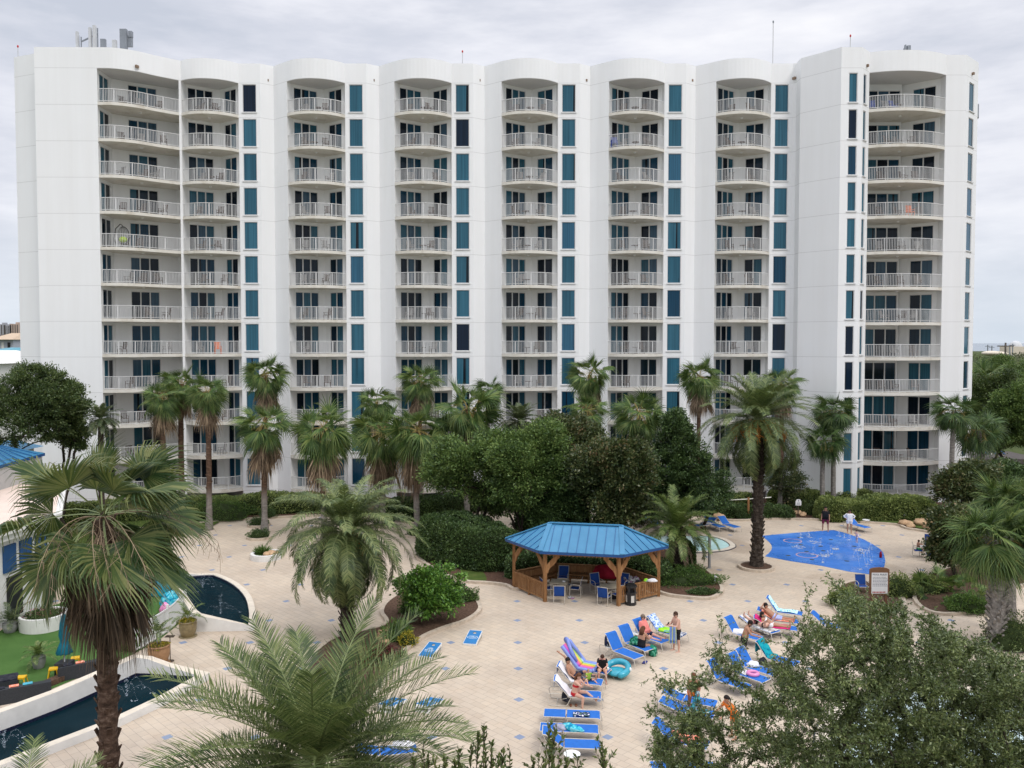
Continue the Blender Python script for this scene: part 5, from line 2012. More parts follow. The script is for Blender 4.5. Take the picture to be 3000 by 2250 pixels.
def fruit_mesh(r, s, mat, n=7, balls=False):
	mb = MB()
	for k in range(n):
		az = k * 2.4 + r.gauss(0, .3)
		d = Vector((math.cos(az), math.sin(az), .5))
		p = Vector((0, 0, 0))
		pts = [p.copy()]
		for i in range(7):
			d = (d + Vector((0, 0, -.22))).normalized()
			p = p + d * s * .15
			pts.append(p.copy())
		mb.tube(pts, s * .012, 4)
		for q in range(16):
			b = pts[4 + q % 4]
			e = b + Vector((r.gauss(0, .10), r.gauss(0, .10), -r.uniform(.1, .35))) * s
			mb.tube([b, e], s * .007, 3)
			if balls:
				for z in range(4):
					mb.ball(b.lerp(e, .25 + .25 * z), s * .019, 4)
	return mb.mesh('fruit_stalks', [M[mat]])
plant_palms()
def plant_trees():
	def at(px, Y):
		return A(px, 1000, Y).x
	# left dark trees by the end wall
	for px, py, rx, rz, Y, lab, seed in ((45, 1180, 165, 132, 57, 'dark evergreen tree at the left edge in front of the end wall', 1), (185, 1215, 85, 115, 59, 'dark evergreen tree with loose upright shoots, right one of the pair at the left', 2)):
		c = A(px, py, Y)
		broad_tree('evergreen_tree', lab, (c.x, Y, 0), (0, 0, c.z), (rx * Y / FPX, rx * Y / FPX * .8, rz * Y / FPX), 'oak_leaf', 'bark_dark', 440, 110, .18, .08, .36, .16, seed, stems=3, trunk_h=1.6, up=.1)
	# middle trees behind the gazebo
	for px, py, rx, rz, Y, lab, seed, leaf, ll in (
			(1400, 1400, 150, 140, 53.5, 'round light-green tree left of centre with a slim trunk', 11, 'light_leaf', .15), (1535, 1360, 155, 140, 52.5, 'larger round light-green tree over the gazebo, middle of the clump', 12, 'light_leaf', .15),
			(1790, 1420, 135, 165, 51.5, 'dark bronze-green tree right behind the gazebo', 13, 'magnolia_leaf', .17), (1650, 1290, 105, 80, 57, 'bronze-green tree top peeping behind the light-green trees', 14, 'magnolia_leaf', .17),
			(1615, 1490, 120, 95, 53.5, 'dark low tree directly over the gazebo roof', 15, 'dark_hedge_leaf', .15)):
		c = A(px, py, Y)
		broad_tree('shade_tree', lab, (c.x, Y, 0), (0, 0, c.z), (rx * Y / FPX, rx * Y / FPX * .85, rz * Y / FPX), leaf, 'bark_dark', 560, 130, ll * 1.15, ll * .65, .42, .13, seed, stems=2 if seed != 12 else 3, trunk_h=1.0, lumps=10)
	c = A(1985, 1335, 58)
	broad_tree('holly_tree', 'dense dark conical tree right of the middle trees', (c.x, 58, 0), (0, 0, c.z - .3), (112 * 58 / FPX, 2.4, 150 * 58 / FPX), 'dark_hedge_leaf', 'bark_dark', 520, 130, .17, .095, .36, .14, 21,
			trunk_h=.6, seed_lumps=[(0, 0, -.5, .75), (.25, 0, -.1, .6), (-.3, 0, -.2, .6), (0, .1, .35, .48), (-.1, 0, .7, .28), (.45, 0, -.6, .5), (-.4, 0, -.7, .55)])
	c = A(2065, 1430, 60)
	broad_tree('holly_tree', 'dark spreading bush at the foot of the conical tree', (c.x, 60, 0), (0, 0, c.z), (1.9, 1.6, 1.7), 'dark_hedge_leaf', 'bark_dark', 180, 90, .15, .085, .36, .12, 22, trunk_h=.5)
	c = A(2290, 1390, 66)
	broad_tree('holly_tree', 'dark bush against the wall left of the right tower', (c.x, 66, 0), (0, 0, c.z - .3), (1.7, 1.4, 2.6), 'magnolia_leaf', 'bark_dark', 150, 80, .15, .085, .36, .12, 23, trunk_h=.5)
	# right trees
	for px, py, rx, rz, Y, lab, seed, leaf in ((2840, 1420, 85, 85, 50, 'dark bronze bush in front of the right tower corner', 31, 'magnolia_leaf'), (2800, 1560, 80, 100, 47, 'dark bushy tree behind the near cabbage palms', 32, 'magnolia_leaf'),
											(2985, 1250, 115, 150, 72, 'large dark green tree at the right edge', 33, 'light_leaf'), (2905, 1190, 75, 130, 79, 'green tree just past the end of the block', 34, 'oak_leaf'),
											(2960, 1420, 90, 60, 60, 'dark low tree at the right edge below the large one', 35, 'dark_hedge_leaf'), (3040, 1130, 120, 70, 95, 'far green tree at the right edge', 36, 'light_leaf'),
											(2900, 1090, 70, 50, 100, 'olive green tree farthest back right of the block', 37, 'light_leaf')):
		c = A(px, py, Y)
		broad_tree('evergreen_tree', lab, (c.x, Y, 0), (0, 0, c.z), (rx * Y / FPX, rx * Y / FPX * .8, rz * Y / FPX), leaf, 'bark_dark', 420, 130, .19, .11, .42, .13, seed, trunk_h=.8)
	# citrus tree in the flower bed
	foot = G(1176, 1832)
	c = A(1262, 1722, 40.2)
	broad_tree('citrus_tree', 'bright green small tree with forked dark trunk in the flower bed', (foot.x, foot.y, .1), (c.x - foot.x, .6, c.z - .1), (112 * 40 / FPX, 1.5, 74 * 40 / FPX), 'citrus_leaf', 'bark_dark', 260, 60, .15, .095, .22, .10, 41, stems=2, trunk_h=.75, lumps=11, wig=.14)
	# the big near tree at the lower right
	Y = 15.0
	foot = Vector((A(2620, 1000, Y).x, Y, 0))
	def loc(px, py, YY=Y):
		p = A(px, py, YY)
		return np.array((p.x - foot.x, p.y - foot.y, p.z))
	r = random.Random(51)
	tips = []
	# outline of the crown: a filled region of the sky-facing side plus free twigs on the rim
	env = [(1905, 2045), (1960, 1990), (2060, 1955), (2110, 1870), (2190, 1925), (2290, 1900), (2360, 1790), (2420, 1840), (2455, 1745), (2560, 1745), (2680, 1790), (2800, 1840), (2920, 1905), (3040, 1940), (3150, 1990)]
	def ytop(x):
		for (xa, ya), (xb, yb) in zip(env[:-1], env[1:]):
			if xa <= x <= xb:
				return ya + (yb - ya) * (x - xa) / (xb - xa)
		return 2200
	n = 0
	while n < 2700:
		px = r.uniform(1905, 3150)
		py = r.uniform(1735, 2520)
		if py < ytop(px) + 12:
			continue
		# thinner on the left
		dens = (.18 if py < 2090 else .6) if px < 2200 else (.55 if px < 2400 else (.85 if px < 2550 else 1.))
		if r.random() > dens:
			continue
		YY = Y + r.uniform(-1.9, 2.2) * (.5 if px < 2150 else 1)
		tips.append(loc(px, py, YY))
		n += 1
	for px, py in ((2040, 1990), (1905, 1992), (1925, 1985), (2112, 1832), (2112, 1850), (2090, 1920), (2256, 1876), (2368, 1742), (2372, 1775), (2360, 1830), (2462, 1702), (2480, 1720), (2440, 1712), (2330, 1905), (2530, 1725), (2620, 1752), (2900, 1880), (1900, 2085), (1960, 2075), (1985, 2110), (2180, 1880), (2000, 2150)):
		tips.append(loc(px, py, Y + r.uniform(-.8, .8)))
	t = thing('near_tree', 'near small-leaved evergreen tree filling the lower right corner', 'tree', foot)
	rs = np.random.default_rng(52)
	mb = MB()
	C, D = [], []
	nodes, par, rad, tn = skeleton(tips, (0, .4, -.1), (.3, .2, 4.6), r, .22, .12, .0035, .07)
	skeleton_mesh(mb, nodes, par, rad, 6)
	link('trunk', mb.mesh('trunk', M['bark_dark'], True), t)
	for k, i in tn:
		# leaves along the last stretch of the twig and its side shoots
		chain = [k]
		while len(chain) < 4 and par[chain[-1]] > 0:
			chain.append(par[chain[-1]])
		P = [nodes[c] for c in chain]
		nsh = 9
		for q in range(nsh):
			s = r.random() * (len(P) - 1)
			a = int(s)
			b = min(a + 1, len(P) - 1)
			base = P[a] + (P[b] - P[a]) * (s - a)
			ax = P[0] - P[-1]
			ax = ax / (np.linalg.norm(ax) + 1e-9)
			d = ax * .8 + np.array([r.gauss(0, .6), r.gauss(0, .6), r.gauss(.25, .5)])
			d = d / np.linalg.norm(d)
			L = r.uniform(.12, .34)
			m = int(10 + L * 32)
			ss = rs.random((m, 1))
			C.append(base + d * L * ss)
			D.append(np.tile(d, (m, 1)) * .9 + rs.normal(size=(m, 3)) * .5)
	link('crown', leaf_mesh('crown', np.concatenate(C), np.concatenate(D), .062, .024, M['front_leaf'], .25, rs=rs), t)
	# upright sprigs of a tree top at the bottom edge
	Y = 9.0
	foot = Vector((A(1500, 1000, Y).x, Y, 0))
	t = thing('leafy_tree', 'tree whose leafy top sprigs poke into the bottom edge of the picture', 'tree', foot)
	mb = MB()
	C, D = [], []
	r = random.Random(53)
	sprigs = [(1418, 2118, 2300), (1400, 2150, 2300), (1380, 2190, 2330), (1345, 2195, 2330), (1302, 2215, 2330), (1275, 2225, 2330), (1475, 2195, 2330), (1492, 2190, 2330), (1612, 2118, 2300), (1625, 2140, 2320), (1600, 2200, 2340), (1640, 2200, 2340), (1580, 2215, 2340), (1660, 2210, 2330), (1690, 2215, 2340),
			(1765, 2178, 2320), (1772, 2200, 2330), (1460, 2240, 2350), (1335, 2232, 2350), (1240, 2180, 2330), (1255, 2215, 2330), (1215, 2225, 2340), (1440, 2178, 2330), (1562, 2222, 2330)]
	crownbase = np.array((0., 0., 8.3))
	mb.tube([(0, 0, -.1), (.1, 0, 4), (0, 0, 8.0)], [.16, .12, .06], 8)
	rs = np.random.default_rng(54)
	for px, y0, y1 in sprigs:
		YY = Y + r.uniform(-.25, .25)
		a, b = A(px + r.uniform(-14, 14), y1 + 40, YY), A(px, y0, YY)
		a = np.array((a.x - foot.x, a.y - foot.y, a.z))
		b = np.array((b.x - foot.x, b.y - foot.y, b.z))
		mb.tube([(0, 0, 8.0), (crownbase + a) / 2 + np.array([0, 0, -.1]), a, (a + b) / 2 + np.array([r.gauss(0, .02), 0, 0]), b], [.03, .016, .010, .006, .003], 5, cap=False)
		d = (b - a) / np.linalg.norm(b - a)
		L = np.linalg.norm(b - a)
		for q in range(4):
			s0 = r.uniform(.2, .8)
			base = a + (b - a) * s0
			dd = d + np.array([r.gauss(0, .5), r.gauss(0, .4), .1])
			dd = dd / np.linalg.norm(dd)
			e = base + dd * L * .28
			mb.tube([base, e], [.004, .002], 3, cap=False)
			m = 12
			ss = rs.random((m, 1))
			C.append(base + (e - base) * ss)
			D.append(np.tile(dd, (m, 1)) * 1.3)
		m = int(30 + 60 * L)
		ss = rs.uniform(.1, 1., (m, 1))
		C.append(a + (b - a) * ss)
		D.append(np.tile(d, (m, 1)) * 1.3)
	link('trunk', mb.mesh('trunk', M['bark'], True), t)
	link('crown', leaf_mesh('crown', np.concatenate(C), np.concatenate(D), .068, .026, M['sprig_leaf'], .1, rs=rs), t)
plant_trees()
def plant_hedges():
	def gp(pts):
		return [(lambda v: (v.x, v.y))(G(x, y)) for x, y in pts]
	hedge('hedge', 'long clipped hedge left behind the ring-bed palm', gp([(120, 1550), (250, 1532), (400, 1520), (540, 1512), (680, 1507), (830, 1500), (980, 1496)]), 2.4, 1.45, 'hedge_leaf', 30000, .14, .08, 1, round_=.3)
	hedge('hedge', 'low dark strip of hedge by the ground-floor railings on the left', gp([(560, 1440), (700, 1438), (860, 1440)]), 1.2, 1.0, 'hedge_leaf', 7000, .14, .08, 2)
	hedge('hedge', 'clipped dark hedge behind the tall palm left of the middle trees', gp([(1130, 1512), (1210, 1522), (1300, 1525)]), 2.6, 1.7, 'dark_hedge_leaf', 14000, .14, .08, 3)
	hedge('hedge', 'dense dark clipped hedge block left of the gazebo', gp([(1268, 1618), (1330, 1640), (1400, 1655), (1470, 1660), (1510, 1655)]), 3.6, 2.7, 'dark_hedge_leaf', 40000, .12, .075, 4, round_=.28)
	hedge('hedge', 'long upper hedge in front of the right tower', gp([(2250, 1478), (2330, 1482), (2420, 1480), (2500, 1476), (2550, 1472)]), 2.6, 1.25, 'hedge_leaf', 20000, .14, .08, 5)
	hedge('hedge', 'long lower hedge behind the two people by the splash pad', gp([(2395, 1522), (2480, 1520), (2580, 1518), (2680, 1517), (2745, 1519)]), 2.8, 1.6, 'hedge_leaf', 34000, .14, .08, 6)
	hedge('hedge', 'upper back hedge by the wading pool', gp([(1945, 1490), (2050, 1492), (2150, 1490), (2215, 1490)]), 1.8, 1.2, 'hedge_leaf', 8000, .14, .08, 7)
	hedge('hedge', 'low dark hedge right behind the blue loungers of the wading pool', gp([(2060, 1514), (2150, 1517), (2250, 1517), (2325, 1517)]), 1.5, .95, 'dark_hedge_leaf', 9000, .12, .07, 8)
	hedge('hedge', 'small clipped hedge right of the stout young palm', gp([(1998, 1652), (2030, 1650)]), 1.7, 1.7, 'dark_hedge_leaf', 6000, .11, .07, 9, cat='bush')
	hedge('hedge', 'dark clipped hedge under the left edge of the middle trees', gp([(1300, 1575), (1380, 1570), (1450, 1572)]), 2.2, 1.3, 'dark_hedge_leaf', 7000, .13, .08, 10)
	hedge('hedge', 'dark hedge behind the round green trees against the block', gp([(1255, 1522), (1340, 1508), (1480, 1462), (1600, 1450)]), 1.8, 1.7, 'dark_hedge_leaf', 14000, .14, .08, 14)
	ga, gn = Vector((.983, -.183)), Vector((.183, .983))
	gc = Vector((3.97, 44.85))
	hedge('hedge', 'low dark planting right behind the gazebo', [tuple(gc + ga * x + gn * y) for x, y in ((-4.6, 1.6), (-2.6, 3.3), (0, 3.6), (2.6, 3.3), (4.4, 1.9))], 1.6, 1.25, 'dark_hedge_leaf', 12000, .13, .075, 15)
	g = lambda x, y: (G(x, y).x, G(x, y).y)
	shrub('shrub', 'bright green feathery bush by the left deck kerb', g(640, 1522), 2.6, 1.3, 1.4, 'shrub_leaf', 5000, .13, .05, 11)
	shrub('shrub', 'small round bush by the left kerb behind the ring-bed palm', g(786, 1517), .62, .5, .65, 'dark_hedge_leaf', 1500, .09, .05, 12)
	shrub('shrub', 'bushy green plant left of the bright feathery bush', g(575, 1526), .9, .7, 1.1, 'hedge_leaf', 1800, .13, .06, 13)
	for i, (c, rr) in enumerate(RINGS):
		lab = ('low greenery in the small ring bed behind the ring-bed palm', 'low greenery around the foot of the ring-bed palm', 'low greenery around the foot of the tall clean-trunked palm', 'low greenery in the ring bed behind the feathery palm')[i]
		shrub('ground_shrub', lab, (c.x, c.y), rr * .86, rr * .8, .48, 'dark_hedge_leaf', 1800, .09, .05, 20 + i, z0=.12, cat='shrub')
	# bed by the gazebo
	shrub('shrub', 'fresh green low spreading shrub at the foot of the stout young palm', g(2005, 1708), 2.0, 1.25, .75, 'shrub_leaf', 7000, .10, .05, 31)
	shrub('shrub', 'small dark patch of ground cover at the front kerb of the gazebo bed', g(2058, 1744), .85, .35, .28, 'dark_hedge_leaf', 1500, .08, .05, 32)
	# flower bed
	shrub('shrub', 'bright little bush at the right tip of the flower bed', g(1362, 1762), .75, .5, .62, 'shrub_leaf', 1800, .09, .05, 33)
	shrub('shrub', 'red-leaved plant beside the bright tree', g(1345, 1742), .45, .4, .9, 'red_leaf', 260, .5, .07, 34, spiky=.8, core=False)
	shrub('shrub', 'fine green bush under the forked trunk', g(1210, 1800), .75, .5, .85, 'shrub_leaf', 1800, .12, .03, 35)
	shrub('shrub', 'dark fern clump under the bright tree', g(1290, 1775), 1.1, .5, .9, 'dark_hedge_leaf', 2000, .14, .05, 36)
	shrub('shrub', 'bright fern beside tan rocks in the flower bed', g(1165, 1880), .65, .45, .8, 'shrub_leaf', 800, .22, .05, 37)
	shrub('shrub', 'yellow-green fern by the kerb of the flower bed', g(1195, 1893), .4, .35, .5, 'flower_yellow', 500, .14, .05, 38)
	shrub('shrub', 'dark red foliage plants low in the flower bed', g(1105, 1945), .9, .8, .6, 'red_leaf', 1800, .16, .06, 39)
	# right beds
	shrub('shrub', 'bright lime fern patch in the right bed', g(2835, 1790), 1.15, .8, .7, 'shrub_leaf', 3500, .14, .05, 41)
	shrub('shrub', 'round green bush behind the lime ferns in the right bed', g(2720, 1735), 1.0, .8, .8, 'hedge_leaf', 2500, .11, .06, 42)
	shrub('shrub', 'green bush right of the pool rules sign', g(2632, 1745), .9, .8, 1.0, 'hedge_leaf', 2500, .11, .06, 43)
	shrub('shrub', 'dark bush at the right edge by the grey palm trunk', g(2960, 1895), 1.2, 1.0, 1.3, 'oak_leaf', 3000, .11, .05, 44)
	shrub('shrub', 'dark bush left of the sign bed', g(2470, 1775), .8, .7, .9, 'hedge_leaf', 2000, .11, .06, 45)
	shrub('shrub', 'small bush on the planted strip near the house-shaped sign', g(2365, 1508), .9, .6, 1.0, 'oak_leaf', 1800, .11, .06, 46)
	# rocks
	rr = random.Random(17)
	def rock(px, py, s, lab, z=.1, grp=None):
		p = G(px, py)
		mb = MB()
		mb.ball((0, 0, 0), s, 12, 0, (1.35, 1, .62))
		for i, v in enumerate(mb.v):
			k = 1 + .16 * math.sin(v[0] * 9 / s * .35 + i * .3 + s * 40) + rr.gauss(0, .05)
			mb.v[i] = (v[0] * k, v[1] * k, v[2] * k)
		o = mb.build('rock', M['rock_tan'], None, True, (p.x, p.y, z + s * .28), rr.uniform(0, 3))
		tag(o, lab, 'rock', grp)
	for px, py, s in ((2652, 1541, .38), (2668, 1548, .3), (2700, 1540, .5), (2720, 1552, .3), (2735, 1560, .35)):
		rock(px, py, s, 'flat tan boulder in the mulch by the right kerb', .1, 'boulders by the right kerb')
	for px, py, s in ((2338, 1510, .35), (2352, 1514, .3)):
		rock(px, py, s, 'tan boulder at the foot of the house-shaped sign', .1, 'boulders by the small sign')
	for px, py, s in ((2105, 1522, .45), (2130, 1516, .4)):
		rock(px, py, s, 'tan boulder behind the pair of blue loungers', .1, 'boulders behind the loungers')
	for px, py, s in ((1125, 1868, .28), (1140, 1862, .3), (1158, 1858, .22), (1118, 1880, .22), (1130, 1888, .18)):
		rock(px, py, s, 'tan rock in the pile beside the fern in the flower bed', .1, 'rock pile in the flower bed')
	# round stone planter with rocks and grass
	c = G(780, 1636)
	R0 = 45 * c.y / FPX
	t = thing('round_planter', 'round white brick planter with grass tuft and tan rocks on the left paving', 'planter', c)
	mb = MB()
	mb.lathe([(R0, 0), (R0, .12), (R0 - .012, .125), (R0 - .012, .135), (R0, .14), (R0, .36), (R0 - .2, .36), (R0 - .2, .2), (0, .2)], n=36)
	mb.build('wall', M['plaster_white'], t)
	shrub('grass_tuft', None, (-.28, .2, .2), .8, .6, .1, 'shrub_leaf', 420, .62, .05, 55, spiky=.75, core=False, parent=t)
	for dx, dy, s in ((.15, -.4, .20), (.42, -.32, .24), (.3, .05, .22), (.62, .0, .2), (.05, -.15, .16), (.6, -.3, .15)):
		mb = MB()
		mb.ball((0, 0, 0), s, 10, 0, (1.2, 1, .75))
		tag(mb.build('rock', M['rock_tan'], None, True, (c.x + dx, c.y + dy, .36)), 'tan rock lying in the round white planter', 'rock', 'rocks in the round planter')
plant_hedges()
# gazebo
def gazebo():
	C = Vector((3.97, 44.85, 0))
	RZ = math.atan2(-.183, .983)
	t = thing('gazebo', 'six-sided cedar gazebo with a blue standing-seam metal roof', 'gazebo', C, RZ)
	hexp = [(-3.92, 0), (-1.91, -2.03), (1.91, -2.03), (3.92, 0), (1.91, 2.03), (-1.91, 2.03)]
	EZ, RZZ = 2.74, 3.70
	for x, y in hexp:
		mb = MB()
		mb.box((x, y, 1.33), (.16, .16, 2.66), math.atan2(y, x))
		mb.build('post', M['cedar'], t)
	# beam ring with small dentils
	mb = MB()
	for (a, b) in zip(hexp, hexp[1:] + hexp[:1]):
		a3, b3 = Vector((*a, 2.56)), Vector((*b, 2.56))
		mb.bar(a3, b3, .09, .18)
		d = (b3 - a3)
		n = int(d.length / .2)
		out = Vector((a[0] + b[0], a[1] + b[1], 0)).normalized()
		for i in range(n):
			p = a3 + d * (i + .5) / n + out * .12
			mb.bar(p - out * .1, p + out * .22, .05, .09)
	mb.build('beam', M['cedar'], t)
	# curved brackets on both sides of every post
	for k in range(6):
		for o in (-1, 1):
			a, b = Vector((*hexp[k], 0)), Vector((*hexp[(k + o) % 6], 0))
			d = (b - a).normalized()
			mb = MB()
			prof = [(.08, 1.62), (.10, 1.50), (.17, 1.52), (.21, 1.68), (.30, 1.82), (.44, 1.93), (.56, 2.08), (.64, 2.24), (.78, 2.36), (.78, 2.47), (.60, 2.47), (.34, 2.26), (.14, 2.0), (.08, 1.86)]
			n = len(prof)
			q = Vector((-d.y, d.x, 0)) * .022
			f = [a + d * u + Vector((0, 0, z)) + q for u, z in prof]
			g = [a + d * u + Vector((0, 0, z)) - q for u, z in prof]
			mb.face(f)
			mb.face(list(reversed(g)))
			for i in range(n):
				j = (i + 1) % n
				mb.face([f[j], f[i], g[i], g[j]])
			mb.build('bracket', M['cedar'], t)
	# railings on every side but the front
	for k in (0, 2, 3, 4, 5):
		a, b = Vector((*hexp[k], 0)), Vector((*hexp[(k + 1) % 6], 0))
		d = (b - a).normalized()
		L = (b - a).length
		mb = MB()
		mb.bar(a + Vector((0, 0, .95)), b + Vector((0, 0, .95)), .15, .045)
		mb.bar(a + Vector((0, 0, .86)), b + Vector((0, 0, .86)), .045, .09)
		mb.bar(a + Vector((0, 0, .17)), b + Vector((0, 0, .17)), .045, .10)
		n = int(L / .125)
		for i in range(n):
			p = a + d * ((i + .5) * L / n)
			mb.box((p.x, p.y, .51), (.085, .025, .64), math.atan2(d.y, d.x))
		m_ = (a + b) / 2
		mb.box((m_.x, m_.y, .47), (.10, .10, .94), math.atan2(d.y, d.x))
		mb.build('railing', M['cedar'], t)
	# bench along the back and the right end
	mb = MB()
	for k in (3, 4, 5):
		a, b = Vector((*hexp[k], 0)) * .90, Vector((*hexp[(k + 1) % 6], 0)) * .90
		mb.bar(a + Vector((0, 0, .44)), b + Vector((0, 0, .44)), .40, .05)
		mb.bar(a * 1.03 + Vector((0, 0, .74)), b * 1.03 + Vector((0, 0, .74)), .03, .34)
		for s in (.2, .5, .8):
			p = a.lerp(b, s)
			mb.box((p.x, p.y, .21), (.08, .3, .42))
	mb.build('bench', M['cedar'], t)
	# roof
	E = [(-4.42, 0), (-2.12, -2.42), (2.12, -2.42), (4.42, 0), (2.12, 2.42), (-2.12, 2.42)]
	e3 = [Vector((*p, EZ)) for p in E]
	r0, r1 = Vector((-1.92, 0, RZZ)), Vector((1.92, 0, RZZ))
	facets = [(e3[0], e3[1], r0), (e3[1], e3[2], r1, r0), (e3[2], e3[3], r1), (e3[3], e3[4], r1), (e3[4], e3[5], r0, r1), (e3[5], e3[0], r0)]
	mb = MB()
	for f in facets:
		mb.face(f, 0)
		mb.face([p - Vector((0, 0, .06)) for p in reversed(f)], 1)
	for i in range(6):
		a, b = e3[i], e3[(i + 1) % 6]
		mb.face([a - Vector((0, 0, .14)), b - Vector((0, 0, .14)), b + Vector((0, 0, .003)), a + Vector((0, 0, .003))], 1)
	# standing seams
	for f in facets:
		a, b = f[0], f[1]
		nrm = (f[1] - f[0]).cross(f[2] - f[0]).normalized()
		d = (b - a).normalized()
		up = nrm.cross(d)
		L = (b - a).length
		n = int(L / .46)
		for i in range(1, n):
			s = L * i / n
			# climb until the facet ends
			p = a + d * s
			hgt = None
			poly = list(f)
			best = 0
			for q in range(1, len(poly)):
				u, v = poly[q], poly[(q + 1) % len(poly)]
				# intersect p + up*h with segment u-v in facet coordinates
				ux, uy = (u - a).dot(d), (u - a).dot(up)
				vx, vy = (v - a).dot(d), (v - a).dot(up)
				if abs(vx - ux) < 1e-6:
					continue
				tt = (s - ux) / (vx - ux)
				if 0 <= tt <= 1:
					best = max(best, uy + (vy - uy) * tt)
			if best > .15:
				mb.bar(p + nrm * .012, p + up * (best - .03) + nrm * .012, .028, .045, 2, up=nrm)
	mb.build('roof', [M['blue_roof'], M['blue_fascia'], M['blue_seam']], t)
	mb = MB()
	for a, b in ((e3[0], r0), (e3[1], r0), (e3[5], r0), (e3[2], r1), (e3[3], r1), (e3[4], r1), (r0, r1)):
		mb.bar(a + Vector((0, 0, .035)), b + Vector((0, 0, .035)), .26, .035)
	mb.build('hip_cap', M['blue_roof'], t)
	return C, RZ
GAZ = gazebo()
# loungers, chairs, tables
def lounger_proto(theta):
	t = bpy.data.objects.new('sun_lounger', None)
	COL.objects.link(t)
	th = R(theta)
	HX, SZ, W = .75, .37, .33
	bx = lambda s: HX - s * math.cos(th)
	bz = lambda s: SZ + s * math.sin(th)
	f = MB()
	rt = .017
	for y in (-W, W):
		f.tube([(HX - .05, y, SZ), (1.86, y, SZ), (1.93, y, SZ - .03), (1.97, y, SZ - .12), (2.03, y, .0)], rt, 6)
		# rear leg hoop: down from the hinge, along the ground, up behind the back and forward again
		f.tube([(HX + .10, y, SZ), (HX - .06, y, .06), (HX - .12, y, .018), (.12, y, .018), (.03, y, .06), (-.04, y, .34), (.0, y, .44), (.10, y, .47), (HX - .34, y, .47)] if theta > 25 else
			[(HX + .10, y, SZ), (HX - .06, y, .06), (HX - .12, y, .018), (.22, y, .018), (.14, y, .06), (.06, y, SZ - .03)], rt, 6)
	for x in (.86, 1.30, 1.72):
		f.tube([(x, -W, SZ - .02), (x, W, SZ - .02)], .012, 5)
	f.tube([(1.93, -W, SZ - .03), (1.93, W, SZ - .03)], rt, 6)
	f.tube([(.3, -W, .018), (.3, W, .018)], rt, 6)
	f.build('frame', M['frame_beige'], t)
	s = MB()
	n = 12
	for i in range(n):
		xa, xb = .77 + 1.16 * i / n, .77 + 1.16 * (i + 1) / n
		sag = lambda x: SZ - .012 * math.sin(PI * (x - .77) / 1.16) + (0 if x < 1.86 else -.02)
		za, zb = sag(xa), sag(xb)
		s.face([(xa, -W + .012, za + .008), (xb, -W + .012, zb + .008), (xb, W - .012, zb + .008), (xa, W - .012, za + .008)])
		s.face([(xa, W - .012, za - .006), (xb, W - .012, zb - .006), (xb, -W + .012, zb - .006), (xa, -W + .012, za - .006)])
	s.build('seat', M['sling_blue'], t)
	b = MB()
	q = Vector((math.sin(th), 0, math.cos(th)))
	curl = .05 if theta > 25 else .0
	P = [Vector((bx(x), 0, bz(x))) for x in (.03, .2, .4, .6, .72)] + [Vector((bx(.80) - curl, 0, bz(.80) - curl * .6))]
	for a, c in zip(P[:-1], P[1:]):
		y = Vector((0, W - .012, 0))
		b.face([a + y + q * .008, a - y + q * .008, c - y + q * .008, c + y + q * .008], 0)
		b.face([c + y - q * .006, c - y - q * .006, a - y - q * .006, a + y - q * .006], 0)
	for y in (-W, W):
		b.tube([Vector((HX, y, SZ))] + [p + Vector((0, y, 0)) for p in P], rt, 6, 1)
	b.tube([P[-1] + Vector((0, -W, 0)), P[-1] + Vector((0, W, 0))], rt, 6, 1)
	if theta > 25:
		for y in (-W, W):
			b.tube([(bx(.35), y * .9, bz(.35)), (HX - .30, y * .9, SZ - .12), (HX + .1, y * .9, SZ - .03)], .010, 5, 1)
	b.build('backrest', [M['sling_blue'], M['frame_beige']], t)
	return t
LPROTO = {}
USED = set()
def foot_of(px, py, z=.37):
	return G(px, py, z)
def lounger(px, py, ang, theta, label, group=None, shift=0.):
	"""px, py: pixel of the middle of the foot end; ang: heading from head to foot in degrees (0 = +X)"""
	if theta not in LPROTO:
		LPROTO[theta] = lounger_proto(theta)
	a = R(ang)
	f = foot_of(px, py)
	loc = Vector((f.x - 1.95 * math.cos(a), f.y - 1.95 * math.sin(a), 0))
	if theta not in USED:
		USED.add(theta)
		o = LPROTO[theta]
		o.location = loc
		o.rotation_euler = (0, 0, a)
	else:
		o = copy_thing(LPROTO[theta], loc, a)
	tag(o, label, 'sun lounger', group)
	return (loc, a, theta)
def lg_point(lg, s, y=0., lift=0.):
	"""point on a lounger: s metres from the top of the back towards the foot"""
	loc, a, th = lg
	t = R(th)
	if s < .78:
		k = .78 - s
		x, z = .75 - k * math.cos(t), .37 + k * math.sin(t)
		x += math.sin(t) * lift
		z += math.cos(t) * lift
	else:
		x, z = .75 + (s - .78), .37 + lift
	ca, sa = math.cos(a), math.sin(a)
	return Vector((loc.x + x * ca - y * sa, loc.y + x * sa + y * ca, z))
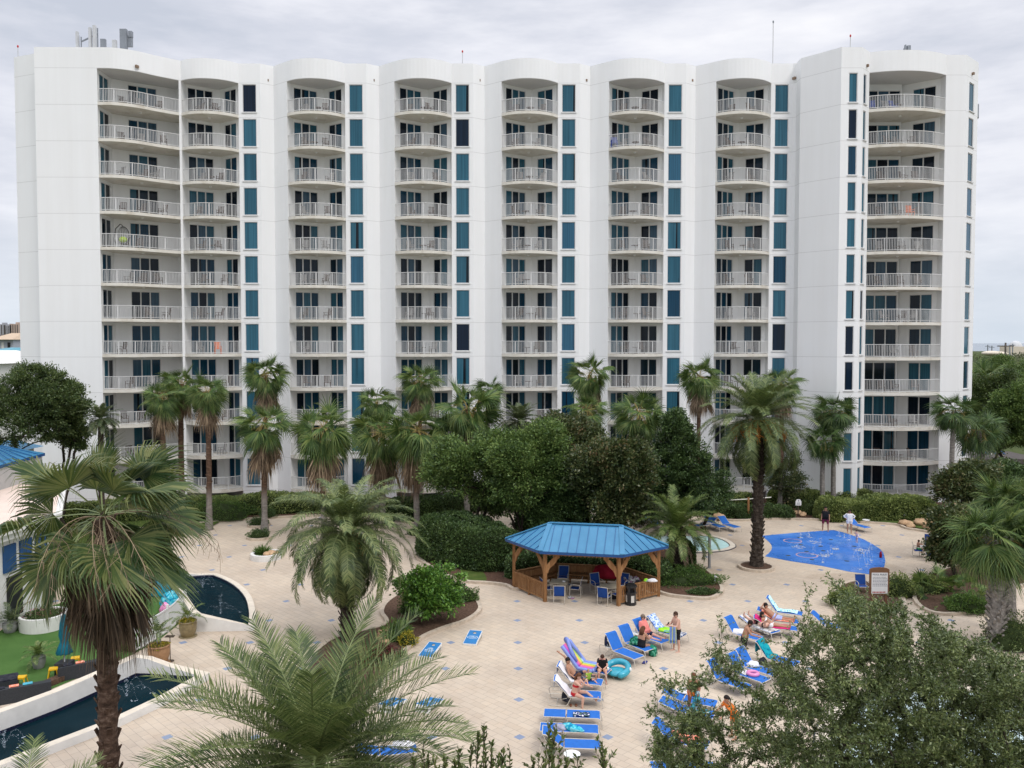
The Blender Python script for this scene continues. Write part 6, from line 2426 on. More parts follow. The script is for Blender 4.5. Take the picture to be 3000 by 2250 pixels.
def towel(lg, s0, s1, mat, label, w=.60, y0=0., drop=0., over=0., seed=0, lift=.042, cat='towel'):
	"""a towel lying along a lounger; over > 0 hangs it over the top of the back"""
	r = random.Random(seed)
	mb = MB()
	n, m = 16, 7
	rows = []
	ph = [r.uniform(0, 6) for _ in range(4)]
	c = lg_point(lg, (s0 + s1) / 2, y0)
	if over:
		for k in range(3, 0, -1):
			row = []
			for j in range(m + 1):
				y = y0 + (j / m - .5) * w
				p = lg_point(lg, 0.0, y, 0)
				ca, sa = math.cos(lg[1]), math.sin(lg[1])
				q = Vector((-ca * .05, -sa * .05, -over * k / 3 + .02))
				row.append(p + q + Vector((0, 0, .02 * math.sin(j * 2 + ph[0]))))
			rows.append(row)
	for i in range(n + 1):
		s = s0 + (s1 - s0) * i / n
		row = []
		for j in range(m + 1):
			f = j / m - .5
			wob = .012 * math.sin(i * .9 + ph[0] + j) + .010 * math.sin(j * 2.3 + ph[1] + i * .5)
			y = y0 + f * w * (1 + .04 * math.sin(i * .7 + ph[2]))
			p = lg_point(lg, s, y, lift + wob)
			if drop and abs(f) > .42:
				p.z -= drop
			row.append(p)
		rows.append(row)
	for a, b in zip(rows[:-1], rows[1:]):
		for j in range(m):
			mb.face([x - c for x in (a[j], b[j], b[j + 1], a[j + 1])])
	me = mb.mesh('towel', M[mat], True)
	# weld and thicken
	bm = bmesh.new()
	bm.from_mesh(me)
	bmesh.ops.remove_doubles(bm, verts=bm.verts, dist=.0008)
	g = bmesh.ops.solidify(bm, geom=bm.faces[:], thickness=.008)
	bm.to_mesh(me)
	bm.free()
	o = link('towel', me, None, c)
	return tag(o, label, cat)
def heap(name, loc, size, mat, label, cat, seed=1, rz=0., bump=.3, n=18):
	"""a crumpled soft thing: towel, bag or clothes"""
	r = random.Random(seed)
	mb = MB()
	mb.ball((0, 0, 0), 1, n)
	ph = [r.uniform(0, 6) for _ in range(6)]
	for i, v in enumerate(mb.v):
		x, y, z = v
		k = 1 + bump * (math.sin(x * 4 + ph[0] + y * 2) * .5 + math.sin(y * 5 + ph[1] - z * 3) * .4 + math.sin(z * 6 + ph[2] + x * 5) * .4)
		mb.v[i] = (x * k * size[0], y * k * size[1], max(-.42, z * k) * size[2] + .42 * size[2])
	return tag(mb.build(name, M[mat], None, True, loc, rz), label, cat)
def side_table(p, label, group='small white tables by the loungers'):
	global STP
	z = .46
	if 'STP' not in globals():
		t = thing('side_table', label, 'table', p, 0, group)
		mb = MB()
		mb.lathe([(.0, z - .02), (.24, z - .025), (.265, z - .01), (.265, z + .008), (.24, z + .012), (0, z + .008)], n=26)
		mb.build('table_top', M['white_plastic'], t)
		for k in range(3):
			mb = MB()
			a = 2 * PI * k / 3 + .4
			mb.tube([(.03 * math.cos(a), .03 * math.sin(a), z - .03), (.06 * math.cos(a), .06 * math.sin(a), .24), (.22 * math.cos(a), .22 * math.sin(a), .10), (.27 * math.cos(a), .27 * math.sin(a), 0)], .012, 6)
			mb.build('leg', M['frame_beige'], t)
		STP = t
		return t
	return copy_thing(STP, p, 0, label, group)
def loungers():
	L = {}
	g1, g2, g3, g4 = 'loungers in front of the gazebo', 'loungers in the near left column', 'loungers under the near tree', 'loungers of the sunbathers on the right'
	L['L1'] = lounger(1873, 1926, -50, 55, 'empty blue lounger, front of four by the gazebo, white table with red can beside it', g1)
	L['L2'] = lounger(1905, 1903, -53, 55, 'blue lounger with the woman in black sitting on its edge', g1)
	L['L3'] = lounger(1951, 1880, -48, 55, 'blue lounger the man in the coral shirt reclines on', g1)
	L['L4'] = lounger(2004, 1862, -40, 48, 'lounger covered by blue printed and striped towels beside the standing man', g1)
	L['M1'] = lounger(1784, 1968, -27, 48, 'blue lounger under the rainbow float', g2)
	L['M2'] = lounger(1766, 1999, -14, 48, 'blue lounger with white towel and toddler sitting on it', g2)
	L['M3'] = lounger(1762, 2036, -7, 48, 'blue lounger with white towel and woman in red bikini sitting on it', g2)
	L['M4'] = lounger(1759, 2094, -5, 0, 'flat blue lounger with folded navy flower towel', g2)
	L['M5'] = lounger(1754, 2136, -5, 0, 'flat blue lounger with aqua towel and grey cloth', g2)
	L['M6'] = lounger(1760, 2181, -4, 35, 'blue lounger nearest the bottom edge beside a white table', g2)
	L['N1'] = lounger(2100, 2062, -24, 15, 'blue lounger at the back behind the tanned woman', g3)
	L['N2'] = lounger(2094, 2094, -26, 15, 'blue lounger with pale green towel in front of the tanned woman', g3)
	L['N3'] = lounger(2077, 2183, -25, 40, 'blue lounger with coral flowered towels under twigs', g3)
	L['N4'] = lounger(2096, 2246, 0, 0, 'flat blue lounger at the very bottom edge of the picture', g3)
	L['S1'] = lounger(2352, 1798, -25, 55, 'lounger covered by a light aqua spotted towel, farthest of the sunbathers', g4)
	L['S2'] = lounger(2341, 1822, -21, 35, 'lounger with coral towel under the man in pale blue shorts', g4)
	L['S3'] = lounger(2336, 1842, -17, 30, 'lounger with magenta towel under the woman in white bikini', g4)
	L['S4'] = lounger(2274, 1852, -58, 20, 'lounger with flowered towel under the woman lying face down', g4)
	L['S5'] = lounger(2229, 1871, -45, 55, 'blue lounger with crumpled white towel beside the bearded man', g4)
	L['S6'] = lounger(2338, 1945, -42, 52, 'blue lounger with a teal towel over its back', g4)
	L['S7'] = lounger(2276, 1974, -45, 55, 'empty blue lounger right in front of the bearded man', g4)
	L['S8'] = lounger(2247, 1994, -48, 58, 'blue lounger with a small pink swim ring', g4)
	L['S9'] = lounger(2192, 2014, -48, 55, 'blue lounger half hidden by twigs, leftmost of the right row', g4)
	L['S10'] = lounger(2500, 1842, -30, 40, 'blue lounger hidden deep behind the near tree', g4)
	# far ones by the wading pool
	g5 = 'loungers behind the wading pool'
	L['P1'] = lounger(2118, 1544, -66, 38, 'blue lounger by the back hedge, left one of the pair near the rope', g5)
	L['P2'] = lounger(2161, 1545, -64, 38, 'blue lounger by the back hedge, right one of the pair near the rope', g5)
	L['P3'] = lounger(2040, 1540, 215, 30, 'blue lounger with white towel behind the wading pool', g5)
	L['P4'] = lounger(1932, 1535, -68, 35, 'blue lounger with a pink float beside it behind the wading pool', g5)
	L['P5'] = lounger(1890, 1524, -70, 35, 'blue lounger half hidden by the dark tree behind the pool', g5)
	L['Q1'] = lounger(2543, 1546, -66, 38, 'single blue lounger behind the woman in white', 'lone loungers on the far deck')
	return L
LG = loungers()
def on_loungers():
	towel(LG['L4'], .0, .8, 'towel_blue_print', 'blue and white printed towel hung over a lounger back by the gazebo', .62, over=.25, seed=1)
	heap('towel', lg_point(LG['L4'], 1.05, .0), (.34, .26, .10), 'towel_lime', 'crumpled lime green towel on the printed-towel lounger', 'towel', 2, -.6)
	towel(LG['L4'], 1.45, 1.97, 'towel_stripe_navy', 'navy and white striped towel on the foot of the lounger behind the standing man', .6, seed=3)
	heap('beach_bag', lg_point(LG['L2'], 1.18, -.05), (.32, .24, .22), 'towel_green_bag', 'green patterned beach bag lying on the lounger next to the woman in black', 'bag', 4)
	f = G(1913, 1921)
	heap('beach_bag', (f.x, f.y, 0), (.19, .17, .34), 'towel_green_bag', 'green patterned bag standing on the paving under the woman in black', 'bag', 5, bump=.12)
	heap('hanging_shirt', lg_point(LG['L1'], .12, -.36) + Vector((0, 0, -.38)), (.06, .12, .30), 'wear_navy', 'small navy cloth hanging from the back of the front lounger', 'cloth', 6, bump=.15)
	p = G(1888, 1944)
	for dx in (0, .14):
		mb = MB()
		mb.ball((0, 0, .03), .13, 10, 0, (1, .42, .3))
		tag(mb.build('sandal', M['shoe_blue'], None, True, (p.x + dx * .4, p.y + dx, 0), .4), 'blue sandal on the paving by the foot of the front lounger', 'shoe', 'blue sandals')
	# rainbow float
	lg = LG['M1']
	t = thing('pool_float', 'rainbow striped inflatable pool float draped over a lounger', 'pool float', lg_point(lg, .8, 0))
	base = Vector(t.location)
	mb = MB()
	n, m = 22, 10
	for i in range(n + 1):
		pass
	rows = []
	for i in range(n + 1):
		s = -.32 + 1.75 * i / n
		row = []
		for j in range(m + 1):
			y = (j / m - .5) * .78
			e = 1 - abs(j / m - .5) * 2
			row.append(lg_point(lg, s, y, .05 + .07 * math.sin(PI * min(1, e * 1.5) * .5)) - base)
		rows.append(row)
	k0 = len(mb.v)
	for row in rows:
		mb.v += [tuple(p) for p in row]
	for i in range(n):
		for j in range(m):
			a = k0 + i * (m + 1) + j
			mb.f.append((a, a + m + 1, a + m + 2, a + 1))
			mb.m.append(0)
	o = mb.build('mat', M['float_rainbow'], t, True)
	# stripes follow the local y of the lounger: rotate the mesh into that frame
	rot = Matrix.Rotation(-lg[1], 4, 'Z')
	o.data.transform(rot)
	o.rotation_euler = (0, 0, lg[1])
	rim = MB()
	for y in (-.39, .39):
		rim.tube([lg_point(lg, -.32 + 1.75 * i / 14, y, .06) - base for i in range(15)], .075, 8)
	rim.tube([lg_point(lg, 1.43, -.39 + .78 * i / 6, .06) - base for i in range(7)], .075, 8)
	rim.build('rim', M['float_lilac'], t, True)
	hd = MB()
	a0 = lg_point(lg, -.30, 0, .10) - base
	hd.tube([lg_point(lg, .52, -.22, .10) - base, lg_point(lg, .15, -.22, .16) - base, a0 + Vector((0, 0, .12)), lg_point(lg, .15, .22, .16) - base, lg_point(lg, .52, .22, .10) - base], [.06, .09, .13, .09, .06], 8)
	hd.build('pillow', M['float_lilac'], t, True)
	# aqua float at its foot
	c = G(1822, 1992)
	t = thing('pool_float', 'translucent aqua inflatable armchair float behind the boy in black', 'pool float', (c.x - .15, c.y + .35, 0))
	mb = MB()
	pts = []
	for i in range(23):
		a = R(-60) + R(300) * i / 22
		pts.append((.45 * math.cos(a - .6), .45 * math.sin(a - .6), .32 + .14 * math.sin(a)))
	mb.tube(pts, [.07] + [.13] * 21 + [.07], 10)
	mb.build('ring', M['float_aqua'], t, True)
	mb = MB()
	mb.ball((0, 0, .2), .45, 14, 0, (1, 1, .3))
	mb.build('seat', M['float_aqua'], t, True)
	mb = MB()
	mb.ball((.50, -.28, .40), .085, 10, 0, (.6, 1, 1))
	mb.ball((-.44, -.36, .46), .085, 10, 0, (1, .6, 1))
	mb.build('cup_holder', M['float_white'], t, True)
	for k, q in (('M2', 1), ('M3', 2)):
		towel(LG[k], .0, 1.0, 'towel_white', 'white towel over the back of the lounger ' + ('behind the toddler' if k == 'M2' else 'of the woman in red'), .62, over=.32, seed=q)
	heap('beach_bag', lg_point(LG['M3'], .62, -.02) + Vector((0, 0, -.36)), (.2, .3, .22), 'cloth_dark', 'dark bag under the back of the red-bikini lounger', 'bag', 7, bump=.15)
	p = G(1680, 2068)
	for dx in (-.1, .1):
		mb = MB()
		mb.ball((0, 0, .03), .12, 10, 0, (.42, 1, .3))
		tag(mb.build('sandal', M['shoe_brown'], None, True, (p.x + dx, p.y, 0)), 'brown sandal on the paving in front of the flat lounger', 'shoe', 'brown sandals')
	towel(LG['M4'], 1.02, 1.60, 'towel_navy_flower', 'folded navy towel with white flowers on the flat lounger', .34, -.10, seed=9, lift=.05)
	heap('towel', lg_point(LG['M5'], 1.08, -.12), (.36, .17, .13), 'towel_aqua', 'crumpled aqua towel trailing off the flat lounger', 'towel', 10, -.5)
	heap('cloth', lg_point(LG['M5'], .70, -.06), (.27, .2, .09), 'cloth_grey', 'grey cloth on the flat lounger beside the aqua towel', 'cloth', 11)
	heap('towel', lg_point(LG['N2'], 1.35, .0), (.42, .2, .06), 'towel_sea', 'pale green patterned towel spread on the lounger under twigs', 'towel', 12, -.4)
	heap('towel', lg_point(LG['N3'], 1.05, .1), (.5, .2, .14), 'towel_coral', 'coral flowered towel bunched on the lounger under twigs', 'towel', 13, -.9)
	heap('towel', lg_point(LG['N3'], 1.55, .16), (.36, .15, .12), 'towel_coral', 'second coral flowered towel nearer the foot of the lounger', 'towel', 14, -.3)
	heap('towel', lg_point(LG['N3'], .95, .46), (.34, .22, .12), 'towel_white', 'white towel bunched behind the coral ones', 'towel', 15, -.4)
	towel(LG['S1'], .02, 1.75, 'towel_aqua_print', 'light aqua spotted towel spread over the farthest sunbather lounger', .5, .06, over=.0, seed=16)
	towel(LG['S2'], .15, 1.75, 'towel_coral', 'coral towel under the man in pale blue shorts', .58, seed=17)
	towel(LG['S3'], .0, 1.65, 'towel_pink', 'magenta towel under the woman in white bikini', .62, over=.3, seed=18)
	towel(LG['S4'], .0, 1.9, 'towel_floral', 'white flowered towel under the woman lying face down', .66, over=.15, drop=.14, seed=19)
	heap('towel', lg_point(LG['S5'], .95, .0), (.4, .26, .12), 'towel_white', 'crumpled white towel on the lounger by the bearded man', 'towel', 20, -.6)
	towel(LG['S6'], .0, 1.0, 'towel_teal', 'teal towel hung over the back of a lounger under the near tree', .62, over=.5, seed=21)
	heap('beach_bag', lg_point(LG['S6'], .5, -.34) + Vector((0, 0, -.75)), (.2, .2, .4), 'cloth_dark', 'dark bag hanging behind the teal-towel lounger', 'bag', 22, bump=.12)
	heap('towel', lg_point(LG['S7'], .9, .05), (.24, .2, .14), 'towel_white', 'white bundle on the empty lounger before the bearded man', 'towel', 23)
	c = lg_point(LG['S8'], 1.30, .1, .06)
	mb = MB()
	mb.torus((0, 0, 0), .19, .075, 22, 8)
	tag(mb.build('swim_ring', M['ring_float_pink'], None, True, c), 'small pink swim ring lying on a lounger', 'swim ring')
	heap('cloth', lg_point(LG['S8'], .95, .0), (.16, .22, .06), 'towel_white', 'white cloth beside the pink swim ring', 'cloth', 24)
	heap('towel', lg_point(LG['P3'], .9, 0), (.45, .25, .1), 'towel_white', 'white towel on the lounger behind the wading pool', 'towel', 25)
	p = G(1955, 1524)
	mb = MB()
	mb.torus((0, 0, .3), .34, .13, 22, 8, M=Matrix.Rotation(R(65), 3, 'X'))
	tag(mb.build('swim_ring', M['ring_float_pink'], None, True, (p.x, p.y, .17)), 'large pink swim ring leaning by the far loungers', 'swim ring')
	for i, (px, py, m) in enumerate(((2026, 1545, 'towel_coral'), (2060, 1547, 'cloth_red'))):
		p = G(px, py)
		heap('pool_toy', (p.x, p.y, 0), (.2, .2, .25), m, ('coral' if i == 0 else 'red') + ' pool toy on the deck behind the young palm', 'toy', 30 + i)
	# tables
	for px, py, lab in ((1697, 1952, 'small white table with dark cup and red can beside the front lounger'), (1863, 1883, 'small white table between the second and third loungers by the gazebo'),
						(1676, 2250, 'small white table at the bottom edge in front of the nearest lounger'), (2002, 2058, 'small white table by the tanned woman'), (2537, 1541, 'small white table beside the lone far lounger')):
		p = G(1743 if px == 1697 else px, 1931 if px == 1697 else py)
		if px == 1697:
			p = G(1788, 1923)
		side_table(p, lab)
	p = G(1788, 1923)
	for dx, dy, h, m, lab, cat, nm in ((-.09, .0, .16, 'cloth_dark', 'dark insulated cup on the small white table', 'cup', 'cup'), (.08, .02, .10, 'cloth_red', 'red drinks can on the small white table', 'can', 'drinks_can')):
		mb = MB()
		mb.lathe([(.035, 0), (.042, h), (.03, h + .012), (0, h + .012)], n=14)
		tag(mb.build(nm, M[m], None, True, (p.x + dx, p.y + dy, .475)), lab, cat)
on_loungers()
def chair_proto():
	t = bpy.data.objects.new('sling_chair', None)
	COL.objects.link(t)
	f = MB()
	for y in (-.28, .28):
		f.tube([(-.36, y, .98), (-.22, y, .42), (.24, y, .44)], .014, 6)
		f.tube([(-.27, y, .64), (-.05, y, .68), (.22, y, .66), (.27, y, .60), (.29, y, .05), (.27, y, .015), (-.30, y, .015), (-.32, y, .05), (-.29, y, .62)], .015, 6)
	f.tube([(-.36, -.28, .98), (-.36, .28, .98)], .014, 6)
	f.tube([(.24, -.28, .43), (.24, .28, .43)], .014, 6)
	f.tube([(-.28, -.28, .016), (-.28, .28, .016)], .014, 6)
	f.build('frame', M['frame_beige'], t)
	s = MB()
	s.box((.01, 0, .425), (.46, .53, .014), rot=Matrix.Rotation(R(-3), 3, 'Y'))
	s.build('seat', M['sling_navy'], t)
	b = MB()
	b.bar((-.225, 0, .44), (-.352, 0, .96), .53, .014, up=(0, 1, 0)) if False else b.face([(-.225, -.265, .44), (-.225, .265, .44), (-.352, .265, .96), (-.352, -.265, .96)])
	b.face([(-.240, .265, .44), (-.240, -.265, .44), (-.367, -.265, .96), (-.367, .265, .96)])
	b.build('backrest', M['sling_navy'], t)
	return t
def dining():
	pr = chair_proto()
	first = [True]
	def chair(px, py, face_to, lab, grp, z=.44):
		p = G(px, py, z)
		a = math.atan2(face_to.y - p.y, face_to.x - p.x)
		if first[0]:
			first[0] = False
			o = pr
			o.location = (p.x, p.y, 0)
			o.rotation_euler = (0, 0, a)
		else:
			o = copy_thing(pr, (p.x, p.y, 0), a)
		tag(o, lab, 'chair', grp)
	def table(p, lab, rz, mat='table_tan'):
		t = thing('square_table', lab, 'table', (p.x, p.y, 0), rz)
		mb = MB()
		mb.box((0, 0, .725), (.92, .92, .03))
		mb.build('table_top', M[mat], t)
		for x in (-.4, .4):
			for y in (-.4, .4):
				mb = MB()
				mb.tube([(x, y, .0), (x * .97, y * .97, .71)], .02, 6)
				mb.build('leg', M['frame_beige'], t)
		return t
	t1, t2 = G(1638, 1703, .74), G(1788, 1716, .74)
	table(t1, 'square tan table with a crumpled paper on it, left one in the gazebo', GAZ[1])
	table(t2, 'square tan table, right one in the gazebo', GAZ[1] + .35)
	heap('paper', (t1.x + .25, t1.y - .1, .742), (.09, .06, .04), 'white_plastic', 'crumpled white paper on the left gazebo table', 'paper', 40, bump=.4)
	g = 'blue sling chairs in the gazebo'
	for px, py, tt, lab in ((1638, 1741, t1, 'blue sling chair in front of the left gazebo table'), (1686, 1722, t1, 'blue sling chair right of the left gazebo table'), (1650, 1690, t1, 'blue sling chair behind the left gazebo table'),
							(1604, 1722, t1, 'blue sling chair left of the left gazebo table, half behind a post'), (1771, 1746, t2, 'blue sling chair in front of the right gazebo table'),
							(1750, 1712, t2, 'blue sling chair left of the right gazebo table'), (1822, 1712, t2, 'blue sling chair behind the right gazebo table'), (1812, 1740, t2, 'blue sling chair right of the right gazebo table, half behind a post')):
		chair(px, py, tt, lab, g)
	# things left in the gazebo
	p = G(1775, 1692, .45)
	heap('beach_umbrella', (p.x, p.y, .46), (.78, .40, .50), 'cloth_red', 'dark red collapsed beach umbrella on the gazebo bench', 'umbrella', 41, -.2, .12, 24)
	for px, py, z, s, m, lab, q in ((1838, 1705, .46, (.30, .22, .26), 'cloth_mixed', 'bundle of black and white bags on the gazebo bench, left one', 42), (1858, 1708, .46, (.32, .24, .22), 'cloth_mixed', 'bundle of dark clothes on the gazebo bench, middle one', 43),
									(1872, 1714, .46, (.25, .2, .18), 'cloth_dark', 'dark bag at the right end of the gazebo bench', 44), (1893, 1703, .96, (.14, .10, .10), 'towel_lime', 'yellow-green cloth on the right gazebo rail', 45),
									(1911, 1704, .96, (.24, .12, .12), 'towel_white', 'white towel on the right gazebo rail', 46)):
		p = G(px, py, z)
		heap('bag' if 'bag' in lab or 'bundle' in lab else 'cloth', p, s, m, lab, 'bag' if 'bag' in lab or 'bundle' in lab else 'cloth', q, bump=.25)
	p = G(1672, 1754)
	heap('shoe_pile', (p.x, p.y, 0), (.2, .1, .09), 'cloth_mixed', 'dark and pink shoes on the floor at the gazebo opening', 'shoes', 47)
	p = G(1797, 1753)
	heap('bag', (p.x, p.y, 0), (.28, .2, .18), 'cloth_dark', 'black bag on the floor under the right gazebo table', 'bag', 48)
	# table group by the right-hand bush
	t3 = G(2722, 1601, .74)
	table(t3, 'white-covered table with food by the dark bush at the right', 0, 'white_plastic')
	heap('paper', (t3.x - .1, t3.y, .742), (.3, .2, .06), 'white_plastic', 'white paper and food on the right-hand table', 'paper', 49, bump=.4)
	for px, py, lab in ((2690, 1612, 'blue sling chair with the child in it at the right-hand table'), (2728, 1625, 'blue sling chair with its back to the camera at the right-hand table'), (2722, 1592, 'blue sling chair behind the right-hand table')):
		chair(px, py, t3, lab, 'blue sling chairs at the right-hand table')
	p = G(2526, 1716, .44)
	chair(2526, 1716, G(2526, 1740), 'dark blue chair left of the pool rules sign', None)
	heap('beach_bag', (G(2755, 1650).x, G(2755, 1650).y, 0), (.25, .2, .25), 'cloth_dark', 'dark bag on the paving by the right-hand table', 'bag', 50, bump=.15)
dining()
def deck_things():
	# cornhole boards
	def board(px, py, ang, lab, emblem):
		"""px,py: middle of the low front edge on the paving; ang: heading from front to back"""
		f = G(px, py)
		t = thing('cornhole_board', lab, 'game board', (f.x, f.y, 0), R(ang) - PI / 2)
		w, L, z0, z1 = .60, 1.20, .085, .30
		th = math.atan2(z1 - z0, L)
		tilt = Matrix.Rotation(th, 3, 'X')
		o = Vector((0, 0, z0))
		T = lambda x, y, z=0.: o + tilt @ Vector((x, y, z))
		# top with a real hole
		mb = MB()
		hc = (0, L - .23)
		n = 24
		ring = [(hc[0] + .076 * math.cos(2 * PI * i / n), hc[1] + .076 * math.sin(2 * PI * i / n)) for i in range(n)]
		sq = []
		hw = .16
		for i in range(n):
			c, s = math.cos(2 * PI * i / n), math.sin(2 * PI * i / n)
			k = hw / max(abs(c), abs(s))
			sq.append((hc[0] + c * k, hc[1] + s * k))
		for i in range(n):
			j = (i + 1) % n
			mb.face([T(*ring[i]), T(*sq[i]), T(*sq[j]), T(*ring[j])], 0)
			mb.face([T(*ring[i]), T(*ring[j]), T(*ring[j], -.02), T(*ring[i], -.02)], 1)
		x0, x1, y0, y1 = -hw, hw, hc[1] - hw, hc[1] + hw
		W = w / 2
		for a in ((-W, 0, W, y0), (-W, y0, x0, y1), (x1, y0, W, y1), (-W, y1, W, L)):
			mb.face([T(a[0], a[1]), T(a[2], a[1]), T(a[2], a[3]), T(a[0], a[3])], 0)
		mb.build('top', [M['board_blue'], M['hole_black']], t)
		fr = MB()
		e = .012
		for a, b in (((-W, 0), (W, 0)), ((W, 0), (W, L)), ((W, L), (-W, L)), ((-W, L), (-W, 0))):
			fr.bar(T(*a, -.05), T(*b, -.05), .022, .094, up=tilt @ Vector((0, 0, 1)))
		for p, q in (((-W, 0), (W, 0)), ((-W, L), (W, L)), ((-W, 0), (-W, L)), ((W, 0), (W, L))):
			fr.bar(T(*p, .002), T(*q, .002), .02, .006, up=tilt @ Vector((0, 0, 1)))
		fr.build('frame', M['board_white'], t)
		for x in (-W + .03, W - .03):
			lg = MB()
			p = T(x, L - .1, -.06)
			lg.bar((p.x, p.y, p.z), (p.x, p.y + .06, 0), .03, .08, up=(1, 0, 0))
			lg.build('leg', M['board_white'], t)
		lg = MB()
		p = T(0, L - .1, -.06)
		lg.bar((-W + .03, p.y + .05, .04), (W - .03, p.y + .05, .04), .025, .08)
		lg.build('crossbar', M['board_white'], t)
		# white emblem: a small fan-shaped dome over two lines of lettering, inside an outline
		em = MB()
		cy = .58
		u = lambda x, y: T(x, y, .004)
		if emblem == 0:
			for i in range(12):
				a0, a1 = PI * i / 12, PI * (i + 1) / 12
				if i % 2 == 0:
					em.face([u(.03 * math.cos(a0), cy + .03 * math.sin(a0)), u(.115 * math.cos(a0), cy + .12 * math.sin(a0)), u(.115 * math.cos(a1), cy + .12 * math.sin(a1)), u(.03 * math.cos(a1), cy + .03 * math.sin(a1))])
				em.face([u(.125 * math.cos(a0), cy + .13 * math.sin(a0)), u(.14 * math.cos(a0), cy + .15 * math.sin(a0)), u(.14 * math.cos(a1), cy + .15 * math.sin(a1)), u(.125 * math.cos(a1), cy + .13 * math.sin(a1))])
			for row, (yy, h, n, ww) in enumerate(((cy - .10, .075, 9, .42), (cy - .19, .05, 11, .38))):
				for i in range(n):
					x = -ww / 2 + ww * i / n
					em.face([u(x, yy), u(x + ww / n * .62, yy), u(x + ww / n * .62, yy + h), u(x, yy + h)])
		else:
			n = 30
			for i in range(n):
				a0, a1 = 2 * PI * i / n, 2 * PI * (i + 1) / n
				for ra, rb in ((.25, .235), (.225, .218)):
					em.face([u(ra * math.cos(a0), cy + ra * .52 * math.sin(a0)), u(ra * math.cos(a1), cy + ra * .52 * math.sin(a1)), u(rb * math.cos(a1), cy + rb * .50 * math.sin(a1)), u(rb * math.cos(a0), cy + rb * .50 * math.sin(a0))])
			for i in range(8):
				x = -.16 + .32 * i / 8
				em.face([u(x, cy - .03), u(x + .024, cy - .03), u(x + .024, cy + .02), u(x, cy + .02)])
			for x, y in ((-.045, .045), (.0, .06), (.045, .045)):
				em.face([u(x - .015, cy + y - .012), u(x + .015, cy + y - .012), u(x + .02, cy + y + .02), u(x - .02, cy + y + .02)])
		em.build('emblem', M['logo_white'], t)
	board(1244, 1929, 72, 'blue game board with a white dome emblem, leftmost by the flower bed', 0)
	board(1375, 1892, 78, 'blue game board with an oval white emblem, right one by the flower bed', 1)
	board(1281, 2052, 247, 'blue game board seen from its raised end, at the near palm fronds', 1)
	board(1172, 2052, 250, 'blue game board half hidden behind the near palm fronds', 0)
	# blue and white lounger hidden behind the near palm
	lounger(1222, 2190, 12, 15, 'blue lounger mostly hidden behind the near palm fronds', None)
	p = G(1180, 2185, .4)
	heap('towel', (p.x, p.y, .39), (.4, .24, .12), 'towel_white', 'white towel seen between the near palm fronds', 'towel', 60)
	# litter bin
	p = G(1848, 1771)
	t = thing('litter_bin', 'black litter bin with pale panels at the right corner of the gazebo', 'bin', p, .25)
	mb = MB()
	oc = lambda r: [(r * math.cos(PI / 8 + PI / 4 * i), r * math.sin(PI / 8 + PI / 4 * i)) for i in range(8)]
	mb.prism(oc(.29), 0, .12)
	mb.prism(oc(.26), .12, .58)
	mb.prism(oc(.30), .58, .68)
	for i in range(0, 8, 2):
		a = PI / 4 * i + PI / 4
		mb.box((.24 * math.cos(a), .24 * math.sin(a), .80), (.05, .14, .26), a)
	mb.prism(oc(.31), .92, 1.02)
	mb.prism(oc(.25), 1.02, 1.07)
	mb.build('shell', M['bin_black'], t)
	mb = MB()
	mb.prism(oc(.16), .66, .90)
	mb.build('opening', M['hole_black'], t)
	for i in range(8):
		a = PI / 4 * i
		if i % 2 == 0:
			mb = MB()
			mb.box((.247 * math.cos(a), .247 * math.sin(a), .34), (.012, .17, .36), a)
			mb.build('panel', M['bin_panel'], t)
	# shower post
	p = G(2078, 1664)
	t = thing('shower_post', 'grey metal shower post on the paving by the wading pool', 'post', p)
	mb = MB()
	mb.tube([(0, 0, 0), (0, 0, 2.05)], .085, 14)
	mb.lathe([(.13, 0), (.13, .02), (.09, .03)], n=16)
	mb.build('column', M['steel_grey'], t)
	mb = MB()
	mb.ball((0, 0, 2.05), .086, 12, 0, (1, 1, .4))
	mb.build('cap', M['steel_grey'], t)
	# pool rules sign
	p = G(2576, 1800)
	p = Vector((G(2576, 1800).x * 1.0, G(2576, 1800).y, 0))
	Y = 42.5
	c = A(2576, 1690, Y)
	t = thing('rules_sign', 'brown-framed arched board headed POOL RULES behind the near tree', 'sign', (c.x, Y, 0), R(0))
	zt, zb, w = A(2576, 1662, Y).z, A(2576, 1742, Y).z, 58 * Y / FPX
	mb = MB()
	prof = [(-w / 2, zb), (w / 2, zb), (w / 2, zt - .12)] + [(w / 2 * math.cos(PI * i / 12), zt - .12 + .12 * math.sin(PI * i / 12)) for i in range(1, 12)] + [(-w / 2, zt - .12)]
	mb.face([(x, -.04, z) for x, z in prof])
	mb.face([(x, .04, z) for x, z in reversed(prof)])
	for i in range(len(prof)):
		a, b = prof[i], prof[(i + 1) % len(prof)]
		mb.face([(a[0], .04, a[1]), (b[0], .04, b[1]), (b[0], -.04, b[1]), (a[0], -.04, a[1])])
	for x in (-w * .35, w * .35):
		mb.box((x, .02, zb / 2), (.10, .10, zb))
	mb.build('frame', M['sign_brown'], t)
	mb = MB()
	mb.box((0, -.05, (zb + zt) / 2 - .10), (w * .82, .02, zt - zb - .34))
	mb.build('panel', M['sign_white'], t)
	def text(s, size, x, z, mat, name='lettering'):
		cu = bpy.data.curves.new('lettering', 'FONT')
		cu.body = s
		cu.size = size
		cu.align_x = 'CENTER'
		cu.extrude = .003
		tmp = bpy.data.objects.new('tmp', cu)
		COL.objects.link(tmp)
		dg = bpy.context.evaluated_depsgraph_get()
		me = bpy.data.meshes.new_from_object(tmp.evaluated_get(dg))
		bpy.data.objects.remove(tmp)
		me.materials.clear()
		me.materials.append(M[mat])
		o = link(name, me, t, (x, -.066, z))
		o.rotation_euler = (PI / 2, 0, 0)
		return o
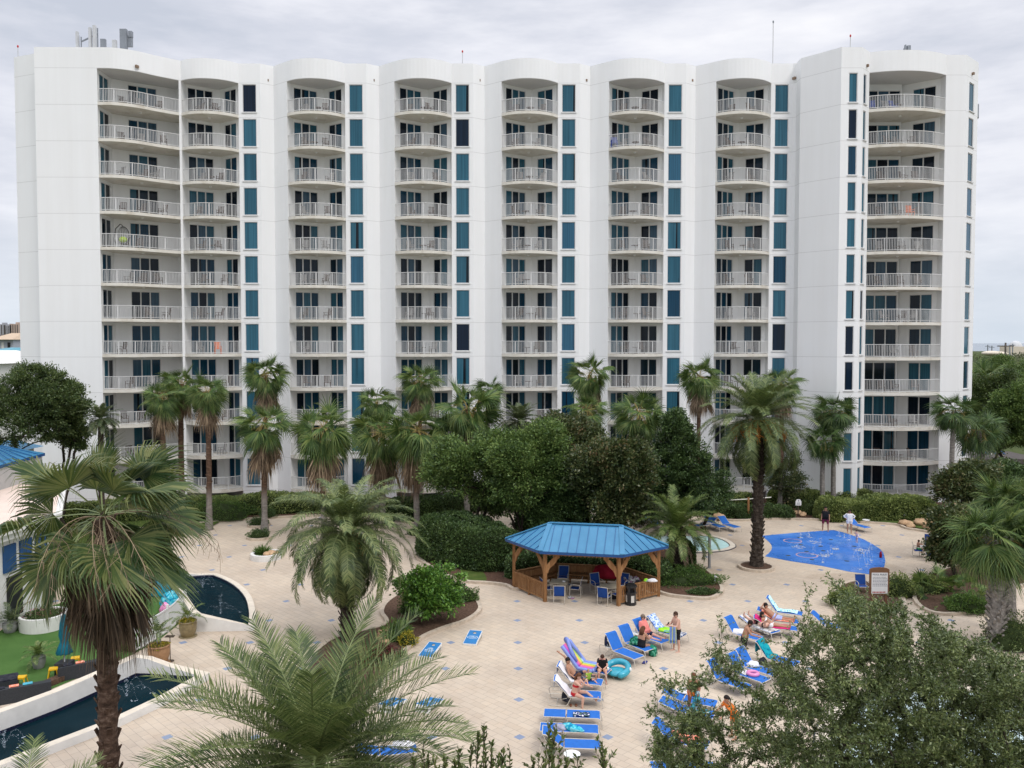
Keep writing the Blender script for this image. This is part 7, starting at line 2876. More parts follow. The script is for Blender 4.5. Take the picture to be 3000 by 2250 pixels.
	text('POOL RULES', .128, 0, zt - .40, 'sign_ink')
	mb = MB()
	rr = random.Random(3)
	for i in range(7):
		z = zt - .50 - i * .075
		x = -w * .36
		while x < w * .34:
			l = rr.uniform(.03, .09)
			mb.box((x + l / 2, -.0615, z), (l, .003, .022))
			x += l + .018
	mb.build('rule_lines', M['sign_ink'], t)
	mb = MB()
	for i in range(9):
		mb.box((-w * .33 + w * .075 * i, -.0615, zb + .14), (w * .05, .003, .07))
	mb.build('warning_line', M['sign_red'], t)
	# house-shaped little sign
	p = G(2338, 1516)
	t = thing('notice_sign', 'small white house-shaped notice on a post among the hedges', 'sign', (p.x, p.y, 0))
	mb = MB()
	mb.box((0, 0, .6), (.07, .07, 1.2))
	mb.build('post', M['bark'], t)
	mb = MB()
	pr = [(-.22, .95), (.22, .95), (.22, 1.25), (.13, 1.42), (-.13, 1.42), (-.22, 1.25)]
	mb.face([(x, -.06, z) for x, z in pr])
	mb.face([(x, -.02, z) for x, z in reversed(pr)])
	for i in range(6):
		a, b = pr[i], pr[(i + 1) % 6]
		mb.face([(a[0], -.02, a[1]), (b[0], -.02, b[1]), (b[0], -.06, b[1]), (a[0], -.06, a[1])])
	mb.build('panel', M['sign_white'], t)
	mb = MB()
	for i in range(3):
		mb.box((0, -.064, 1.02 + .07 * i), (.30 - .04 * i, .004, .022))
	mb.box((0, -.064, 1.31), (.08, .004, .08))
	mb.build('lettering', M['sign_ink'], t)
	# rope barrier
	p0, p1 = G(2192, 1522), G(2082, 1520)
	t = thing('rope_barrier', 'pale rope strung to a wooden post behind the far loungers', 'barrier', (p0.x, p0.y, 0))
	mb = MB()
	mb.box((0, 0, .85), (.14, .14, 1.7))
	mb.build('post', M['cedar'], t)
	mb = MB()
	mb.box((p1.x - p0.x - 1.6, .3, .85), (.14, .14, 1.7))
	mb.build('post', M['cedar'], t)
	mb = MB()
	d = p1 - p0
	mb.tube([(1.9, .5, 1.62), (0, 0, 1.58), (d.x * .3 - .5, .1, 1.48), (d.x - 1.6, .3, 1.5)], .035, 6)
	mb.build('rope', M['net_white'], t)
	# ground spotlights in the beds
	for px, py, lab in ((2204, 1661, 'small grey spotlight in the ring bed of the big date palm'), (1322, 1796, 'small spotlight in the flower bed near its right tip'), (2094, 1716, 'small spotlight at the right side of the gazebo bed'), (2648, 1528, 'small spotlight on the grass by the right kerb')):
		p = G(px, py)
		mb = MB()
		mb.tube([(0, 0, 0), (0, 0, .28)], .03, 8)
		mb.tube([(0, -.02, .28), (.02, -.05, .46)], [.05, .075], 10)
		tag(mb.build('garden_spotlight', M['antenna_white'], None, True, (p.x, p.y, .1)), lab, 'spotlight')
	# paving drain and toy at the splash pad
	p = G(2580, 1634)
	heap('toy_bucket', (p.x, p.y, 0), (.08, .08, .3), 'cloth_red', 'red and dark toy standing at the right edge of the splash pad', 'toy', 62, bump=.15)
deck_things()
# the left courtyard
def courtyard():
	gp = lambda pts: [(lambda v: (v.x, v.y))(G(x, y)) for x, y in pts]
	sheet('artificial_turf', gp([(0, 2062), (-250, 2130), (-300, 1900), (0, 1850), (60, 1800), (170, 1770), (330, 1700), (440, 1660), (520, 1680), (548, 1760), (545, 1795), (520, 1832), (470, 1872), (392, 1916), (300, 1957), (150, 2020)]), .012, 'turf')
	# pavilion with the peach flat roof and blue upper roof
	H = 4.8
	c = [G(0, 1553, H), G(172, 1499, H), G(190, 1402, H), G(0, 1398, H)]
	far = [Vector((-44, 54, H)), Vector((-44, c[0].y - 5, H)), Vector((c[0].x - .6, c[0].y - 6, H))]
	poly = [(p.x, p.y) for p in c[:3]] + [(p.x, p.y) for p in far[:1]] + [(p.x, p.y) for p in far[1:]]
	base = Vector((c[0].x, c[0].y, 0))
	loc = [(x - base.x, y - base.y) for x, y in poly]
	t = thing('pavilion', 'low white pavilion with flat peach roof and blue metal upper roof at the left edge', 'building', base)
	cx, cy = sum(p[0] for p in loc) / len(loc), sum(p[1] for p in loc) / len(loc)
	ins = [(p[0] + (cx - p[0]) * .05, p[1] + (cy - p[1]) * .05) for p in loc]
	mb = MB()
	mb.prism(ins, 0, H - .6)
	mb.build('wall', M['trim_white'], t)
	mb = MB()
	mb.prism(loc, H - .62, H - .02)
	mb.prism([(p[0] + (p[0] - cx) * .02, p[1] + (p[1] - cy) * .02) for p in loc], H - .3, H - .06)
	mb.build('fascia', M['trim_white'], t)
	mb = MB()
	mb.prism([(p[0] + (cx - p[0]) * .02, p[1] + (cy - p[1]) * .02) for p in loc], H - .05, H)
	mb.build('flat_roof', M['peach_roof'], t)
	a, b = Vector((*ins[0], 0)), Vector((*ins[1], 0))
	d = (b - a).normalized()
	nn = Vector((d.y, -d.x, 0))
	for i in range(4):
		p = a + d * (.9 + 1.15 * i) if i < 4 else a
		mb = MB()
		mb.box((p.x + nn.x * .04, p.y + nn.y * .04, 3.2), (.85, .1, 1.3), math.atan2(d.y, d.x))
		mb.build('window', M['awning_blue'], t)
	mb = MB()
	p = a + d * 1.2
	mb.box((p.x + nn.x * .05, p.y + nn.y * .05, 1.15), (1.0, .1, 2.3), math.atan2(d.y, d.x))
	mb.build('door', M['dark_room'], t)
	# upper storey with the blue roof
	E1, E2, E3 = G(-120, 1402, 6.3), G(0, 1363, 6.3), G(132, 1327, 6.3)
	R1, R0 = A(0, 1305, 54.5), A(-120, 1290, 51)
	mb = MB()
	P = [p - base for p in (E1, E2, E3, R1, R0)]
	dz = Vector((0, 0, -.18))
	mb.face(P, 0)
	mb.face([p + dz for p in reversed(P)], 1)
	for i in range(5):
		j = (i + 1) % 5
		mb.face([P[j], P[i], P[i] + dz, P[j] + dz], 1)
	u = (P[3] - P[1])
	e = P[2] - P[0]
	nrm = (P[2] - P[1]).cross(P[3] - P[1]).normalized()
	if nrm.z < 0:
		nrm = -nrm
	for i in range(1, 12):
		q0 = P[0].lerp(P[2], i / 12)
		q1 = P[4].lerp(P[3], i / 12) if i < 11 else P[3]
		mb.bar(q0.lerp(q1, .03) + nrm * .02, q0.lerp(q1, .97) + nrm * .02, .05, .05, 2, up=nrm)
	mb.build('upper_roof', [M['blue_roof'], M['blue_fascia'], M['blue_seam']], t)
	mb = MB()
	q = [E1 - base, E2 - base, E3 - base, R1 - base + Vector((.3, 1.2, 0)), R0 - base]
	cxx = sum((p for p in q), Vector()) / 5
	mb.prism([(p.x + (cxx.x - p.x) * .07, p.y + (cxx.y - p.y) * .07) for p in q], H, 6.14)
	mb.build('upper_wall', M['trim_grey'], t)
	# second small blue roof behind
	p = A(25, 1312, 62)
	t2 = thing('kiosk', 'small blue-roofed kiosk behind the pavilion under the left trees', 'building', (p.x, 62, 0))
	z = A(25, 1315, 62).z
	mb = MB()
	mb.box((0, 0, z / 2), (2.4, 2.4, z))
	mb.build('wall', M['trim_white'], t2)
	mb = MB()
	mb.face([(-1.7, -1.7, z), (1.7, -1.7, z), (0, 0, z + .75)])
	mb.face([(1.7, -1.7, z), (1.7, 1.7, z), (0, 0, z + .75)])
	mb.face([(1.7, 1.7, z), (-1.7, 1.7, z), (0, 0, z + .75)])
	mb.face([(-1.7, 1.7, z), (-1.7, -1.7, z), (0, 0, z + .75)])
	mb.build('roof', M['blue_roof'], t2)
	# round white planter
	p = G(128, 1838)
	r0 = 66 * p.y / FPX
	t = thing('round_planter', 'wide round white planter with dark flowering plants on the turf', 'planter', (p.x, p.y, 0))
	mb = MB()
	mb.lathe([(r0 * .96, 0), (r0, .62), (r0, .68), (r0 - .12, .68), (r0 - .12, .5), (0, .5)], n=40)
	mb.build('wall', M['plaster_white'], t)
	shrub('foliage', None, (0, 0, .5), r0 * .75, r0 * .75, .35, 'oak_leaf', 1500, .1, .05, 3, parent=t)
	shrub('flowers', None, (0, 0, .52), r0 * .7, r0 * .7, .36, 'flower_pink', 160, .07, .06, 4, core=False, parent=t)
	def pot(px, py, r, h, mat, plant, lab, name='potted_plant', z=0., fl=None, seed=5):
		p = G(px, py, z)
		t = thing(name, lab, 'potted plant', (p.x, p.y, z))
		mb = MB()
		mb.lathe([(r * .68, 0), (r * .74, .03), (r * .95, h * .45), (r * 1.0, h * .8), (r * .93, h * .9), (r * 1.0, h * .93), (r * 1.0, h), (r * .88, h), (r * .86, h * .9), (0, h * .9)], n=28)
		if name == 'potted_plant' and mat != 'pot_grey':
			mb.lathe([(r * 1.0, 0), (r * 1.02, .025), (r * .6, .03)], n=28)
		mb.build('pot', M[mat], t, True)
		plant(t, h * .9)
		if fl:
			shrub('flowers', None, (0, 0, h * .88), r * .85, r * .8, .16, fl, 420, .09, .05, seed, core=False, parent=t)
	def small_palm(s, n, seed, leafm='cycas_green', stem=.35, k=1):
		def f(t, z):
			rr = random.Random(seed)
			vb = pinnate_crown(rr, s, n, 20, s * .2, 1.5, .1, 1.45, .3, .016)
			link('fronds', vb.mesh('fronds', [M[leafm], M['palm_green']]), t, (0, 0, z + stem))
			mb = MB()
			for i in range(k):
				mb.tube([((i - (k - 1) / 2) * .12, 0, z - .05), ((i - (k - 1) / 2) * .16, 0, z + stem + .02)], .035, 6)
			mb.build('stem', M['palm_trunk_grey'], t)
		return f
	pot(114, 1957, .27, .50, 'pot_grey', small_palm(.85, 16, 2, stem=.05), 'small palm in a grey pot standing on the turf')
	pot(30, 1852, .33, .45, 'pot_grey', small_palm(1.1, 14, 3, 'date_dark', stem=.1), 'grey square-looking pot with dusty plant beside the round planter')
	pot(551, 1864, .40, .74, 'pot_olive', small_palm(.95, 10, 4, 'cycas_green', .2), 'large olive glazed pot with a young palm beside the curved basin', fl='flower_yellow', seed=8)
	pot(466, 1943, .45, .80, 'pot_terracotta', small_palm(.9, 13, 5, 'date_green', .55, 2), 'large tan pot with twin-stemmed palm and yellow flowers by the white fence', fl='flower_yellow', seed=9)
	# closed teal umbrellas
	for px, py, h, lab in ((190, 1978, 2.55, 'closed teal umbrella on a dark base standing on the turf'), (452, 1690, 2.5, 'closed teal umbrella farther back behind the foreground palm')):
		p = G(px, py)
		t = thing('patio_umbrella', lab, 'umbrella', p)
		mb = MB()
		mb.tube([(0, 0, 0), (0, 0, h)], .025, 8)
		mb.build('pole', M['antenna_white'], t)
		mb = MB()
		n = 20
		prof = [(.03, h - .03), (.07, h - .1), (.13, h - .45), (.17, h - .9), (.12, h - 1.15), (.17, h - 1.3), (.27, h - 1.62), (.25, h - 1.66), (.05, h - 1.6)]
		mb.lathe(prof, n=n)
		for i, v in enumerate(mb.v):
			j = i % n
			k = 1 + (.22 if j % 2 else -.12)
			mb.v[i] = (v[0] * k, v[1] * k, v[2] + (.03 if j % 4 == 0 else 0))
		mb.build('canopy', M['umbrella_teal'], t, True)
		mb = MB()
		mb.box((0, 0, .28), (.55, .55, .56))
		mb.build('base', M['dark_rattan'], t)
	# yellow stools
	pr = None
	for px, py, lab in ((221, 1958, 'yellow metal stool right of the teal umbrella'), (157, 1990, 'yellow metal stool left of the teal umbrella'), (63, 2016, 'yellow metal stool nearest the left edge'),
						(365, 1846, 'yellow metal stool behind the foreground palm trunk'), (385, 1815, 'yellow metal stool farthest back on the turf')):
		p = G(px, py)
		if pr is None:
			pr = thing('metal_stool', lab, 'stool', p, .4, 'yellow stools on the turf')
			mb = MB()
			mb.box((0, 0, .45), (.31, .31, .03))
			mb.box((0, 0, .425), (.33, .33, .035))
			mb.build('seat', M['stool_yellow'], pr)
			for x in (-1, 1):
				for y in (-1, 1):
					mb = MB()
					mb.bar((x * .13, y * .13, .42), (x * .20, y * .20, 0), .045, .03)
					mb.build('leg', M['stool_yellow'], pr)
		else:
			copy_thing(pr, p, rng.uniform(0, 1.2), lab, 'yellow stools on the turf')
	# dark rattan seats along the fence wall
	for px, py, L, ang, lab in ((244, 1975, 1.9, 36, 'dark rattan sofa by the basin wall, right of the teal umbrella'), (58, 2046, 2.1, 30, 'dark rattan sofa by the basin wall at the left edge'), (20, 2018, .8, 30, 'dark rattan cube seat at the left edge')):
		p = G(px, py)
		t = thing('rattan_seat', lab, 'sofa', p, R(ang))
		mb = MB()
		mb.box((0, 0, .2), (L, .75, .4))
		mb.build('base', M['dark_rattan'], t)
		if L > 1:
			mb = MB()
			mb.box((0, -.32, .47), (L, .10, .18))
			mb.build('backrest', M['dark_rattan'], t)
			for i, m in enumerate(('cloth_dark', 'towel_coral', 'float_aqua')[: 2 if L < 2 else 3]):
				mb = MB()
				mb.box((-L * .3 + .45 * i, -.05, .47), (.32, .12, .2), rot=Matrix.Rotation(R(20), 3, 'X'))
				mb.build('cushion', M[m], t)
		else:
			mb = MB()
			mb.box((0, 0, .43), (L * .95, .7, .07))
			mb.build('cushion', M['cloth_dark'], t)
	# white curved picket fence
	pts = [(p.x, p.y) for p in catmull([tuple(G(x, y))[:2] for x, y in ((392, 1914), (430, 1893), (470, 1868), (505, 1842), (530, 1815), (544, 1790))], 5)]
	base = Vector((pts[0][0], pts[0][1], 0))
	t = thing('picket_fence', 'white curved picket fence between the turf and the paving', 'fence', base)
	P = [Vector((p[0], p[1], 0)) - base for p in pts]
	mb = MB()
	for a, b in zip(P[:-1], P[1:]):
		for z, h in ((1.12, .06), (.12, .05)):
			mb.bar(a + Vector((0, 0, z)), b + Vector((0, 0, z)), .05, h)
	mb.build('rail', M['white_metal'], t)
	mb = MB()
	for a, b in zip(P[:-1], P[1:]):
		n = max(1, int((b - a).length / .10))
		for i in range(n):
			p = a.lerp(b, i / n)
			mb.box((p.x, p.y, .6), (.035, .035, 1.1), math.atan2((b - a).y, (b - a).x))
	mb.build('pickets', M['white_metal'], t)
	for i in (0, len(P) // 2, len(P) - 1):
		mb = MB()
		mb.box((P[i].x, P[i].y, .66), (.09, .09, 1.32))
		mb.build('post', M['white_metal'], t)
	# low lamp or tray stand beside the tan pot
	p = G(499, 1937)
	t = thing('tray_stand', 'thin rusty tray stand on the paving beside the tan pot', 'stand', p)
	mb = MB()
	mb.tube([(0, 0, 0), (0, 0, 1.05)], .018, 6)
	mb.lathe([(.16, 0), (.16, .02)], n=16)
	mb.build('stem', M['bark'], t)
	mb = MB()
	mb.box((0, 0, 1.07), (.36, .22, .03))
	mb.build('tray', M['bark'], t)
	# turquoise painted seats and decorations behind the foreground palm
	for px, py, m, s, lab, q in ((470, 1745, 'float_aqua', (.6, .4, .9), 'turquoise painted seat at the back of the courtyard, the tallest', 1), (500, 1780, 'towel_aqua', (.5, .4, .6), 'turquoise patterned seat by the fence behind the dead fronds', 2),
								(485, 1800, 'ring_float_pink', (.3, .3, .4), 'pink cushion among the turquoise seats', 3)):
		p = G(px, py)
		heap('armchair', (p.x, p.y, 0), s, m, lab, 'seat', 70 + q, bump=.12)
	shrub('shrub', 'bright fine-leaved plant behind the foreground palm trunk by the fence', (G(372, 1905).x, G(372, 1905).y), .7, .6, 1.0, 'cycas_green', 420, .75, .03, 61, spiky=.5, core=False, z0=0)
	shrub('shrub', 'feathery green plant at the bend of the white fence', (G(470, 1835).x, G(470, 1835).y), .8, .7, 1.3, 'cycas_green', 480, .8, .03, 62, spiky=.55, core=False, z0=0)
	# stray kerb strip of soil along the basin wall
	q = gp([(0, 2066), (100, 2032), (200, 1992), (300, 1948), (296, 1940), (200, 1980), (100, 2020), (0, 2052)])
	mb = MB()
	mb.prism(q, 0, .22)
	structure(mb.build('soil_strip', M['mulch']))
courtyard()
# people
def dirv(p, s, sg):
	p, s = R(p), R(s)
	return Vector((math.sin(p) * math.cos(s), sg * math.sin(s), -math.cos(p) * math.cos(s)))
def person(label, loc, rz, H=1.75, lean=0, pel=(0, .93), legs=((0, 0, 6), (0, 0, 6)), arms=((0, 12, 15, 6), (0, 12, 15, 6)), skin='skin_fair', hair=('hair_dark', 'short'), wear=(), bulk=1., head=(0, 0), glasses=False, sideways=0., voxel=.0085, roll=0., feet=True):
	"""joint-by-joint pose; the person faces +X locally.
	legs: (thigh, shin, spread) for left and right, arms: (upper pitch, upper side, fore pitch, fore side)
	wear: list of (name, material, predicate keyword)"""
	k = H / 1.75
	B = []          # bones: name, a, b, ra, rb
	P = Vector((pel[0], 0, pel[1]))
	ln = R(lean)
	T = Vector((math.sin(ln), 0, math.cos(ln)))
	F = Vector((math.cos(ln), 0, -math.sin(ln)))
	sw = R(sideways)
	T = Vector((T.x, math.sin(sw), T.z)).normalized()
	b = bulk * 1.13
	B.append(('hips', P - T * .02 * k, P + T * .10 * k, .106 * k * b, .102 * k * b))
	B.append(('waist', P + T * .10 * k, P + T * .22 * k, .104 * k * b, .102 * k * b))
	B.append(('chest', P + T * .22 * k, P + T * .43 * k, .104 * k * b, .098 * k * (.5 + .5 * b)))
	for sg in (-1, 1):
		y = Vector((0, sg * .075 * k * b, 0))
		y2 = Vector((0, sg * .088 * k, 0))
		B.append(('hips', P + y - T * .03 * k, P + y * .92 + T * .10 * k, .108 * k * b, .100 * k * b))
		B.append(('waist', P + y * .92 + T * .10 * k, P + y * .9 + T * .22 * k, .100 * k * b, .098 * k * b))
		B.append(('chest', P + y * .9 + T * .22 * k, P + y2 * 1.1 + T * .42 * k, .100 * k * b, .098 * k * (.5 + .5 * b)))
		sh = P + T * .485 * k + Vector((0, sg * .175 * k, 0))
		B.append(('shoulder', P + T * .46 * k + Vector((0, sg * .06 * k, 0)), sh, .075 * k, .058 * k))
		up, us, fp, fs = arms[0 if sg > 0 else 1]
		el = sh + dirv(up, us, sg) * .29 * k
		wr = el + dirv(fp, fs, sg) * .25 * k
		B.append(('upper_arm', sh, el, .052 * k * (.6 + .4 * b), .042 * k))
		B.append(('forearm', el, wr, .042 * k, .029 * k))
		hd = (wr - el).normalized()
		side = hd.cross(Vector((0, 1, 0)))
		side = side.normalized() if side.length > .1 else Vector((1, 0, 0))
		B.append(('hand', wr, wr + hd * .085 * k, .030 * k, .034 * k))
		pn = Vector((0, -sg, 0))
		for i, (o, L) in enumerate(((-.027, .062), (-.009, .075), (.009, .072), (.026, .055))):
			r0 = wr + hd * .085 * k + side * o * k
			m = r0 + (hd + pn * .2).normalized() * L * .5 * k
			B.append(('hand', r0 - hd * .02 * k, m, .0105 * k, .0095 * k))
			B.append(('hand', m, m + (hd + pn * .7).normalized() * L * .5 * k, .0095 * k, .008 * k))
		r0 = wr + hd * .03 * k - side * .028 * k
		B.append(('hand', r0, r0 + (hd * .8 - side * .8 + pn * .3).normalized() * .055 * k, .012 * k, .0095 * k))
		th, shn, ab = legs[0 if sg > 0 else 1]
		hip = P + Vector((0, sg * .085 * k * b, 0)) - T * .03 * k
		kn = hip + dirv(th, ab, sg) * .425 * k
		an = kn + dirv(shn, ab * .3, sg) * .41 * k
		B.append(('thigh', hip, kn, .088 * k * (.45 + .55 * b), .056 * k))
		mid = kn.lerp(an, .33) - dirv(shn + 90, 0, 1) * .012 * k
		B.append(('shin', kn, mid, .054 * k, .056 * k))
		B.append(('shin', mid, an, .056 * k, .034 * k))
		if feet:
			fd = dirv(shn + 88, ab * .4, sg)
			heel = an + dirv(shn, 0, 1) * .045 * k - fd * .03 * k
			B.append(('foot', heel, heel + fd * .13 * k, .036 * k, .033 * k))
			B.append(('foot', heel + fd * .13 * k, heel + fd * .19 * k, .033 * k, .024 * k))
	nk = P + T * .51 * k
	hp, hyaw = head
	hl = R(lean * .35 + hp)
	HT = Vector((math.sin(hl), 0, math.cos(hl)))
	if abs(lean) > 60:
		hl = R(lean * .8 + hp)
		HT = Vector((math.sin(hl), 0, math.cos(hl)))
	HF = Vector((math.cos(hl) * math.cos(R(hyaw)), math.sin(R(hyaw)), -math.sin(hl))).normalized()
	hc = nk + HT * .165 * k
	B.append(('neck', nk - T * .05 * k, nk + HT * .09 * k, .058 * k, .052 * k))
	B.append(('head', hc - HT * .045 * k + HF * .012 * k, hc + HT * .045 * k, .078 * k, .092 * k))
	B.append(('head', hc - HT * .065 * k + HF * .045 * k, hc - HT * .075 * k + HF * .03 * k, .048 * k, .055 * k))
	B.append(('nose', hc - HT * .01 * k + HF * .092 * k, hc - HT * .03 * k + HF * .108 * k, .012 * k, .014 * k))
	HS = HT.cross(HF).normalized()
	for sg in (-1, 1):
		B.append(('ear', hc + HS * sg * .085 * k - HT * .005 * k, hc + HS * sg * .09 * k - HT * .03 * k, .02 * k, .014 * k))
	# union of tapered limbs
	mb = MB()
	for nm, a, c, ra, rb in B:
		d = (c - a)
		L = d.length
		n = 8 if ra < .02 else 12
		u = d / L if L > 1e-6 else Vector((0, 0, 1))
		pts, rad = [], []
		for q in (-.94, -.6, 0):
			pts.append(a + u * ra * q)
			rad.append(max(.001, ra * math.sqrt(1 - q * q)))
		for q in (0, .6, .94):
			pts.append(c + u * rb * q)
			rad.append(max(.001, rb * math.sqrt(1 - q * q)))
		if L < 1e-4:
			pts.pop(3)
			rad.pop(3)
		mb.tube(pts, rad, n)
	me = mb.mesh('person_raw', M[skin])
	tmp = bpy.data.objects.new('tmp', me)
	COL.objects.link(tmp)
	md = tmp.modifiers.new('r', 'REMESH')
	md.mode = 'VOXEL'
	md.voxel_size = voxel
	ms = tmp.modifiers.new('s', 'SMOOTH')
	ms.factor = .5
	ms.iterations = 4
	dg = bpy.context.evaluated_depsgraph_get()
	out = bpy.data.meshes.new_from_object(tmp.evaluated_get(dg))
	bpy.data.objects.remove(tmp)
	out.name = 'person'
	out.materials.clear()
	out.materials.append(M[skin])
	out.polygons.foreach_set('use_smooth', [True] * len(out.polygons))
	o = link('person', out, None, loc, rz)
	if roll:
		o.rotation_euler = (R(roll), 0, rz)
	tag(o, label, 'person')
	# which bone is nearest to every vertex (distance to the tapered axis)
	N = len(out.vertices)
	co = np.empty(N * 3, np.float32)
	out.vertices.foreach_get('co', co)
	co = co.reshape(-1, 3).astype(float)
	nr = np.empty(N * 3, np.float32)
	out.vertices.foreach_get('normal', nr)
	nr = nr.reshape(-1, 3).astype(float)
	best = np.full(N, 1e9)
	lab = np.zeros(N, int)
	par = np.zeros(N)
	names = sorted({x[0] for x in B})
	for nm, a, c, ra, rb in B:
		a_, c_ = np.array(a), np.array(c)
		d = c_ - a_
		L2 = max(1e-9, d @ d)
		t = np.clip(((co - a_) @ d) / L2, 0, 1)
		dist = np.linalg.norm(co - a_ - t[:, None] * d, axis=1) - (ra + (rb - ra) * t)
		m = dist < best
		best[m] = dist[m]
		lab[m] = names.index(nm)
		par[m] = t[m]
	ix = {n_: i for i, n_ in enumerate(names)}
	isn = lambda *ns: np.isin(lab, [ix[q] for q in ns if q in ix])
	ht = (co - np.array(P)) @ np.array(T) / k            # height along the torso from the pelvis
	fwd = (co - np.array(P)) @ np.array(F) / k
	hh = (co - np.array(hc)) / k
	hz, hf = hh @ np.array(HT), hh @ np.array(HF)
	tor = isn('hips', 'waist', 'chest', 'shoulder', 'neck')
	pred = {
		'shirt': (tor & (ht > -.06) & (ht < .52)) | (isn('upper_arm') & (par < .62)),
		'top_long': (tor & (ht > -.16) & (ht < .52)) | (isn('upper_arm')) | (isn('forearm') & (par < .6)) | (isn('thigh') & (par < .45)) | isn('hips'),
		'shorts': ((isn('hips', 'waist') & (ht < .09)) | (isn('thigh') & (par < .80))),
		'trunks': ((isn('hips', 'waist') & (ht < .07)) | (isn('thigh') & (par < .55))),
		'bottom': (isn('hips', 'waist') & (ht < .065)) | (isn('thigh') & (par < .10)),
		'bra': tor & (ht > .285) & (ht < .375),
		'swimsuit': ((isn('hips', 'waist') & (ht < .26)) | (isn('thigh') & (par < .14)) | (tor & (ht < .40) & ((fwd > -.02) | (ht < .24)))),
		'dress': (tor & (ht < .5)) | (isn('thigh') & (par < .6)) | isn('hips'),
		'lower_wrap': (isn('hips')) | (isn('thigh')),
	}
	hairs = {
		'short': isn('head', 'ear', 'neck') & (hz > -.055) & ((hz > .045) | (hf < .005)) & ~((hf > .055) & (hz < .06)) & ~isn('ear', 'nose') | (isn('head') & (hz > .06)),
		'beard': (isn('head', 'neck') & (hz > -.13) & (hz < -.05) & (hf > .02)),
	}
	sub_id = [0]
	def shell(name, mat, mask, off, label2=None):
		polys = [p for p in out.polygons if all(mask[v] for v in p.vertices)]
		if len(polys) < 6:
			return
		idx = {}
		V, Fc = [], []
		for p in polys:
			f = []
			for v in p.vertices:
				if v not in idx:
					idx[v] = len(V)
					V.append(tuple(co[v] + nr[v] * off))
				f.append(idx[v])
			Fc.append(f)
		m2 = bpy.data.meshes.new(name)
		m2.from_pydata(V, [], Fc)
		m2.materials.append(M[mat])
		m2.polygons.foreach_set('use_smooth', [True] * len(Fc))
		bm = bmesh.new()
		bm.from_mesh(m2)
		# turn the rim back to the body so that the cloth has a closed edge
		be = [e for e in bm.edges if e.is_boundary]
		if be:
			r_ = bmesh.ops.extrude_edge_only(bm, edges=be)
			for v in [g for g in r_['geom'] if isinstance(g, bmesh.types.BMVert)]:
				fn = v.link_faces[0].normal if v.link_faces else Vector((0, 0, 1))
				v.co -= v.normal * off if v.normal.length > .1 else fn * off
		bm.to_mesh(m2)
		bm.free()
		link(name, m2, o)
	for name, mat, key in wear:
		shell(name, mat, pred[key], .011 * k if key not in ('bra', 'bottom') else .006)
	if hair:
		hm, style = hair
		shell('hair', hm, hairs['short'], .016 * k)
		if style in ('long', 'bun', 'tail'):
			hb = MB()
			back = -HF
			if style == 'long':
				for q in (-1, -.5, 0, .5, 1):
					a = hc + HT * .06 * k + back * .075 * k + HS * q * .06 * k
					c = hc - HT * .10 * k + back * .10 * k + HS * q * .085 * k
					e = hc - T * .26 * k + back * .095 * k + HS * q * .075 * k
					hb.tube([a, c, e], [.035 * k, .042 * k, .018 * k], 8)
			elif style == 'bun':
				hb.ball(hc + HT * .07 * k + back * .085 * k, .05 * k, 10)
			else:
				hb.tube([hc + HT * .05 * k + back * .09 * k, hc - HT * .06 * k + back * .14 * k, hc - HT * .18 * k + back * .13 * k], [.03 * k, .032 * k, .012 * k], 8)
			hb.build('hair_length', M[hm], o, True)
		if style == 'beard':
			shell('beard', hm, hairs['beard'], .012 * k)
	fc = MB()
	if glasses:
		for sg in (-1, 1):
			fc.ball(hc + HF * .098 * k + HT * .012 * k + HS * sg * .032 * k, .027 * k, 8, 0, (1, 1, .8))
			fc.tube([hc + HF * .09 * k + HT * .014 * k + HS * sg * .06 * k, hc + HT * .014 * k + HS * sg * .098 * k], .006 * k, 4)
		fc.build('sunglasses', M['hole_black'], o)
	else:
		for sg in (-1, 1):
			fc.ball(hc + HF * .094 * k + HT * .012 * k + HS * sg * .032 * k, .0115 * k, 6)
		fc.build('eyes', M['hair_dark'], o)
	mo = MB()
	mo.tube([hc + HF * .090 * k - HT * .055 * k - HS * .024 * k, hc + HF * .100 * k - HT * .056 * k, hc + HF * .090 * k - HT * .055 * k + HS * .024 * k], .007 * k, 5)
	mo.build('mouth', M['wear_maroon'], o)
	return o
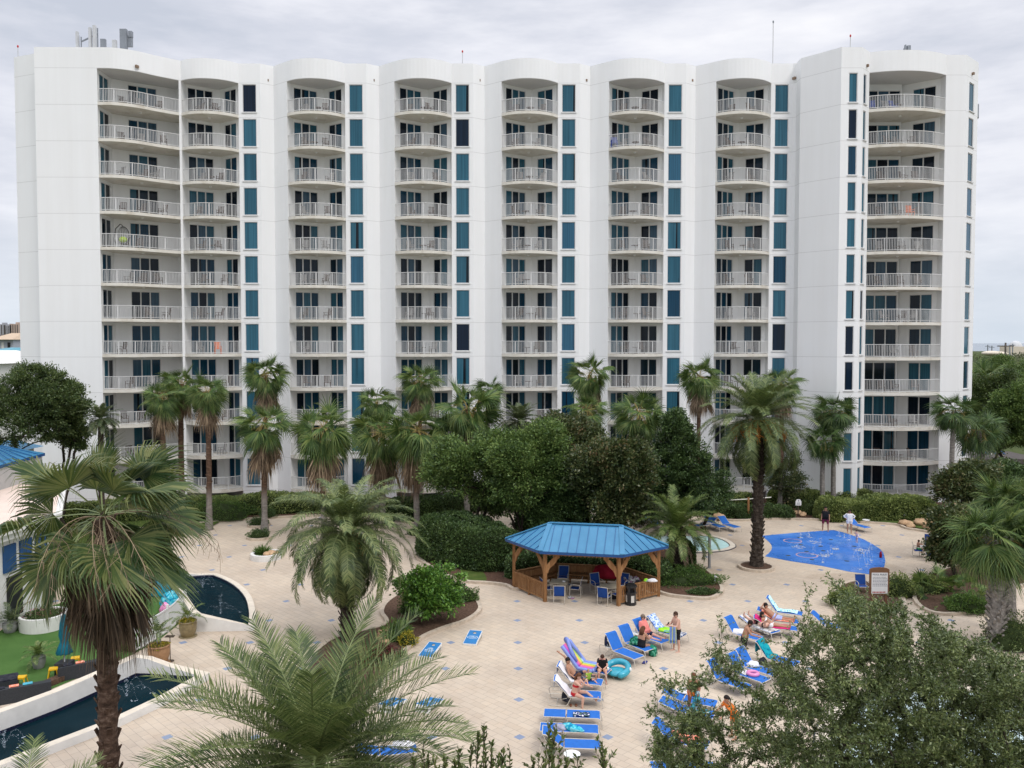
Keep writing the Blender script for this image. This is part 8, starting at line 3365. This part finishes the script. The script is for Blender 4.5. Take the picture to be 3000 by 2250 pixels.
def people():
	C = Vector((0, 0, 0))
	face_cam = lambda p, off=0.: math.atan2(-p.y, -p.x) + R(off)
	# two adults and a toddler at the splash pad
	p = G(2418, 1556)
	person('person in black T-shirt and dark red shorts standing at the back of the splash pad', (p.x, p.y, 0), face_cam(p, -5), 1.78, 0, (0, .94), ((2, 0, 7), (0, -2, 7)), ((5, 14, 20, 4), (5, 14, 20, 4)), 'skin_tan', ('hair_dark', 'short'),
		(('shirt', 'wear_black', 'shirt'), ('shorts', 'wear_maroon', 'shorts')), 1.25)
	p = G(2488, 1563)
	person('person in white tunic with hands on hips watching the toddler', (p.x, p.y, 0), face_cam(p, 12), 1.66, 0, (0, .93), ((2, 0, 3), (4, 2, 3)), ((-20, 48, 25, -38), (-20, 48, 25, -38)), 'skin_tan', ('hair_dark', 'bun'),
		(('tunic', 'wear_white', 'top_long'),), 1.12, glasses=True)
	p = G(2511, 1589)
	person('toddler with dark hair bun playing at a jet on the splash pad', (p.x, p.y, 0), R(200), .86, 18, (0, .93 * .86 / 1.75), ((18, 0, 8), (5, -5, 8)), ((45, 10, 60, 0), (40, 15, 70, 0)), 'skin_fair', ('hair_dark', 'bun'),
		(('swimsuit', 'wear_pale_pink', 'dress'),), 1.15, voxel=.006)
	# child and others at the right-hand table
	p = G(2692, 1609, .46)
	person('shirtless child in green shorts sitting at the right-hand table', (p.x, p.y, 0), R(10), 1.15, 5, (-.05, .53), ((88, 5, 8), (88, 5, 8)), ((50, 10, 95, -10), (55, 12, 95, -10)), 'skin_tan', ('hair_brown', 'short'), (('shorts', 'wear_green', 'trunks'),), 1., voxel=.007)
	p = G(2740, 1600, .46)
	person('person in dark top leaning on the far side of the right-hand table', (p.x + .2, p.y + .35, 0), R(200), 1.6, 25, (0, .55), ((88, 0, 8), (88, 0, 8)), ((60, 10, 100, 0), (60, 10, 100, 0)), 'skin_tan', ('hair_dark', 'short'), (('shirt', 'wear_navy', 'shirt'), ('shorts', 'wear_black', 'shorts')), 1.)
	# group by the gazebo
	lg = LG['L3']
	q = lg_point(lg, .86)
	person('person in coral T-shirt and sunglasses reclining with legs stretched on a lounger', (q.x, q.y, 0), lg[1] + R(4), 1.78, -24, (0.02, .50), ((80, 86, 7), (76, 92, 5)), ((20, 16, 55, -6), (10, 16, 60, -8)), 'skin_pink', ('hair_grey', 'short'),
		(('shirt', 'wear_coral', 'shirt'), ('shorts', 'wear_navy', 'trunks')), 1.22, (14, 20), True)
	lg = LG['L2']
	q = lg_point(lg, 1.36, -.02)
	person('person with long brown hair in black swimsuit on a lounger edge, back to the camera', (q.x + .05, q.y - .12, 0), R(38), 1.68, 12, (0, .47), ((86, -6, 12), (78, 4, 4)), ((30, 10, 70, -20), (35, 12, 95, -20)), 'skin_tan', ('hair_auburn', 'long'),
		(('swimsuit', 'wear_black', 'swimsuit'),), 1.08, (5, 10))
	p = G(1982, 1907)
	person('shirtless person in black shorts standing with striped towel over the arm and phone', (p.x, p.y, 0), R(203), 1.78, 2, (0, .93), ((0, -2, 5), (6, 0, 5)), ((28, 10, 100, -22), (22, 14, 95, -18)), 'skin_fair', ('hair_brown', 'short'),
		(('shorts', 'wear_black', 'shorts'),), 1.06, (10, 0), True)
	ph = Vector((p.x, p.y, 0)) + Vector((math.cos(R(203)), math.sin(R(203)), 0)) * .40 + Vector((-.02, .08, 1.24))
	mb = MB()
	mb.box((0, 0, 0), (.012, .075, .15), rot=Matrix.Rotation(R(-35), 3, 'Y'))
	tag(mb.build('phone', M['hole_black'], None, False, ph, R(203)), 'dark phone held by the standing shirtless person', 'phone')
	tw = MB()
	n, m = 12, 8
	c = Vector((p.x, p.y, 0)) + Vector((math.cos(R(203)), math.sin(R(203)), 0)) * .27 + Vector((.03, -.17, 0))
	for side in (-1, 1):
		for i in range(n):
			for j in range(m):
				def pt(i_, j_):
					z = 1.20 - i_ / n * (.78 if side < 0 else .62)
					x = side * (.04 + .025 * math.sin(j_ * 2.1 + i_ * .25)) * min(1, i_ / 1.5 + .05)
					y = (j_ / m - .5) * (.27 + .07 * i_ / n)
					return (x + .02 * math.sin(j_ * 2.2), y, z)
				tw.face([pt(i, j), pt(i, j + 1), pt(i + 1, j + 1), pt(i + 1, j)])
	me = tw.mesh('towel', M['towel_stripe_blue'], True)
	bm = bmesh.new()
	bm.from_mesh(me)
	bmesh.ops.remove_doubles(bm, verts=bm.verts, dist=.001)
	bm.to_mesh(me)
	bm.free()
	tag(link('towel', me, None, c, R(203 + 60)), 'blue striped towel hanging over the arm of the standing shirtless person', 'towel')
	# near left group
	lg = LG['M3']
	q = lg_point(lg, 1.02, -.10)
	person('person in red bikini sitting on a lounger with one foot on the paving', (q.x, q.y, 0), R(-28), 1.66, 10, (0, .47), ((95, 60, 6), (84, -4, 10)), ((48, 8, 88, -12), (62, 4, 150, -8)), 'skin_fair', ('hair_auburn', 'long'),
		(('bikini_top', 'wear_red', 'bra'), ('bikini_bottom', 'wear_red', 'bottom')), 1.2, (12, 0))
	lg = LG['M2']
	q = lg_point(lg, .84, .10)
	person('dark-haired person in navy shorts reclining against the white towel', (q.x, q.y, 0), lg[1] + R(5), 1.7, -36, (.02, .50), ((110, 30, 8), (82, 100, 10)), ((-150, 20, -120, 10), (20, 14, 60, 0)), 'skin_tan', ('hair_dark', 'short'), (('shorts', 'wear_navy', 'shorts'),), 1., (18, -15))
	q = lg_point(lg, 1.42, -.06)
	person('toddler in lime green top sitting cross-legged on a lounger', (q.x, q.y, 0), R(-60), .86, 2, (0, .47), ((88, 60, 35), (88, 60, 35)), ((30, 40, 110, 30), (40, 30, 120, 20)), 'skin_pink', ('hair_blond', 'short'), (('shirt', 'wear_lime', 'shirt'), ('shorts', 'wear_navy', 'trunks')), 1.1, voxel=.006)
	lg = LG['M1']
	q = lg_point(lg, 1.70, -.02)
	person('boy in black T-shirt and peach shorts sitting at the foot of the rainbow float', (q.x, q.y, 0), R(-95), 1.45, 14, (0, .47), ((84, 4, 7), (84, 2, 7)), ((35, 14, 80, -32), (35, 14, 80, -32)), 'skin_pink', ('hair_brown', 'short'),
		(('shirt', 'wear_black', 'shirt'), ('shorts', 'wear_peach', 'shorts')), 1.2, (30, 0))
	# right group
	lg = LG['S2']
	q = lg_point(lg, .84)
	person('person in pale blue shorts sunbathing on the coral towel with hands behind the head', (q.x, q.y, 0), lg[1], 1.76, -52, (.02, .49), ((86, 90, 5), (86, 90, 5)), ((-150, 45, -40, -50), (-150, 45, -40, -50)), 'skin_tan', ('hair_dark', 'short'), (('shorts', 'wear_periwinkle', 'shorts'),), 1.05, (20, 0))
	lg = LG['S3']
	q = lg_point(lg, .80)
	person('person in white bikini sunbathing on the magenta towel', (q.x, q.y, 0), lg[1], 1.64, -58, (.02, .48), ((84, 92, 5), (90, 90, 5)), ((-15, 20, 30, 5), (-10, 18, 40, 0)), 'skin_tan', ('hair_dark', 'long'), (('bikini_top', 'wear_white', 'bra'), ('bikini_bottom', 'wear_white', 'bottom')), 1.0, (22, 0))
	lg = LG['S4']
	q = lg_point(lg, 1.02)
	person('person in black bikini with cap lying face down on the flowered towel', (q.x, q.y, 0), lg[1] + PI, 1.66, -86, (0, .50), ((99, 107, 5), (100, 108, 6)), ((-160, 24, -130, 10), (-160, 24, -150, 6)), 'skin_fair', ('wear_white', 'short'), (('bikini_top', 'wear_black', 'bra'), ('bikini_bottom', 'wear_black', 'bottom')), 1.08, (0, 0))
	Yb = 35.2
	p = A(2186, 1824, Yb)
	person('bearded shirtless person in black shorts standing between two rows of loungers', (p.x, Yb, 0), R(-20), 1.80, 14, (-.06, .93), ((4, -4, 5), (0, -2, 5)), ((30, 8, 80, -8), (34, 8, 78, -8)), 'skin_tan', ('hair_dark', 'beard'), (('shorts', 'wear_black', 'shorts'),), 1.15, (25, 0), True)
	# under the near tree
	p = G(2030, 2100, 0)
	person('deeply tanned person in pale bikini top holding up a patterned towel among loungers', (p.x, p.y, 0), face_cam(p, 8), 1.62, 10, (0, .92), ((2, 0, 5), (2, 0, 5)), ((25, 10, 60, -18), (20, 12, 40, -14)), 'skin_deep', ('hair_auburn', 'short'), (('bikini_top', 'wear_pale_pink', 'bra'), ('bikini_bottom', 'wear_orange', 'bottom')), 1.15, (10, 0))
	d = Vector((math.cos(face_cam(p, 8)), math.sin(face_cam(p, 8)), 0))
	tw = MB()
	n, m = 14, 8
	for i in range(n):
		for j in range(m):
			def pt(i_, j_):
				s = i_ / n
				return (.02 * math.sin(j_ * 2.0 + i_ * .4), (j_ / m - .5) * (.12 + .42 * s) + .10 * (1 - s), 1.12 - .95 * s)
			tw.face([pt(i, j), pt(i, j + 1), pt(i + 1, j + 1), pt(i + 1, j)])
	me = tw.mesh('towel', M['towel_sea'], True)
	bm = bmesh.new()
	bm.from_mesh(me)
	bmesh.ops.remove_doubles(bm, verts=bm.verts, dist=.001)
	bmesh.ops.solidify(bm, geom=bm.faces[:], thickness=.008)
	bm.to_mesh(me)
	bm.free()
	q = Vector((p.x, p.y, 0)) + d * .42
	tag(link('towel', me, None, q, face_cam(p, 8)), 'teal and white patterned towel hanging from the tanned person\'s hands', 'towel')
	p = G(2150, 2165, 0)
	person('person in orange swimwear half hidden by leaves behind the loungers', (p.x, p.y, 0), R(200), 1.62, 35, (0, .90), ((8, 0, 6), (4, -4, 6)), ((40, 10, 60, 0), (40, 10, 60, 0)), 'skin_tan', ('hair_dark', 'tail'), (('top', 'wear_orange', 'shirt'), ('bottom', 'wear_orange', 'trunks')), 1.1)
people()
# sky, sun, camera
def light_and_camera():
	w = bpy.data.worlds.new('World')
	scene.world = w
	w.use_nodes = True
	t = NT(w)
	for n in list(t.n):
		t.n.remove(n)
	out = t.new('ShaderNodeOutputWorld')
	SUN_EL, SUN_AZ = R(50), R(146)       # azimuth measured clockwise from +Y: behind the camera, to the right
	sky = t.new('ShaderNodeTexSky', sky_type='NISHITA', sun_disc=False, sun_elevation=SUN_EL, sun_rotation=SUN_AZ)
	bg1 = t.new('ShaderNodeBackground')
	bg1.inputs['Strength'].default_value = .08
	t.link(sky.outputs[0], bg1.inputs['Color'])
	tc = t.new('ShaderNodeTexCoord').outputs['Generated']
	sep = t.new('ShaderNodeSeparateXYZ')
	t.link(tc, sep.inputs[0])
	# overcast: soft grey and white cloud sheets, flattened towards the horizon, brighter overhead
	n1 = t.noise(t.mapping(tc, (1.6, 1.6, 6.0), (0, R(9), 0), (.3, .1, .35)), 1.5, 7, .58)
	n2 = t.noise(t.mapping(tc, (2.5, 2.5, 11), (0, R(-6), 0), (3.1, 1.7, 0)), 2.2, 5, .55)
	f = t.math('ADD', t.math('MULTIPLY', n1, .68), t.math('MULTIPLY', n2, .32))
	col = t.ramp(f, [(.38, (.55, .585, .67)), (.47, (.67, .69, .765)), (.55, (.80, .81, .87)), (.64, (.91, .91, .945))])
	low = t.ramp(sep.outputs[2], [(.0, (.62, .72, .82)), (.06, (.66, .74, .83)), (.16, (.78, .80, .86))])
	k = t.ramp(sep.outputs[2], [(.0, (1, 1, 1)), (.20, (0, 0, 0))])
	col = t.mix(t.math('MULTIPLY', k, .6), col, low)
	gain = t.math('ADD', 1.0, t.math('MULTIPLY', t.math('MAXIMUM', t.math('SUBTRACT', sep.outputs[2], .40), 0.), 2.5))
	bg2 = t.new('ShaderNodeBackground')
	t.link(col, bg2.inputs['Color'])
	t.link(t.math('MULTIPLY', gain, CLOUD_GAIN), bg2.inputs['Strength'])
	mx = t.new('ShaderNodeMixShader')
	mx.inputs[0].default_value = .93
	t.link(bg1.outputs[0], mx.inputs[1])
	t.link(bg2.outputs[0], mx.inputs[2])
	t.link(mx.outputs[0], out.inputs['Surface'])
	sd = bpy.data.lights.new('sun', 'SUN')
	sd.energy = 1.2
	sd.angle = R(18)
	sd.color = (1, .96, .90)
	so = bpy.data.objects.new('sun', sd)
	COL.objects.link(so)
	d = Vector((math.sin(SUN_AZ) * math.cos(SUN_EL), math.cos(SUN_AZ) * math.cos(SUN_EL), math.sin(SUN_EL)))
	so.rotation_euler = d.to_track_quat('Z', 'Y').to_euler()
	so.location = (0, -20, 60)
	cam = bpy.data.cameras.new('camera')
	cam.sensor_fit = 'HORIZONTAL'
	cam.sensor_width = 36
	cam.lens = 36 * FPX / 3000
	cam.shift_y = (CY - 1125) / 3000
	cam.clip_end = 60000
	cam.clip_start = .05
	co = bpy.data.objects.new('camera', cam)
	COL.objects.link(co)
	co.location = (0, 0, CAMH)
	co.rotation_euler = (PI / 2 - PITCH, 0, 0)
	scene.camera = co
	vs = scene.view_settings
	vs.view_transform = 'Standard'
	vs.look = 'None'
	vs.exposure = 0.12
	vs.gamma = 1
	scene.cycles.max_bounces = 6
	scene.cycles.diffuse_bounces = 3
	scene.cycles.glossy_bounces = 3
	scene.cycles.transmission_bounces = 3
	scene.cycles.transparent_max_bounces = 8
	scene.cycles.use_adaptive_sampling = True
	scene.cycles.adaptive_threshold = .02
CLOUD_GAIN = 1.04
light_and_camera()
